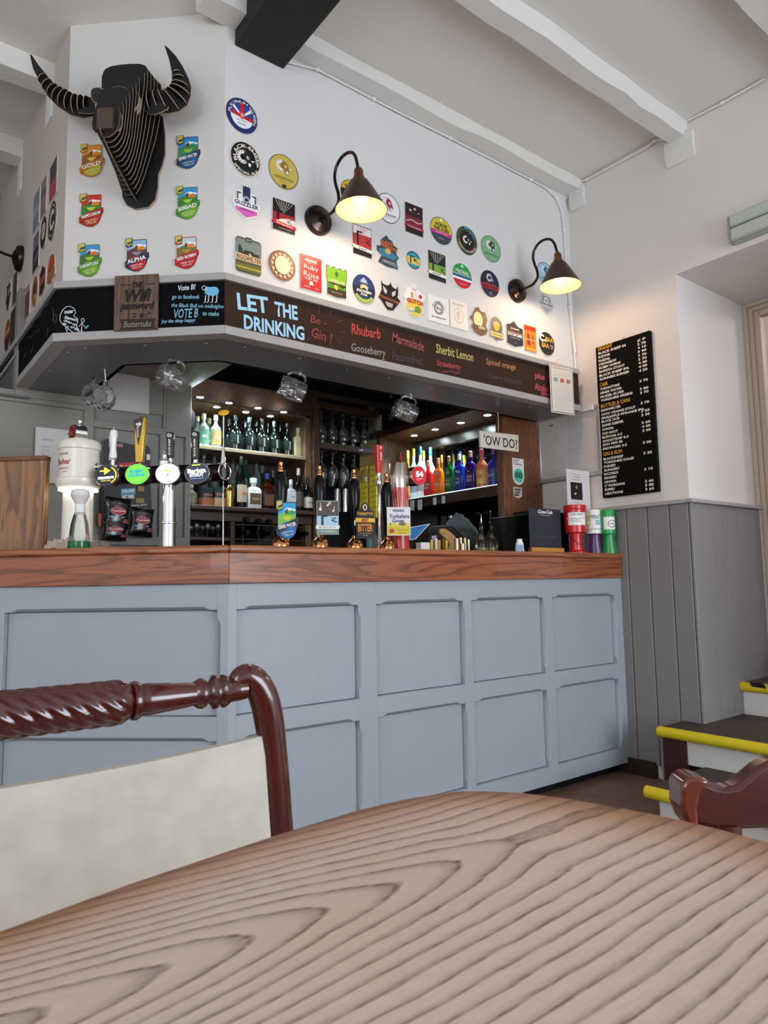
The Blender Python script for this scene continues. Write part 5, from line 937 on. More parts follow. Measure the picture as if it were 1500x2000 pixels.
for i,(x,y,col,tx) in enumerate(bad):
    c=it.p(x,y); RX,RY=25*m,21*m; M=Matrix.Translation((c[0],c[1],0))
    MB(M).prism(circ(0,0,RX,RY,36),.02,.062).build('badge_drum',P('#8f8f92',.2,.9),t,bevel=.002)
    f=MB(M).prism(circ(0,0,RX*.93,RY*.93,36),.062,.0635).build('badge',P(col,.4,0,.9 if i!=2 else 1.3),t)
    def bp(pts,cc,nm,e=1): MB(M).prism([(x_*RX,y_*RY) for x_,y_ in pts],.0635,.0642).build(nm,P(cc,.4,0,e),f)
    if i==0:
        bp([(-.5,.45),(-.15,.45),(-.15,.75),(.35,.4),(-.15,.05),(-.15,.33),(-.5,.33)],'#e8dc3a','arrow'); bp(arcp(0,0,.76,.86,-60,60,14),'#e2a72c','arc')
    if i==1: bp(arcp(0,0,.8,.85,0,359,36),'#2f8f2a','ring')
    if i==2: bp([(-.3,.3),(-.1,.5),(.0,.2),(-.15,.1)],'#c9d03a','figure'); bp([(.1,.35),(.3,.45),(.3,.15),(.15,.1)],'#c9d03a','figure'); bp([(-.1,-.1),(.2,.05),(.0,-.25)],'#5a6a3a','figure')
    if i==3: bp([(-.4,.68),(.3,.72),(.25,.8),(-.35,.78)],'#d9dc3a','banner')
    for s,yy,w,h,cc,bo in tx: text(s,c[0],c[1]+yy*RY,w*RX,h*RY,P(cc,.4,0,.9),f,z=.0644,rot=.06,bold=bo)
def thandle(x,y0,y1,w0,w1,kind):
    c0=it.p(x,y0); c1=it.p(x,y1); cx=(c0[0]+c1[0])/2; 
    lathe_up([(.008,yb_),(.010,yb_+.02),(.008,c1[1])],14,x=cx).build('tap_stem',CHROME,t)
    a,b=w1*m/2,w0*m/2; h=c0[1]
    if kind=='gold':
        MB().prism([(cx-a,c1[1]),(cx+a,c1[1]),(cx+b*1.1,h),(cx+b*.5,h+.0),(cx-b,h-.012)],-.012,.012).build('tap_handle',GOLD,t,bevel=.004)
        q=MB().prism([(cx-b*.95,h-.014),(cx+b*.7,h-.003),(cx-a*.1,c1[1]+(h-c1[1])*.38)],.0122,.0145).build('handle_face',P('#17110e',.3,coat=.4),t); text('STRONGBOW',cx-.004,c1[1]+(h-c1[1])*.68,.05,.007,DM('#e8e4da'),q,z=.015,rot=-PI/2+.05,bold=.03)
        MB().prism([(cx-.012,h-.026),(cx,h-.026),(cx,h-.02),(cx+.011,h-.03),(cx,h-.04),(cx,h-.032),(cx-.012,h-.032)],.0145,.0152).build('arrow',DM('#e8e4da'),q)
    else:
        q=MB().prism([(cx-a,c1[1]),(cx+a,c1[1]),(cx+b,h),(cx-b,h)],-.011,.011).build('tap_handle',P('#14110f',.35,coat=.3),t,bevel=.003)
        text('BLACK SHEEP',cx,c1[1]+(h-c1[1])*.42,(h-c1[1])*.62,.0075,DM('#e8e4da'),q,z=.0115,rot=PI/2,bold=.03)
        MB().prism(arcp(cx-.002,h-.012,.003,.0065,30,330,12),.011,.0117).build('emblem',DM('#e8e4da'),q); MB().prism([(cx+.002,h-.008),(cx+.008,h-.012),(cx+.006,h-.02),(cx+.003,h-.016)],.011,.0117).build('emblem',DM('#e8e4da'),q)
thandle(274,815,905,24,14,'gold'); thandle(333,845,895,15,12,'black'); thandle(382,843,898,15,10,'black')
lathe_up([(.02,yb_+.025),(.02,yb_+.045),(.012,yb_+.05),(.008,yb_+.065),(.011,yb_+.072),(.006,yb_+.085),(0,yb_+.088)],20,x=it.p(326,900)[0],z=.02).build('finial',CHROME,t)
xw=it.p(442,925)[0]
MB(Matrix.Translation((xw,yb_,.02))@Matrix.Rotation(1.1,4,'Y')).tube(circ(0,0,.024,.024,24) and [(x_,y_,0) for x_,y_ in circ(0,0,.03,.03,24)],.003,8,closed=True).build('wire_loop',CHROME,t)
for x in (251,311,369): c=it.p(x,931); MB(Matrix.Translation((c[0],c[1],.03))@UPR).lathe([(0,-.004),(.004,0),(0,.004)],8).build('bolt',CHROME,t)
# tall stirrer with lemon slice
l=Item('garnish_stick',BC_(.34),436,1066,'long chrome garnish stick topped by a yellow lemon disc','bar tool',z=ZT)
a=l.p(437,806); MB().tube([(0,0.0,0),(l.p(436,900)[0],l.p(436,900)[1],0),(a[0],a[1],0)],.0028,8).build('stick',CHROME,l.t); lathe_up([(.012,l.y(436,915)),(.008,l.y(436,890)),(.004,l.y(436,870))],12,x=l.p(436,890)[0]).build('collar',CHROME,l.t)
MB(Matrix.Translation((a[0],a[1],0))@Matrix.Rotation(-.9,4,'X')).lathe([(0,-.003),(.019,-.003),(.0205,0),(.019,.003),(0,.003)],28).build('lemon_slice',P('#e0b02a',.4,0,.15),l.t)  # slice given a faint glow of its own to look lit
# white ceramic lager tower
it=Item('ceramic_tower',BC_(.30),150,1066,'cream ceramic lager tower with red lettering at the left','beer font',z=ZT); t=it.t; m=it.m
Y=lambda y: it.y(150,y)
lathe_up([(33*m,0),(29*m,.012),(28*m,Y(968)),(28*m,Y(955))],40).build('column',CREAM,t)
lathe_up([(36*m,Y(957)),(40*m,Y(951)),(42*m,Y(948)),(42*m,Y(938)),(39*m,Y(936)),(38*m,Y(925)),(37.5*m,Y(882)),(40*m,Y(880)),(41*m,Y(872)),(39*m,Y(866)),(36*m,Y(863)),(0,Y(863))],44).build('drum',CREAM,t)
lathe_up([(20*m,Y(863)),(20*m,Y(859)),(0,Y(859))],24).build('cap',CREAM,t)
lathe_up([(29*m,Y(958)),(37*m,Y(958.3)),(37*m,Y(959)),(29*m,Y(959))],40,open_=True).build('light_ring',P('#ffffff',.5,0,7),t)
lathe_up([(12*m,.0),(13*m,.012),(0,.013)],24,x=-36*m*1.0,z=.02).build('knob',P('#f2f0ea',.3),t)
def wrap(s,y,w,h,c): # lettering bent around the drum
    R=38.2*m; o=[]
    text(s,0,0,w,h,DM(c),t,z=0,M=None,bold=.02,name='lettering')
    TXT[-1]=TXT[-1][:12]+(('wrap',R,y,-math.radians(20)),)+TXT[-1][13:]
wrap('CZECH BEER',Y(892),.045,.008,'#8a6f5f'); wrap('Budvar',Y(907),.062,.022,'#a8262a'); wrap('PREMIUM CZECH',Y(920),.05,.006,'#8a6f5f'); wrap('LAGER',Y(928),.04,.009,'#8a3a35')
# badge drum on top
c=it.p(150,846); Md=Matrix.Translation((c[0]+.006,c[1],0))@Matrix.Rotation(math.radians(-38),4,'Y')
MB(Md).cyl(16*m,-.022,.022,32).build('badge_drum',CHROME,t)
MB(Md).cyl(15*m,.022,.0235,32).build('badge_face',P('#7d1f22',.3),t)
MB(Matrix.Translation((c[0]-.022,c[1]-.004,-.004))@Matrix.Rotation(math.radians(-55),4,'Y')).cyl(16*m,-.008,.008,32).build('badge_face',P('#7d1f22',.3),t)
lathe_up([(.004,Y(830)),(.008,Y(826)),(.008,Y(822)),(0,Y(818))],14).build('top_finial',CHROME,t)
c=it.p(200,912); MB(Matrix.Translation((33*m,c[1],0))@Matrix.Rotation(PI/2,4,'Y')).lathe([(.016,0),(.018,.006),(.012,.014),(.014,.02),(.008,.024),(.008,.09),(0,.092)],20).build('spout',CHROME,t)
for x,dz in ((213,-.03),(222,.0)):
    cx_=it.p(x,860)[0]; b=it.y(x,895)+(.0 if dz==0 else -.003); a=it.y(x,838)-(.008 if dz else 0)
    lathe_up([(.006,it.y(x,912)),(.008,b-.012),(.006,b)],12,x=cx_,z=dz).build('tap_stem',CHROME,t)
    lathe_up([(.013,b),(.0135,b+.01),(.010,b+(a-b)*.35),(.0115,b+(a-b)*.6),(.0155,b+(a-b)*.8),(.012,b+(a-b)*.95),(0,a)],20,x=cx_,z=dz).build('ceramic_handle',P('#f1efe9',.15,coat=.6),t)
    lathe_up([(.0045,a-.002),(.003,a+.008),(0,a+.010)],10,x=cx_,z=dz).build('finial',CHROME,t)
# spray bottle with green liquid
it=Item('spray_bottle',BC_(.10),154,1068,'clear spray bottle with green liquid in front of the ceramic tower','bottle',z=ZT); m=it.m; H=it.y(154,955)
lathe_up([(20*m,0),(21*m,.01),(20*m,.03),(16*m,.09),(10*m,.13),(9*m,it.y(154,1005))],28).build('bottle_body',P('#eef3f1',.05,0,0,1,1.3),it.t)
lathe_up([(0,.002),(19*m,.003),(20*m,.01),(19.3*m,.030),(0,.031)],28).build('liquid',P('#1f9a4c',.1,0,0,.3,1.33),it.t)
lathe_up([(9.5*m,it.y(154,1006)),(10*m,it.y(154,990)),(9*m,it.y(154,985))],20).build('collar',P('#e7e6e2',.4),it.t)
lathe_up([(9*m,it.y(154,985)),(18*m,it.y(154,968)),(16*m,it.y(154,958)),(8*m,H),(0,H)],20).build('trigger_head',P('#dcdad6',.4),it.t)
# cleaning cloth, crumpled
def crumple(name,pl,cx,w,d,h,label,mat,seed,z=ZT,y=1066):
    it=Item(name,pl,cx,y,label,'cloth',z=z); r=random.Random(seed); n=16; v=[];f=[]
    for i in range(n+1):
        for j in range(n+1):
            u,q=i/n-.5,j/n-.5; e=max(0,1-4*(u*u+q*q)*.9); hh=h*(e**.4)*(.55+.45*abs(math.sin(u*19+r.random()*1.3)*math.cos(q*15+r.random())))
            v.append((u*w+r.uniform(-.004,.004),max(.001,hh),q*d+r.uniform(-.004,.004)))
    f=[(i*(n+1)+j,i*(n+1)+j+1,(i+1)*(n+1)+j+1,(i+1)*(n+1)+j) for i in range(n) for j in range(n)]
    o=MB().add(v,f).build(name,mat); o.matrix_world=it.M; 
    for k in ('label','category'): o[k]=it.t[k]
    bpy.data.objects.remove(it.t); s=o.modifiers.new('thick','SOLIDIFY'); s.thickness=.004; return o
crumple('bar_cloth',BC_(.20),118,.11,.10,.055,'crumpled beige bar cloth left of the spray bottle',P('#b9ab9b',.9,bump=(60,.3,.2)),3)
crumple('bar_cloth',BC_(.26),190,.10,.08,.05,'crumpled brown-grey bar cloth right of the spray bottle',P('#8a7a6e',.9,bump=(60,.3,.2)),5)
# oak screen block at the far left of the counter
it=Item('oak_partition',BC_(.26),90,1066,'pale oak partition block standing on the left counter end','partition',z=ZT)
b=it.p(90,888); a=it.p(-40,884)
MB().box(a[0],b[0],0,b[1]-.02,-.03,.0).build('panel',wood('#9a6b42','#6b4526',(9,.7,9),.45,2,.35),it.t,bevel=.002); MB().box(a[0],b[0],b[1]-.02,b[1]-.003,-.034,.004).build('cap',wood('#7d4a2c','#5f351d',(2,9,9),.4,3),it.t,bevel=.002)
MB().box(a[0],b[0]-.01,.002,.008,.02,.12,M=None).build('drip_mat',BLACK,it.t)
# snack card with small bags on the panelled wall
PWs=Plane((0,YP-.03,0),(1,0)); it=Item('snack_card',PWs,205,1052,'black hanging card of pretzel bags on the panelled wall','snack display'); 
q=[it.p(*p) for p in ((202,875),(205,858),(215,856),(222,861),(275,872),(284,868),(292,875),(294,950),(298,1050),(202,1050))]
card=MB().prism(q,0,.003).build('card',P('#2b2827',.5),it.t)
def pt(s,a,b,h,c,par,z=.0038,bo=.03,rot=None):
    A=it.p(*a);B=it.p(*b); text(s,(A[0]+B[0])/2,(A[1]+B[1])/2,math.hypot(B[0]-A[0],B[1]-A[1]),h*it.m,DM(c),par,z=z,rot=math.atan2(B[1]-A[1],B[0]-A[0]),bold=bo)
pt('pretzels',(212,868),(240,871),10,'#d98a86',card); MB().prism([it.p(*p) for p in ((232,905),(268,902),(268,922),(232,924))],.003,.0036).build('red_panel',DM('#b5262a'),card); pt('Twiglets',(234,914),(266,912),10,'#e9d4cc',card)
MB().prism([it.p(*p) for p in ((236,955),(264,953),(264,966),(236,968))],.003,.0036).build('blue_panel',DM('#4a93b5'),card); pt('OVEN BAKED',(238,960),(263,958),6,OFFW,card); pt('NOT FRIED',(238,971),(262,970),7,OFFW,card,bo=.05)
for p in ((275,955,12,10),(273,978,16,10)): c=it.p(p[0],p[1]); MB().box(c[0]-p[2]*it.m/2,c[0]+p[2]*it.m/2,c[1]-p[3]*it.m/2,c[1]+p[3]*it.m/2,.003,.006).build('biscuit',P('#a88a5c',.8),card)
pt('ORIGINAL GRAVITY\nno flavours',(256,990),(288,988),8,'#cfcac2',card); c=it.p(289,893); MB().box(c[0]-.008,c[0]+.008,c[1]-.014,c[1]+.014,.003,.0036).build('barcode',DM('#e6e3de'),card)
def bag(x,y,w,h,label,rot=0):
    s=Item('snack_bag',Plane((0,YP-.045,0),(1,0)),x,y,label,'snack bag','snack bags on the card'); m=s.m; n=10; v=[];f=[]
    W2,H2=w*m/2,h*m/2
    for k in (1,-1):
        for i in range(n+1):
            for j in range(n+1):
                u,q=i/n*2-1,j/n*2-1; v.append((u*W2*(1-.06*(1-abs(q))),q*H2,k*.016*max(0,(1-u*u))**.6*max(0,(1-q**4))**.7))
    N=(n+1)**2
    for k in range(2):
        for i in range(n):
            for j in range(n): a=k*N+i*(n+1)+j; f.append((a,a+n+1,a+n+2,a+1) if k==0 else (a,a+1,a+n+2,a+n+1))
    b=MB().add(v,f).build('bag_film',P('#0e0d10',.22,coat=.5),s.t,sharp=80); Z=.0175
    MB().prism(arcp(-.05*W2,.12*H2,0,1,0,359,24) and [(W2*.6*a_-.0,H2*.22*b_+.1*H2) for a_,b_ in circ(0,0,1,1,24)],Z-.001,Z).build('red_oval',DM('#b0252c'),s.t); MB().prism([(W2*.64*a_,H2*.25*b_+.1*H2) for a_,b_ in circ(0,0,1,1,24)],Z-.0015,Z-.0008).build('oval_rim',DM('#e6a9a4'),s.t)
    text('Twiglets',0,.1*H2,W2*1.05,H2*.2,DM('#f0d9d2'),s.t,z=Z+.0004,rot=.12,bold=.04)
    MB().tube([(W2*.62*a_-.15*W2,H2*.15*b_+.62*H2,Z-.002) for a_,b_ in ((-1,0),(0,1),(1,0),(0,-1))],.0006,5,closed=True).build('diamond',DM('#cfcac2'),s.t); text("JACOB'S",-.15*W2,.62*H2,W2*.7,H2*.09,DM('#cfcac2'),s.t,z=Z-.002)
    MB().prism([(-.8*W2,-.3*H2),(-.2*W2,-.42*H2),(.5*W2,-.25*H2),(.95*W2,.25*H2),(.6*W2,-.15*H2),(0,-.25*H2),(-.4*W2,-.2*H2)],Z-.004,Z-.003).build('blue_swoosh',DM('#5a9cc4'),s.t); MB().prism([(-.5*W2,-.36*H2),(.1*W2,-.4*H2),(.5*W2,-.25*H2),(.0,-.27*H2),(-.4*W2,-.22*H2)],Z-.0035,Z-.0025).build('pale_swoosh',DM('#b9b5aa'),s.t)
    for k in range(4): MB().box(W2*(.4-.05*k*0),W2*.85,H2*(-.42-.07*k),H2*(-.38-.07*k),Z-.006,Z-.005).build('red_bar',DM('#c0423e'),s.t)
    if rot: s.t.matrix_world=s.t.matrix_world@Matrix.Rotation(rot,4,'Z')
bag(229,1002,48,60,'black snack bag with red oval, upper left on the card',-.08); bag(277,1020,44,56,'black snack bag with red oval, lower right on the card',-.08); bag(224,1036,46,40,'black snack bag lowest on the card behind the upper bag',-.05)
it2=Item('wooden_spurtle',Plane((0,YP-.02,0),(1,0)),198,1030,'black-shafted tool with tan wooden grips hanging beside the snack card','bar tool')
for x in (195,204): a=it2.p(x,925); b=it2.p(x,1003); c=it2.p(x,1028); MB().tube([a+(0,),b+(0,)],.006,8).build('shaft',BLACK,it2.t); MB().tube([b+(0,),((b[0]+c[0])/2,(b[1]+c[1])/2,0),c+(0,)],[.006,.010,.005],10).build('wooden_grip',P('#b0703c',.5),it2.t)
# ---------------- back bar: left unit with two bottle shelves, glass store and wine rack
YU=3.5; ux0,ux1=1.372,2.185
bbu=root('back_bar_unit',Vector((ux0,YU,0)),'dark oak back-bar unit with lit bottle shelves and wine rack','back bar')
def ub(name,x0,x1,y0,y1,z0,z1,mat=DARKW,bev=.003): return MB().box(x0-ux0,x1-ux0,y0,y1,z0,z1).build(name,mat,bbu,bevel=bev)
ub('fascia',ux0,ux1,-.02,.01,1.935,2.055); ub('top_panel',ux0,ux1,0,.32,1.925,1.945,SHELFW); ub('back_panel',ux0,ux1,.30,.32,.1,2.05,P('#3a2c22',.5))
ub('side_panel',ux0-.03,ux0+.002,-.02,.30,.1,2.05); ub('side_panel',2.10,ux1,-.0,.30,.1,2.0,SHELFW); ub('post',ux1-.045,ux1,-.03,.0,.1,2.0,DARKW)
ub('shelf',ux0,2.105,0,.30,1.672,1.695,SHELFW); ub('shelf_edge',ux0,2.105,-.006,.0,1.672,1.693,P('#8f8468',.4)); ub('ledge',ux0,ux1,-.09,.30,1.340,1.362)
ub('lower_rail',ux0,ux1,-.006,.02,1.29,1.340); ub('mid_post',1.628,1.655,-.005,.3,.1,1.29); ub('lower_shelf',ux0,1.63,0,.3,1.185,1.205)
ub('glass_tray',ux0,1.58,.02,.28,1.696,1.700,P('#dfeae8',.2,0,.25))  # lit look of the tray put in as a weak glow
# wine rack wires and bottle ends
for i in range(5): ub('rack_wire',1.655+.095*(i+.5),1.655+.095*(i+.5)+.004,.0,.004,.1,1.29,P('#5a544c',.35,.8),0)
for z in (1.275-.0,1.225-.03,1.11,1.02): ub('rack_wire',1.655,2.10,.0,.004,z,z+.004,P('#5a544c',.35,.8),0)
# right unit along the side wall
XU=2.825; yu0,yu1=2.60,3.74
ru=root('side_shelf_unit',Vector((XU,yu0,0)),'oak shelf unit along the side wall with lit soffit and mirror back','back bar')
def rb(name,x0,x1,y0,y1,z0,z1,mat=DARKW,bev=.003): return MB().box(x0-XU,x1-XU,y0-yu0,y1-yu0,z0,z1).build(name,mat,ru,bevel=bev)
rb('end_panel',XU,X0-.002,yu0-.02,yu0,.1,2.0,OAKV); rb('post',XU-.03,XU,yu0-.02,yu0+.03,.1,2.0,OAKV)
rb('soffit',XU-.0,X0,yu0,3.9,1.92,1.94,SHELFW); rb('soffit_front',XU-.04,XU,yu0,3.9,1.918,1.96,DARKW)
rb('shelf',XU,X0-.01,yu0,3.72,1.462,1.480,DARKW); rb('shelf_front',XU-.006,XU,yu0,3.70,1.415,1.474,DARKW); rb('back_rail',X0-.03,X0-.01,yu0,3.72,1.84,1.90,P('#6b6760',.3,.6)); rb('mirror_back',X0-.012,X0-.004,yu0,3.72,1.08,1.92,P('#8f9698',.04,1))
rb('left_panel',XU,X0,3.72,3.74,.1,1.92,SHELFW); rb('left_post',XU-.02,XU+.04,3.70,3.76,.1,1.92,SHELFW); rb('lower_counter',XU-.05,X0,yu0,3.74,.98,1.0,DARKW)
rb('glass_shelf_edge',XU-.008,XU-.002,yu0+.03,3.42,1.474,1.480,P('#cfe6e4',.2,0,.5))  # gleam along the glass edge put in as emission
# spotlights in both soffits
LC=[0]
def led(p,label,r=.024,e=1.6,rot=None):
    t=root('downlight',p,label,'spotlight','recessed spotlights over the bottle shelves')
    MB().lathe([(r*.8,-.004),(r,-.004),(r,.0),(r*.8,0)],24,open_=True).build('bezel',CHROME,t); MB().lathe([(0,-.003),(r*.8,-.003)],24).build('lens',P('#f2fbff',.4,0,16),t)
    l=bpy.data.lights.new('downlight_beam','SPOT'); l.energy=e*4; l.color=(.86,.97,1); l.spot_size=math.radians(120); l.spot_blend=.6; l.shadow_soft_size=.02
    o=bpy.data.objects.new('downlight_beam',l); COL.objects.link(o); o.parent=t; o.location=(0,0,-.012)
    return t
for k,(x,y) in enumerate(((391,775),(447,786),(504,796),(554,804),(423,794),(480,804),(528,812))):
    p=onz(x,y,1.9245); led(p,'white spotlight, %s from the left in the %s row over the gin shelf'%(['first','second','third','fourth'][k%4],'front' if k<4 else 'back'),.022,1.0)
for k,(x,y) in enumerate(((809,850),(850,838),(900,825),(952,810))): p=onz(x,y,1.9195); led(p,'white spotlight over the coloured bottles, %s from the left'%['first','second','third','last'][k],.026,2.2)
# ---------------- bottle builders (z up, facing -y)
def bottle(M,h,r,body,cap,lab,label,group,kind='spirit',txt=None,tc='#333',capr=.3,labh=(.12,.45),parts=True,name='bottle'):
    t=root(name,M,label,'bottle',group); sq=None
    pr={'spirit':[(r*.94,0),(r,.01*h),(r,.52*h),(r*.93,.60*h),(r*.5,.68*h),(r*.32,.73*h),(r*.30,.86*h)],
        'square':[(r*.96,0),(r,.01*h),(r,.60*h),(r*.86,.67*h),(r*.4,.72*h),(r*.34,.75*h),(r*.33,.86*h)],
        'wine':[(r*.96,0),(r,.01*h),(r,.58*h),(r*.8,.67*h),(r*.4,.76*h),(r*.34,.80*h),(r*.32,.90*h)],
        'cone':[(r*.8,0),(r,.03*h),(r*.97,.35*h),(r*.8,.5*h),(r*.45,.62*h),(r*.35,.72*h),(r*.34,.86*h)],
        'bell':[(r*.9,0),(r*1.03,.10*h),(r,.40*h),(r*.9,.54*h),(r*.45,.64*h),(r*.3,.70*h),(r*.30,.86*h)]}[kind]
    if kind=='square': sq=6
    MB().lathe(pr,28 if sq else 24,sq=sq,M=Matrix.Scale(.62,4,(0,1,0)) if kind=='square' else None).build('glass_body',body,t)
    cr=r*max(capr,.36); MB().lathe([(cr,.84*h),(cr,.99*h),(cr*.8,h),(0,h)],16).build('stopper',cap,t)
    if lab:
        if sq: q=MB().box(-r*.78,r*.78,-r*.62-.0022,-r*.62-.0004,labh[0]*h,labh[1]*h).build('paper_label',lab,t)
        else: q=MB().lathe([(r*1.015,labh[0]*h),(r*1.015,labh[1]*h)],14,a0=-PI/2-1.2,a1=-PI/2+1.2).build('paper_label',lab,t)
        if txt:
            Mx=Matrix.Translation((0,-(r*.62+.003 if sq else r*1.04),0))@Matrix.Rotation(PI/2,4,'X'); y=(labh[0]+labh[1])/2*h
            for i,s in enumerate(txt): text(s,0,y+(len(txt)/2-.5-i)*(labh[1]-labh[0])*h*.3,r*1.1,(labh[1]-labh[0])*h*.2,DM(tc),t,M=Mx,bold=.02)
    return t
CLR=P('#f3fbf9',.03,0,0,1,1.3); DKG=P('#0a1411',.07,coat=.6); DKW=P('#0b0d0a',.1,coat=.4); BRN=P('#3b1608',.1,0,0,.4,1.4)
def shelfpt(x,Y,z): p=ony(x,900,Y); return Vector((p.x,Y,z))
def up(x,y,Y): return ony(x,y,Y).z
G1='gin bottles on the top lit shelf'; ORD='first second third fourth fifth sixth seventh eighth'.split()
# pale ones
for x,y,Y,c1,lb in ((397,808,3.57,'#3f6b52','clear gin bottle with dark green label on the lit tray'),(421,811,3.57,'#8d7b46','clear gin bottle with gold label on the lit tray'),(385,813,3.66,'#7f9488','clear gin bottle at the left end of the lit tray'),(408,817,3.70,'#8a9a6a','clear gin bottle behind the green and gold labelled pair')):
    p=shelfpt(x,Y,1.7005); bottle(Matrix.Translation(p),up(x,y,Y)-1.7005,.030,P('#cfe6dc',.05,0,.0,.8,1.3),P('#e6dcae',.4),P(c1,.5),lb,G1,'spirit',('K',),'#e8efe6',.40,(.08,.5))
bx_=[(459,810,3.57),(487,815,3.57),(511,818,3.57),(536,823,3.57),(561,827,3.57),(446,818,3.66),(478,818,3.68),(500,822,3.68),(523,825,3.68),(548,830,3.68)]
first=None
for k,(x,y,Y) in enumerate(bx_):
    p=shelfpt(x,Y,1.696); h=up(x,y,Y)-1.696
    lb='dark gin bottle, %s from left, %s row of the top shelf'%(ORD[k%5],'front' if k<5 else 'second')
    if first is None:
        first=bottle(Matrix.Translation(p),h,.0345,DKG,P('#3a423e',.15,.3),P('#101a17',.3),lb,G1,'bell',None); h0=h
        text('OOO',0,.30*h,.05,.011,DM('#8b9a94'),[c for c in first.children if c.name.startswith('paper_label')][0],rot=PI/2,M=Matrix.Translation((0,-.0362,0))@Matrix.Rotation(PI/2,4,'X'),bold=.03); finish_text()
    else: dup(first,Matrix.Translation(p)@Matrix.Scale(h/h0,4),lb)
p=shelfpt(582,3.57,1.696); bottle(Matrix.Translation(p),up(582,836,3.57)-1.696,.034,P('#b9b98a',.4),P('#d8cfc0',.4),P('#a9a880',.5),'squat cream bottle with brown motif at the right end of the top lit shelf',G1,'square',None,labh=(.1,.5))
hb=Item('hanging_black_cloth',Plane((0,3.44,0),(1,0)),368,800,'black cloth hanging at the left edge of the lit shelf','cloth')
MB().prism([hb.p(*q) for q in ((362,768),(366,775),(370,795),(379,808),(380,835),(362,840))],0,.012).build('cloth_panel',P('#0c0d0e',.9),hb.t,bevel=.003)
# middle shelf
G2='spirits on the middle shelf'; ZM=1.363
def mid(x,ytop,w,body,cap,lab,label,kind='spirit',txt=None,tc='#333',Y=3.50,**k):
    p=shelfpt(x,Y,ZM); m=mpp(p); return bottle(Matrix.Translation(p),up(x,ytop,Y)-ZM,w*m/2,body,cap,lab,label,G2,kind,txt,tc,**k)
mid(495,934,29,P('#e8eef2',.2,coat=.4),P('#e9edf0',.3),P('#6d4f38',.5),'white square bottle with brown label on the middle shelf','square',('XO',),'#d9c9a0',capr=.5,labh=(.15,.5))
mid(522,925,26,BRN,P('#1c3a6b',.3),P('#6b4a30',.5),'amber liqueur bottle with dark blue stopper on the middle shelf','square',None,labh=(.12,.42))
mid(471,892,22,DKW,P('#141414',.4),P('#c9b9a0',.5),'black bottle with orange script beside the gold shaker','wine',('tia',),'#d9622c')
mid(568,937,20,P('#dfe9ee',.2,0,0,.5,1.3),P('#dfe3e6',.3),P('#e2e6e8',.5),'pale bottle with silver label right of the first pump handle','square',('VOD',),'#555',labh=(.3,.6))
mid(583,915,20,DKW,P('#b9b2a4',.4),P('#4b463e',.5),'dark wine bottle with pale foil near the unit post','wine',None)
mid(600,932,20,DKW,P('#101010',.3),P('#cfc6b0',.6),'dark wine bottle with cream label at the right end of the middle shelf','wine',('vin',),'#555',labh=(.12,.42))
mid(374,946,24,P('#9aa38c',.1,0,0,.6,1.3),P('#a9a79c',.3),P('#7c8468',.5),'pale green-grey bottle behind the tower at the left of the middle shelf','spirit',None)
for x,y,c,lb in ((480,905,'#1f6b3c','upturned bottle with green glass on the optics'),(455,905,'#3a3330','dark upturned bottle on the optics by the lemon'),(501,905,'#20252a','black upturned bottle on the optics'),(545,912,'#9a3a35','upturned bottle with red cap on the optics'),(398,893,'#a9a49c','upturned bottle with grey label near the left tap handle'),(419,889,'#b5b0a8','upturned bottle with white label, second from the left tap handle')):
    Y=3.68; p=shelfpt(x,Y,ZM+.035); h=max(.20,up(x,y-14,Y)-p.z); bottle(Matrix.Translation(p),h,.027,P('#9fb6b4',.08,0,0,.7,1.3) if c[1]!='1' else P(c,.08,0,0,.5,1.4),P(c,.3),P('#55605c',.5),lb,'bottles at the back of the middle shelf','spirit',None)
for k,x in enumerate((437,463,512,533,556,575,593)):
    Y=3.72; p=shelfpt(x,Y,ZM); bottle(Matrix.Translation(p),.27+.012*(k%3),.026,(DKW,CLR,P('#2b3c2e',.1,0,0,.4,1.4))[k%3],P('#777',.3),P(('#8a8272','#6d7a80','#a39a84')[k%3],.6),['dark','clear','green'][k%3]+' bottle in the back row of the middle shelf, %s from the left'%('first','second','third','fourth','fifth','sixth','seventh')[k],'bottles at the back of the middle shelf','wine' if k%3==0 else 'spirit',None)
# tins and shaker
def can_(x,ytop,w,cols,label,txt,Y=3.47):
    p=shelfpt(x,Y,ZM); m=mpp(p); r=w*m/2; h=up(x,ytop,Y)-ZM; t=root('gin_canister',Matrix.Translation(p),label,'canister','spirit canisters by the tower')
    MB().lathe([(r,h*.42),(r,h*.93),(r*.95,h*.97),(0,h*.97)],24,sq=4).build('upper_body',P(cols[0],.35,coat=.3),t); MB().lathe([(r*1.01,0),(r*1.01,h*.42)],24,sq=4).build('lower_band',P(cols[1],.5),t); text(txt,0,h*.60,r*1.4,h*.13,DM('#d98a5c' if 'P' in txt else '#c9c7bd'),t,M=Matrix.Translation((0,-r*1.02,0))@Matrix.Rotation(PI/2,4,'X'),bold=.02)
can_(402,953,26,('#16262b','#b06a3c'),'dark canister with copper band behind the tower','PIÑA'); can_(426,951,25,('#15302f','#c9a57a'),'dark green canister with cream band beside the gold shaker','SPICED')
p=shelfpt(448,3.44,ZM); m=mpp(p); h=up(448,948,3.44)-ZM; t=root('cocktail_shaker',Matrix.Translation(p),'brushed gold cocktail shaker on the middle shelf','shaker')
MB().lathe([(7*m,0),(9*m,h*.6),(9.3*m,h*.75),(7*m,h*.9),(4*m,h),(0,h)],28).build('shaker_body',P('#c9a659',.2,1),t); MB().lathe([(9.4*m,h*.70),(9.6*m,h*.72),(9.4*m,h*.74)],28,open_=True).build('joint_ring',GOLD,t)
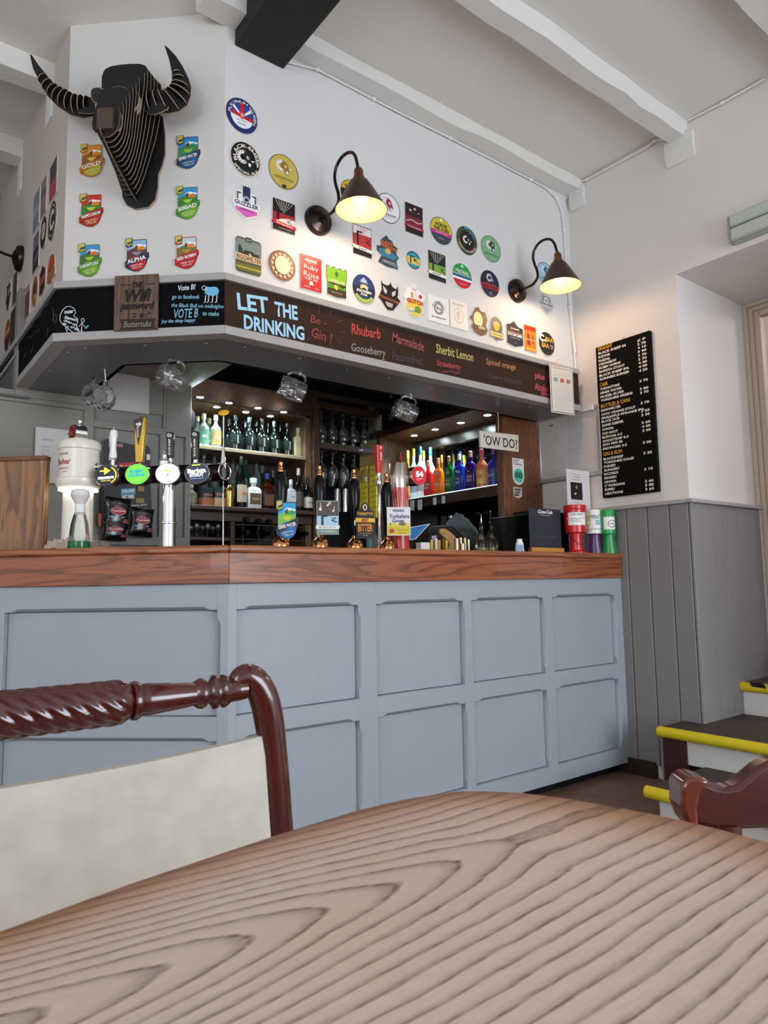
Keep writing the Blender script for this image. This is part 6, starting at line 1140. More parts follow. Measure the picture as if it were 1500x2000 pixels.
# stemmed glasses
def wineglass(M,s=1,label='clear stemmed glass',group='wine glasses'):
    t=root('wine_glass',M,label,'glass',group)
    MB().lathe([(0,.088*s),(.012*s,.09*s),(.030*s,.11*s),(.036*s,.14*s),(.034*s,.175*s),(.030*s,.195*s),(.029*s,.195*s),(.033*s,.174*s),(.0348*s,.14*s),(.029*s,.112*s),(.010*s,.093*s),(0,.092*s)],20,open_=True).build('bowl',GLASS,t)
    MB().lathe([(.032*s,0),(.032*s,.0015*s),(.006*s,.005*s),(.0035*s,.02*s),(.0035*s,.08*s),(.010*s,.089*s),(0,.089*s)],20).build('stem',GLASS,t); return t
g0=None
for k,(x,Y) in enumerate(((364,3.56),(386,3.56),(407,3.56),(427,3.56),(375,3.68),(397,3.68),(417,3.68),(440,3.70))):
    p=shelfpt(x,Y,1.206); s_=.55
    LG='stemmed glass below the ledge, %s from left in the %s row'%(ORD[k%4],'front' if k<4 else 'back')
    if g0 is None: g0=wineglass(Matrix.Translation(p)@Matrix.Scale(.40,4),1,LG,'glasses in the cubby below the ledge')
    else: dup(g0,Matrix.Translation(p)@Matrix.Scale(.40,4),LG)
for k,(x,y) in enumerate(((479,1015),(503,1018),(523,1019),(480,1040),(499,1041),(526,1042),(594,1043))):
    p=ony(x,y,3.49); t=root('wine_bottle',Matrix.Translation(p)@Matrix.Rotation(-PI/2,4,'X'),'dark wine bottle neck, %s from left, %s tier of wine rack'%(ORD[k%3] if k<6 else 'fourth','upper' if k<3 else 'lower'),'bottle','wine bottles in the rack')
    MB().lathe([(.0,-.03),(.012,-.03),(.0135,-.02),(.013,.04),(.034,.10),(.036,.25),(0,.25)],18).build('glass_body',DKW,t); MB().lathe([(0,-.031),(.0128,-.031),(.0142,-.02),(.014,.012)],18).build('foil_cap',P('#1a1a1c',.15,.6),t)
# hanging glass rack down the passage
gr=root('glass_rack',Vector((2.2,3.95,2.0)),'dark slatted hanging rack for stemmed glasses at the back of the passage','glass rack')
for z in (0.06,-.20):
    for k in range(7): MB().box(.02+k*.085,.055+k*.085,-.25,.25,z,z+.012).build('slat',DARKW,gr,bevel=.001)
    MB().box(0,.60,-.26,-.24,z-.0,z+.04).build('front_rail',DARKW,gr,bevel=.002)
MB().box(0,.76,-.30,-.27,.12,.15).build('header_rail',P('#4b443f',.5),gr,bevel=.002)
g1=None
for row,(zr,ys_) in enumerate(((2.055,(3.74,3.88,4.02)),(1.795,(3.74,3.88,4.02)))):
    for yi,yy in enumerate(ys_):
        for k in range(7):
            x=2.285+k*.085; M=Matrix.Translation((x,yy,zr-.002))@Matrix.Rotation(PI,4,'X')@Matrix.Scale(.92,4)
            lb='upturned stemmed glass, %s from left, %s rank of the %s passage rack'%(ORD[k],('front','middle','back')[yi],('upper','lower')[row])
            if g1 is None: g1=wineglass(M,1,lb,'glasses hanging in the passage rack')
            else: dup(g1,M,lb)
# steel flask row and shelf below rack
it=Item('steel_shaker_set',Plane((0,3.9,0),(1,0)),668,990,'tall polished steel urn standing in the passage','urn')
for x in (658,674): a=it.p(x,955); b=it.p(x,1000); lathe_up([(.022,b[1]),(.022,a[1]),(.018,a[1]+.004),(0,a[1]+.004)],24,x=a[0]).build('steel_cylinder',CHROME,it.t)
# coloured bottles on the side shelf
RU=Matrix.Rotation(-PI/2,4,'Z'); G3='coloured bottles on the lit side shelf'
def side(x,ytop,w,body,cap,lab,label,kind='square',txt=None,tc='#ddd',X=2.875,z=1.4805,**k):
    p=onx(x,900,X); p.z=z; m=mpp(p); h=onx(x,ytop,X).z-z
    bottle(Matrix.Translation(p)@RU@Matrix.Rotation(.25,4,'Z'),h,w*m/2,body,cap,lab,label,G3,kind,txt,tc,**k)
def CG(c,e=.25): return P(c,.08,0,0,.45,1.35)
side(836,900,18,CG('#e0262a'),P('#c98a6a',.3,.5),P('#c92a2e',.4),'red square gin bottle with copper stopper',txt=('SLINGS','BY'))
side(856,895,20,CG('#f07a18'),P('#c98a6a',.3,.5),P('#ef7f1c',.4),'orange square gin bottle between the red and the green one',txt=('GIN',))
side(877,891,19,CG('#17702c'),P('#9a7a5a',.3,.5),P('#1f6b2f',.4),'green square gin bottle between the orange and the blue one',txt=('WHIT','NEY'),tc='#a8cfa8')
side(897,887,20,CG('#1730b0'),P('#b9b4a8',.3,.2),P('#18297a',.4),'deep blue square gin bottle',txt=('WHIT','NEY'),tc='#8fa6e0')
side(919,881,22,CG('#3a1a6e'),P('#c9967a',.3,.5),P('#2c1a4a',.4),'purple square gin bottle with copper stopper',txt=('SLING','SBY'),tc='#b9a6d9')
side(941,877,24,CG('#f0a070'),P('#d9627a',.3),P('#e8c060',.4),'pink and amber tapered gin bottle with pink neck','spirit',txt=('WIZZ',),tc='#c9506a',labh=(.1,.45))
side(964,876,24,CG('#4a50c0'),P('#6a58c0',.3),P('#3a5590',.4),'violet and blue tapered gin bottle with violet neck','spirit',txt=('UCZ',),tc='#c9d6ea',labh=(.1,.45))
side(982,888,18,CG('#c02040'),P('#c03050',.3),P('#a01c34',.4),'crimson bottle half hidden at the right end of the side shelf','spirit',txt=('JO',),tc='#e0b0b0')
WG=P('#e8f4f8',.1,0,.12,.4,1.3)  # weak emission in the glass stands in for shine from the soffit spots
side(808,876,17,WG,P('#e8d84a',.3),P('#cfe0e6',.4),'clear bottle with yellow neck at the left of the side shelf','spirit',None)
side(821,872,18,WG,P('#2a6fb5',.3),P('#dfe8ee',.4),'clear tall bottle with blue neck behind the numbered badge','spirit',txt=('GIN',),tc='#2b4a6b')
side(828,880,14,WG,P('#d9cf3a',.3),P('#b9c9d0',.4),'clear bottle with lime neck in the second row','spirit',X=2.97)
side(841,874,18,WG,P('#2a5fae',.3),P('#b9cdd6',.4),'clear bottle with blue neck behind the red bottle','spirit',X=2.97)
side(797,880,15,CG('#c98a2c'),P('#d98a2c',.3),P('#c9923c',.4),'bottle with orange neck behind the striped font','spirit',X=2.95)
side(782,883,15,CG('#7a1a1a'),P('#b5232a',.3),P('#8a2020',.4),'bottle with red neck behind the striped font','spirit',X=2.97)
# price tickets clipped under the side shelf
for k,(x,y,s_) in enumerate(((805,987,1),(820,986,1),(849,979,.7),(866,976,.7))):
    p=onx(x,y,2.815); t=root('price_ticket',Matrix.Translation(p)@RU,'white ticket hanging from the side shelf edge, %s from the left'%ORD[k],'ticket','tickets under the side shelf'); MB().box(-.020*s_,.020*s_,-.001,.001,-.032*s_,.032*s_).build('ticket_card',P('#dfe9ec',.5),t)
# upper side cabinet bottles
ZUP=1.961
for k,(x,y,w,c,cc,lb) in enumerate(((741,770,16,'#3b1608','#1c1512','brown whisky bottle with cream label on the high shelf by the passage'),(765,762,14,'#14110f','#b9b5ae','dark bottle with pale shoulder on the high shelf'),(778,775,12,'#2a1510','#8a7060','dark bottle with small tag on the high shelf'))):
    X=2.86+.05*k; p=onx(x,840,X); p.z=ZUP; m=mpp(p); bottle(Matrix.Translation(p)@RU@Matrix.Rotation(.4,4,'Z'),.30,w*m/2,P(c,.1,0,0,.3,1.4),P(cc,.4),P('#cfc3a8' if k==0 else '#6b6259',.6),lb,'bottles on the high side shelf','wine',None,labh=(.08,.45) if k==0 else (.3,.45))
for k in range(7):
    rb('high_partition',XU+.06,XU+.068,3.42-.12*k,3.435-.12*k,1.94,2.30,P('#3a2a26',.5),0)
rb('high_back',XU+.1,XU+.11,yu0,3.9,1.94,2.30,P('#1f1412',.6),0)
# snack card, yellow, in the passage
it=Item('yellow_snack_card',Plane((2.72,3.72,0),(.6,-.8)),705,1000,'hanging card of small yellow snack packets in the passage','snack display')
MB().prism([it.p(*q) for q in ((704,862),(735,858),(737,1000),(698,1012))],-.006,-.002).build('card',P('#8a7a4a',.7),it.t)
for r_ in range(5):
    for c_ in range(2):
        x=702+c_*19+ (4-r_)*0; y=912+r_*21-c_*3; q=[it.p(x,y),it.p(x+17,y-3),it.p(x+17,y+19),it.p(x-1,y+22)]
        o=MB().prism(q,-.001,.010,taper=.25).build('snack_packet',P('#c9b52e',.4,bump=(30,.3,.15)),it.t); text('NUTS',(q[0][0]+q[2][0])/2,(q[0][1]+q[2][1])/2,.026,.008,DM('#6d5a14'),o,z=.0108,bold=.03)
# ---------------- small things on the right-hand counter
def Z(it,x,y): return it.y(x,y)
it=Item('bar_mat',BR_(.17),640,1066,'thin dark green bar mat along the pumps','mat',z=ZT); a=it.p(585,1066)[0]; b=it.p(800,1066)[0]
MB().box(a,b,0,.004,-.10,.06).build('rubber_mat',P('#1d4a3a',.6),it.t,bevel=.001)
it=Item('drip_tray',BR_(.33),690,1066,'black drip tray under the third pump','tray',z=ZT); MB().box(-.07,.07,0,.012,-.05,.05).build('tray_body',BLACK,it.t,bevel=.003); MB().box(-.06,.06,.012,.014,-.04,.04).build('tray_grid',STEEL,it.t)
def tumbler(cx,off,ytop,w,mat,lab,name='tumbler',cat='glass',grp=None,taper=.85,n=24,sq=None):
    it=Item(name,BR_(off),cx,1066,lab,cat,grp,z=ZT); h=it.y(cx,ytop); r=w*it.m/2
    lathe_up([(0,.004),(r*taper,.004),(r*taper,0),(r*taper,.002),(r,h),(r*.93,h),(r*taper*.9,.008),(0,.008)],n,sq=sq,open_=True).build('tumbler_body',mat,it.t); return it
tumbler(722,.45,1040,14,P('#a8dfe2',.1,0,0,.7,1.3),'pale blue glass tumbler between the third and fourth pumps'); tumbler(732,.48,1044,12,GLASS,'clear tumbler beside the pale blue one')
tumbler(848,.45,1046,16,GLASS,'clear salt jar behind the yellow sachets','glass_jar','jar')
for k,(x,c) in enumerate(((843,'#d9b52a'),(852,'#e8e6dc'),(858,'#d9a02a'),(866,'#8a5a2a'),(872,'#d9c23a'))):
    it=Item('sauce_sachet',BR_(.40),x,1066,['yellow sachet','white sachet','amber sachet','brown sachet','yellow sachet'][k]+' standing in the condiment row'+(', rightmost' if k==4 else ''),'sachet','sachets by the jiggers',z=ZT); h=it.y(x,1063-3*(k%2)); MB().box(-.007,.007,0,max(.02,h+.02),-.002,.003).build('sachet_body',P(c,.5),it.t,bevel=.001)
JG=[(892,1052,9),(900,1050,5),(908,1051,6),(903,1062,10),(915,1054,5),(912,1063,6)]
for k,(x,y,w) in enumerate(JG):
    it=Item('jigger',BR_(.30+.06*(k%3)),x,1066,['tall steel jigger, left of the cluster','slim steel jigger behind the tall one','slim steel jigger in the middle of the cluster','short steel jigger in front of the cluster','slim steel jigger at the right of the cluster','small steel thimble at the right of the cluster'][k],'jigger','jiggers on the counter',z=ZT)
    h=it.y(x,y)+0; r=max(.009,w*it.m/2*1.2); lathe_up([(r*.9,0),(r,h),(r*.9,h),(r*.8,.005),(0,.005)],20,open_=True).build('jigger_cup',P('#a8957c',.25,1),it.t)
# wooden paddle handle and black tilted stand
it=Item('serving_paddle',BR_(.46),878,1066,'pale wooden paddle with a hole, leaning behind the jiggers','serving board',z=ZT)
pp=[it.p(*q) for q in ((895,1074),(889,1050),(882,1040),(868,1042),(859,1036),(858,1032),(865,1032),(878,1036),(890,1048),(898,1074))]
pp=[it.p(*q) for q in ((858,1036),(861,1033),(867,1033),(874,1036),(882,1042),(889,1050),(892,1060),(890,1076),(872,1076),(878,1066),(874,1056),(865,1048),(859,1042))]
MB().prism(pp,-.006,.006).build('paddle',P('#b9905c',.5,bump=(20,.05,.1)),it.t,bevel=.002); c=it.p(865,1041); MB(Matrix.Translation((c[0],c[1],.006))).cyl(.003,0,.001,12).build('hole',BLACK,it.t)
it=Item('menu_stand',BR_(.56),860,1066,'black angled menu stand behind the wooden paddle','stand',z=ZT)
MB().prism([it.p(*q) for q in ((838,1028),(884,1026),(914,1056),(914,1078),(838,1078))],-.01,0).build('stand_panel',P('#26262a',.5),it.t,bevel=.002); MB().tube([it.p(884,1026)+(.0,),it.p(914,1056)+(.0,)],.002,6).build('edge_strip',STEEL,it.t)
it=Item('tablet',BR_(.42),820,1066,'tilted tablet with a blue screen behind the white and yellow clip','tablet',z=ZT)
q=[it.p(*k) for k in ((800,1030),(839,1023),(811,1053),(800,1055))]
MB().prism(q,-.008,0).build('tablet_body',P('#d9dde0',.4),it.t); ce=[(sum(a[0] for a in q)/4),(sum(a[1] for a in q)/4)]
MB().prism([(ce[0]+(a[0]-ce[0])*.9,ce[1]+(a[1]-ce[1])*.9) for a in q],0,.001).build('screen',P('#1c5a85',.3,0,.35,bump=(60,0,.4)),it.t); MB().tube([it.p(839,1023)+(0,),it.p(811,1053)+(0,)],.002,6).build('edge',WHITE,it.t)
MB().tube([((q[2][0]+q[3][0])/2,0,-.02),((q[2][0]+q[3][0])/2,q[3][1],-.004)],.006,8).build('stand',BLACK,it.t)
it=Item('card_machine',BR_(.40),826,1066,'low white card reader beside the tablet','card reader',z=ZT); MB().box(-.028,.028,0,it.y(826,1064)+.01,-.02,.02).build('reader_body',WHITE,it.t,bevel=.004); MB().box(-.02,.02,it.y(826,1064)+.01,it.y(826,1064)+.012,-.012,.012).build('reader_screen',BLACK,it.t)
# plastic bag on the lower shelf
it=Item('plastic_bag',BR_(.62),900,1066,'crumpled clear plastic bag behind the jiggers','bag',z=ZT); r_=random.Random(4); v=[];f=[]; n=12
base=[it.p(*q) for q in ((872,1020),(892,1000),(905,1008),(925,1025),(942,1050),(940,1074),(900,1074),(880,1050))]
cx_,cy_=sum(a[0] for a in base)/8,sum(a[1] for a in base)/8
for ring in range(5):
    s_=1-ring*.2
    for i in range(24):
        a=base[(i//3)%8]; b=base[(i//3+1)%8]; u=(i%3)/3; x=a[0]+(b[0]-a[0])*u; y=a[1]+(b[1]-a[1])*u; v.append((cx_+(x-cx_)*s_+r_.uniform(-.004,.004),cy_+(y-cy_)*s_+r_.uniform(-.004,.004),.0+.05*(1-s_*s_)+r_.uniform(-.012,.012)))
f=[(k*24+i,k*24+(i+1)%24,(k+1)*24+(i+1)%24,(k+1)*24+i) for k in range(4) for i in range(24)]+[tuple(range(96,120))]
MB().add(v,f).build('bag_film',P('#b9c9d2',.12,0,0,.8,1.1),it.t,sharp=50)
# two pourer bottles
for x,yt,yn,lab in ((941,1004,1020,'round glass oil bottle with chrome pourer, left of the pair'),(960,999,1018,'round glass oil bottle with chrome pourer, right of the pair')):
    it=Item('pourer_bottle',BR_(.34),x,1066,lab,'bottle','pourer bottles',z=ZT); m=it.m; a=it.y(x,yn); tp_=it.y(x,yt); 
    lathe_up([(10*m,0),(12*m,.012),(12*m,a*.35),(9*m,a*.55),(4*m,a*.72),(3.4*m,a*.9),(4*m,a*.92)],28).build('glass_body',CLR,it.t); lathe_up([(0,.003),(10*m,.004),(11.4*m,.014),(11.4*m,a*.22),(0,a*.221)],24).build('oil',P('#d9c86a',.1,0,0,.6,1.4),it.t)
    lathe_up([(3*m,a*.90),(4.2*m,a*.92),(4.2*m,a*.97),(2*m,a)],14).build('stopper',BLACK,it.t); MB().tube([(0,a,0),(.0,tp_-.01,0),(-.004,tp_,.004)],.0035,8).build('pour_spout',CHROME,it.t)
it=Item('juice_glass',BR_(.40),982,1066,'slim glass of orange juice behind the black bin','glass',z=ZT); m=it.m
lathe_up([(5*m,0),(8*m,it.y(982,1030))],20,open_=True).build('glass_wall',GLASS,it.t); lathe_up([(0,.002),(4.6*m,.002),(6.6*m,it.y(982,1050)),(0,it.y(982,1050)+.001)],20).build('juice',P('#e8861c',.3),it.t)
it=Item('black_tube_stack',BR_(.38),971,1066,'black perforated holder beside the pourer bottles','holder',z=ZT); MB().prism([it.p(*q) for q in ((963,1020),(976,1018),(984,1078),(972,1078))],-.02,.02).build('holder_body',P('#141414',.4,bump=(80,.8,.2)),it.t,bevel=.003)
# black bin
it=Item('waste_bin',BR_(.22),1010,1066,'large black tapered bin on the counter','bin',z=ZT)
q=[it.p(*k) for k in ((977,1012),(1040,1002),(1040,1078),(996,1078))]; 
mb=MB(); z0=.0; z1=-.07
mb.add([(q[3][0],0,z0-.03),(q[2][0]+.02,0,z0-.03),(q[2][0]+.02,0,z1+.03),(q[3][0],0,z1+.03),(q[0][0],q[0][1],z0),(q[1][0]+.03,q[1][1],z0),(q[1][0]+.03,q[1][1],z1),(q[0][0],q[0][1],z1)],[(0,1,2,3),(0,4,5,1),(1,5,6,2),(2,6,7,3),(3,7,4,0)]).build('bin_body',P('#0f0e0e',.35,bump=(60,.3,.2)),it.t,bevel=.002)
MB().tube([(q[0][0],q[0][1],z0),(q[1][0]+.03,q[1][1],z0),(q[1][0]+.03,q[1][1],z1),(q[0][0],q[0][1],z1)],.004,8,closed=True).build('rim',BLACK,it.t)
# hand gel bottle
it=Item('hand_gel',BR_(.06),1015,1072,'small white and blue hand gel bottle in front of the black bin','bottle',z=ZT); m=it.m; it.t.matrix_world=it.M@Matrix.Rotation(-.7,4,'Y')
lathe_up([(8*m,0),(8.6*m,.004),(7.6*m,it.y(1015,1062)),(5.5*m,it.y(1015,1058))],20,sq=3).build('gel_body',P('#dfe6ea',.3),it.t); lathe_up([(5.6*m,it.y(1015,1062)),(5.2*m,it.y(1015,1053)),(0,it.y(1015,1053))],16).build('white_cap',WHITE,it.t); 
MB().box(-6*m,6*m,.002,it.y(1015,1066)+.004,8.2*m,8.8*m).build('blue_label',P('#7fa6c4',.5),it.t)
# chalk menu with wooden foot
it=Item('chalk_menu',BR_(.14),1067,1072,'dark slate-look menu panel with white script heading in a wooden foot','menu',z=ZT)
a=it.p(1033,991); b=it.p(1094,991); yb2=it.y(1067,1070)
MB().box(a[0],b[0],.012,a[1],-.006,0).build('panel',P('#2a2e38',.6,bump=(10,.05,.2)),it.t,bevel=.001); MB().box(a[0]+.003,b[0]+.008,0,max(.016,yb2),-.014,.010).build('wooden_foot',P('#c98a3c',.5,bump=(20,.05,.15)),it.t,bevel=.002)
cx_=(a[0]+b[0])/2; text('Coca-Cola',cx_,it.y(1067,1000),(b[0]-a[0])*.46,.018,DM('#f0eee9'),it.t,z=.0006,shear=.35,bold=.03); text('PREMIUM MIXERS',cx_,it.y(1067,1007),(b[0]-a[0])*.33,.005,DM('#cfccc6'),it.t,z=.0006); text('ask for specials',cx_,it.y(1067,1048),(b[0]-a[0])*.7,.014,DM('#4a5160'),it.t,z=.0006,bold=0)
it=Item('black_box',BR_(.30),1100,1066,'matt black box behind the menu panel','box',z=ZT); a=it.p(1036,997); b=it.p(1108,997); MB().box(a[0],b[0],0,a[1],-.12,0).build('box_body',P('#0d0c0d',.6),it.t,bevel=.003); MB().prism([(a[0]+.05,a[1]),(b[0]-.06,a[1]+.022),(b[0]-.055,a[1]+.002)],-.06,-.055).build('folded_flap',BLACK,it.t)
# charity tins
def tin(cx,off,ytop,w,ybot,colt,colb,lab,words,style=0):
    it=Item('collection_tin',BR_(off),cx,1072,lab,'collection tin','collection tins',z=ZT); m=it.m; Y=lambda y: it.y(cx,y)-it.y(cx,ybot)+.0; H=Y(ytop); r=w*m/2
    if style==0: lathe_up([(r*.95,0),(r*.95,.008),(r*.58,.018),(r*.55,H*.36),(r*.6,H*.42),(r*.93,H*.44),(r*.95,H*.90)],32).build('tin_body',P(colb,.3,coat=.3),it.t); lathe_up([(r*1.0,H*.90),(r*1.02,H*.91),(r*1.02,H*.985),(r*.96,H),(0,H)],32).build('lid',P(colb,.3,coat=.3),it.t)
    else: lathe_up([(r*1.0,0),(r*1.0,.006),(r*.72,H*.36),(r*.78,H*.44),(r*.9,H*.46)],32).build('tin_foot',P(colb,.35,coat=.3),it.t); lathe_up([(r*.9,H*.46),(r*.9,H*.95),(r*.85,H),(0,H)],32).build('tin_body',P(colt,.35,coat=.3),it.t); lathe_up([(r*.86,H),(r*.86,H*1.01),(0,H*1.01)],28).build('lid',P(colb if style==2 else '#d9d5c9',.4),it.t)
    L_=lathe_up([(r*.965 if style==0 else r*.912,H*(.55 if style!=0 else .58)),(r*.965 if style==0 else r*.912,H*.84)],14,a0=-PI/2-.9,a1=-PI/2+.9).build('paper_label',P('#efeeea',.6),it.t)
    it.t.matrix_world=it.M@Matrix.Rotation(-.72,4,'Y')
    for s,yy,h_,c_ in words: text(s,.0,H*yy,r*1.25,h_,DM(c_),it.t,z=r*.975+.0006)
    return it,H,r
it,H,r=tin(1126,.095,988,43,1082,'#c61d22','#c61d22','red collection tin with white label, leftmost of the three',(('TAKE HEART',.80,.009,'#2b3a55'),('supporting people with\nheart conditions\nacross the county',.68,.024,'#55586a')))
MB().prism([(-r*.9,H*.72),(-r*.72,H*.78),(-r*.66,H*.73),(-r*.78,H*.66)],r*.62,r*.64).build('heart_mark',DM('#c61d22'),it.t)
MB().tube([(-r*.8,H*.5,r*.6),(-r*.5,H*.3,r*.8),(r*.1,H*.18,r*.9),(r*.6,H*.2,r*.8),(r*.95,H*.5,r*.4)],.0016,6).build('cord',BLACK,it.t)
it,H,r=tin(1162,.085,997,34,1082,'#e9ebe6','#4a2a5c','white-topped purple collection tin, middle of the three',(('MSC',.84,.018,'#2b4a5c'),('- - - - -',.56,.004,'#2b4a5c')),1)
for y in (.66,.72): MB().box(r*.0,r*.6,H*y,H*(y+.045),r*.93,r*.94).build('blue_bar',DM('#7fb6c9'),it.t)
for x,y in ((-.7,.9),(-.55,.8),(-.72,.7),(-.4,.93)): MB().prism(circ(x*r,y*H,r*.2,r*.2,10),r*.72,r*.74).build('leaf_mark',DM('#8cba3c'),it.t)
it,H,r=tin(1190,.022,998,30,1082,'#1f9a4a','#14883c','green collection tin with round emblem, rightmost of the three',(),2)
MB(Matrix.Translation((r*.25,H*.68,0))).prism(arcp(0,0,r*.42,r*.48,0,359,28),r*.95,r*.957).build('emblem_ring',DM('#26302a'),it.t); MB(Matrix.Translation((r*.25,H*.68,0))).prism([(-r*.3,0),(0,r*.08),(r*.3,-.002),(0,-r*.05)],r*.95,r*.957).build('emblem_bird',DM('#26302a'),it.t)
MB().tube([(0,H,.0),(r*.9,H*.95,.01),(r*1.05,H*.7,.01),(r*.98,H*.45,.01),(r*.8,H*.25,.02)],.0016,6).build('cord',BLACK,it.t)
# memorial sheet standing behind the tins
it=Item('printed_notice',BR_(.155),1128,1066,'white sheet with a dark portrait picture standing behind the red tin','notice',z=ZT); a=it.p(1106,922); b=it.p(1150,915); 
MB().box(a[0],b[0],0,(a[1]+b[1])/2,-.001,.0).build('sheet',P('#d6d0d0',.6),it.t)
c=it.p(1114,941); d=it.p(1138,977); q=MB().box(c[0],d[0],d[1],c[1],.0,.0006).build('picture',DM('#1c1819'),it.t)
cm=((c[0]+d[0])/2,(c[1]+d[1])/2); MB().prism(circ(cm[0],cm[1]+.02,.008,.010,16),.0006,.001).build('picture_face',DM('#a8836f'),q); MB().prism([(cm[0]-.018,cm[1]-.012),(cm[0]-.004,cm[1]-.008),(cm[0]-.004,cm[1]-.018),(cm[0]-.018,cm[1]-.02)],.0006,.001).build('picture_mug',DM('#e0dcd8'),q)
for i,s in enumerate(('In loving memory of','our much missed friend','a celebration')): text(s,cm[0],it.y(1128,927+5*i),.07,.006,DM('#6b6466'),it.t,z=.0007)
text('all welcome to join us here',cm[0],it.y(1128,982),.06,.005,DM('#6b6466'),it.t,z=.0007)
# OW DO sign hung on a chain
sp=Plane((0,2.47,0),(1,0)); it=Item('greeting_sign',sp,973,862,'white wooden sign with thin black capitals hanging on a chain from the soffit','sign')
q=[it.p(*k) for k in ((936,841),(1011,850),(1012,883),(937,874))]; MB().prism(q,-.006,.006,0).build('sign_board',P('#d5cdbd',.6,bump=(25,.1,.08)),it.t,bevel=.002)
a,b=it.p(944,859),it.p(1008,868); text("'OW DO?",(a[0]+b[0])/2,(a[1]+b[1])/2,(b[0]-a[0])*1.02,.052,DM('#1c1a18'),it.t,z=.0066,rot=math.atan2(b[1]-a[1],b[0]-a[0]),bold=.008)
a=it.p(972,805); b=it.p(973,843); MB().tube([a+(0,),(a[0]+.002,(a[1]+b[1])/2,0),b+(0,)],.0022,8).build('hook_rod',CHROME,it.t)
c0=Vector(it.p(1008,877)+(.004,)); c1=Vector(it.p(1046,783)+(.0,)); n=34
for k in range(n):
    u=k/(n-1); p=c0.lerp(c1,u); p.y-=.03*math.sin(u*PI); u2=(k+1)/(n-1); p2=c0.lerp(c1,u2); p2.y-=.03*math.sin(u2*PI); d=(p2-p).normalized(); s_=d.cross(Vector((0,0,1))).normalized(); w=s_ if k%2 else Vector((0,0,1))
    MB().tube([p+d*.0062*math.cos(a)+w*.003*math.sin(a) for a in [i*PI/4 for i in range(8)]],.0009,5,closed=True).build('chain_link',P('#8f8577',.3,.9),it.t)
# stickers on the oak post
PP=Plane((0,yu0-.0205,0),(1,0)); it=Item('review_sticker',PP,1012,922,'white oblong sticker with green round owl badge on the oak post','sticker')
x0,y1=it.p(1000,894); x1,y0=it.p(1024,948); w=(x1-x0)/2; cx_=(x0+x1)/2
MB().prism([(x0,y1-.0),(x1,y1),(x1,y0+w)]+[(cx_+w*math.cos(a),y0+w+w*math.sin(a)) for a in [-i*PI/12 for i in range(1,12)]]+[(x0,y0+w)],0,.0015).build('sticker_base',DM('#e8e8e4'),it.t)
MB().prism(circ(cx_,y0+w*1.1,w*.86,w*.86,32),.0015,.002).build('green_disc',DM('#4fc3a1'),it.t)
for s in (-1,1): MB().prism(arcp(cx_+s*w*.32,y0+w*1.1,w*.15,w*.3,0,359,20),.002,.0025).build('eye_ring',DM('#16201c'),it.t); MB().prism(circ(cx_+s*w*.32,y0+w*1.1,w*.07,w*.07,10),.002,.0025).build('pupil',DM('#16201c'),it.t)
MB().prism(arcp(cx_,y0+w*.75,w*.75,w*.83,55,125,12),.002,.0025).build('brow',DM('#16201c'),it.t)
text('Review\nus on\nTripadvisor',cx_,y1-.022,w*1.6,.034,DM('#1c1c1c'),it.t,z=.0018,bold=.03)
it=Item('beer_sticker',PP,1011,963,'small white stacked-lettering sticker below the owl badge','sticker'); x0,y1=it.p(1002,951); x1,y0=it.p(1020,974)
MB().prism([(x0,y1),(x1,y1),(x1-.003,y0+.01),((x0+x1)/2,y0),(x0+.004,y0+.01)],0,.001).build('sticker_base',DM('#c9c4ba'),it.t); text('DRINK\nCASK\nBEER',(x0+x1)/2,(y0+y1)/2+.003,(x1-x0)*.8,(y1-y0)*.7,DM('#241c18'),it.t,z=.0014,bold=.06)
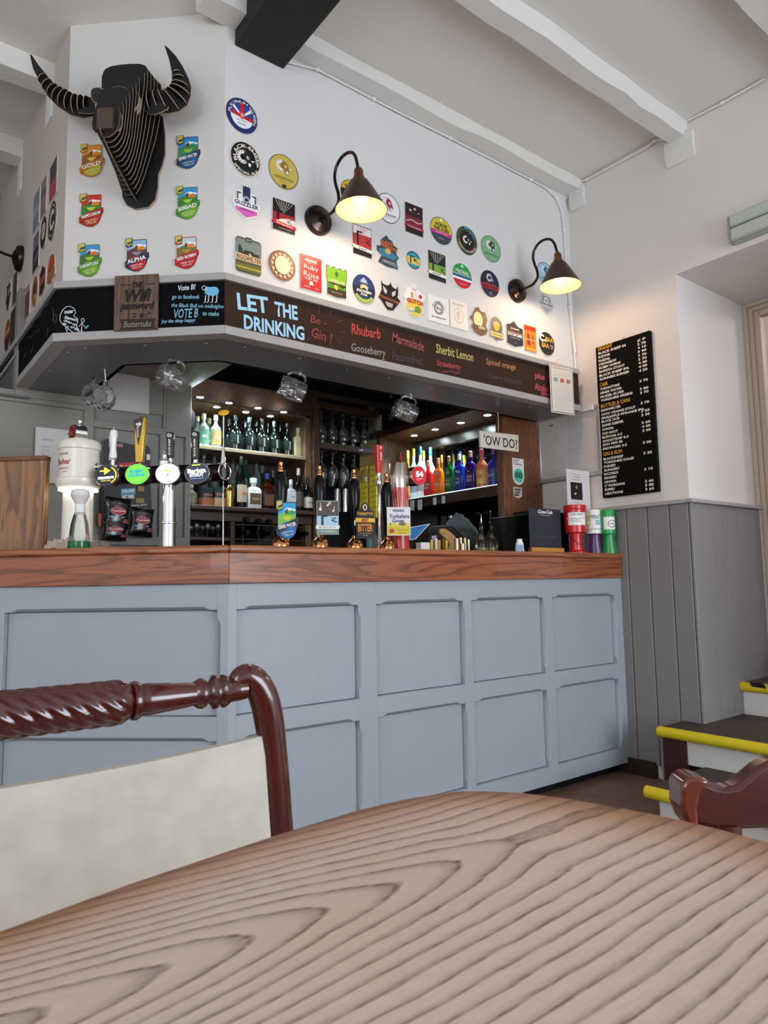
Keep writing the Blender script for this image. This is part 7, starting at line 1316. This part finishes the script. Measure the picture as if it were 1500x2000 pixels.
# ---------------- dimpled pint mugs hung from the soffit edge
def mug(P0,tilt,spin,label):
    t=root('pint_mug',Matrix.Translation(P0),label,'glass mug','dimpled mugs hanging from the canopy')
    Mm=Matrix.Rotation(spin,4,'Z')@Matrix.Rotation(tilt,4,'Y')@Matrix.Translation((.0,0,-.055)); n=72; K=32; v=[];f=[]
    for j in range(K+1):
        z=.11*j/K; r=.040+.006*math.sin(j/K*PI)
        for i in range(n):
            a=2*PI*i/n; e=math.sin(min(1,max(0,(j/K-.1)/.7))*PI); d=.009*e*max(0,math.cos(a*8+ (PI if int(j/K*3)%2 else 0)))*abs(math.sin(j/K*PI*3)); v.append(((r-d)*math.cos(a),(r-d)*math.sin(a),z))
    for j in range(K+1):
        z=.006+.104*(K-j)/K; r=.037+.004*math.sin((K-j)/K*PI)
        for i in range(n): a=2*PI*i/n; v.append((r*math.cos(a),r*math.sin(a),z))
    T=2*K+2
    f=[(j*n+i,j*n+(i+1)%n,(j+1)*n+(i+1)%n,(j+1)*n+i) for j in range(T-1) for i in range(n)]+[tuple(range(n))[::-1],tuple(range((T-1)*n,T*n))]
    MB(Mm).add(v,f).build('mug_body',GLASS,t,sharp=60)
    MB(Mm).tube([(-.040,0,.092),(-.058,0,.096),(-.072,0,.085),(-.075,0,.06),(-.070,0,.035),(-.056,0,.02),(-.040,0,.022)],.0055,10).build('mug_handle',GLASS,t)
    h=Mm@Vector((-.073,0,.06)); MB().tube([(h.x,h.y,h.z-.006),(h.x+.008,h.y,h.z),(h.x+.004,h.y,h.z+.012),(h.x,h.y,ZS-P0.z)],.0025,8).build('hook',P('#e8e6e0',.3),t)
for px_,py_,tl,sp_,lb in ((337,738,1.75,.1,'dimpled glass mug hanging under the slanted middle of the canopy'),(571,760,1.9,-.35,'dimpled glass mug hanging in front of the dark unit fascia'),(791,803,1.9,-.35,'dimpled glass mug hanging in front of the high side shelf'),(181,772,1.6,1.3,'dimpled glass mug at far left under the canopy, behind its twin'),(203,778,1.6,1.3,'dimpled glass mug at far left under the canopy, in front of its twin')):
    if px_>400: P0=ony(px_,py_,2.50)
    elif px_>300: P0=on(px_,py_,(CD.y,-CD.x,0),Vector((1.02,YH,0))+Vector((CD.y,-CD.x,0))*.25)
    else: P0=onx(px_,py_,.79)
    mug(P0,tl,sp_,lb)
finish_text()
finish_text()
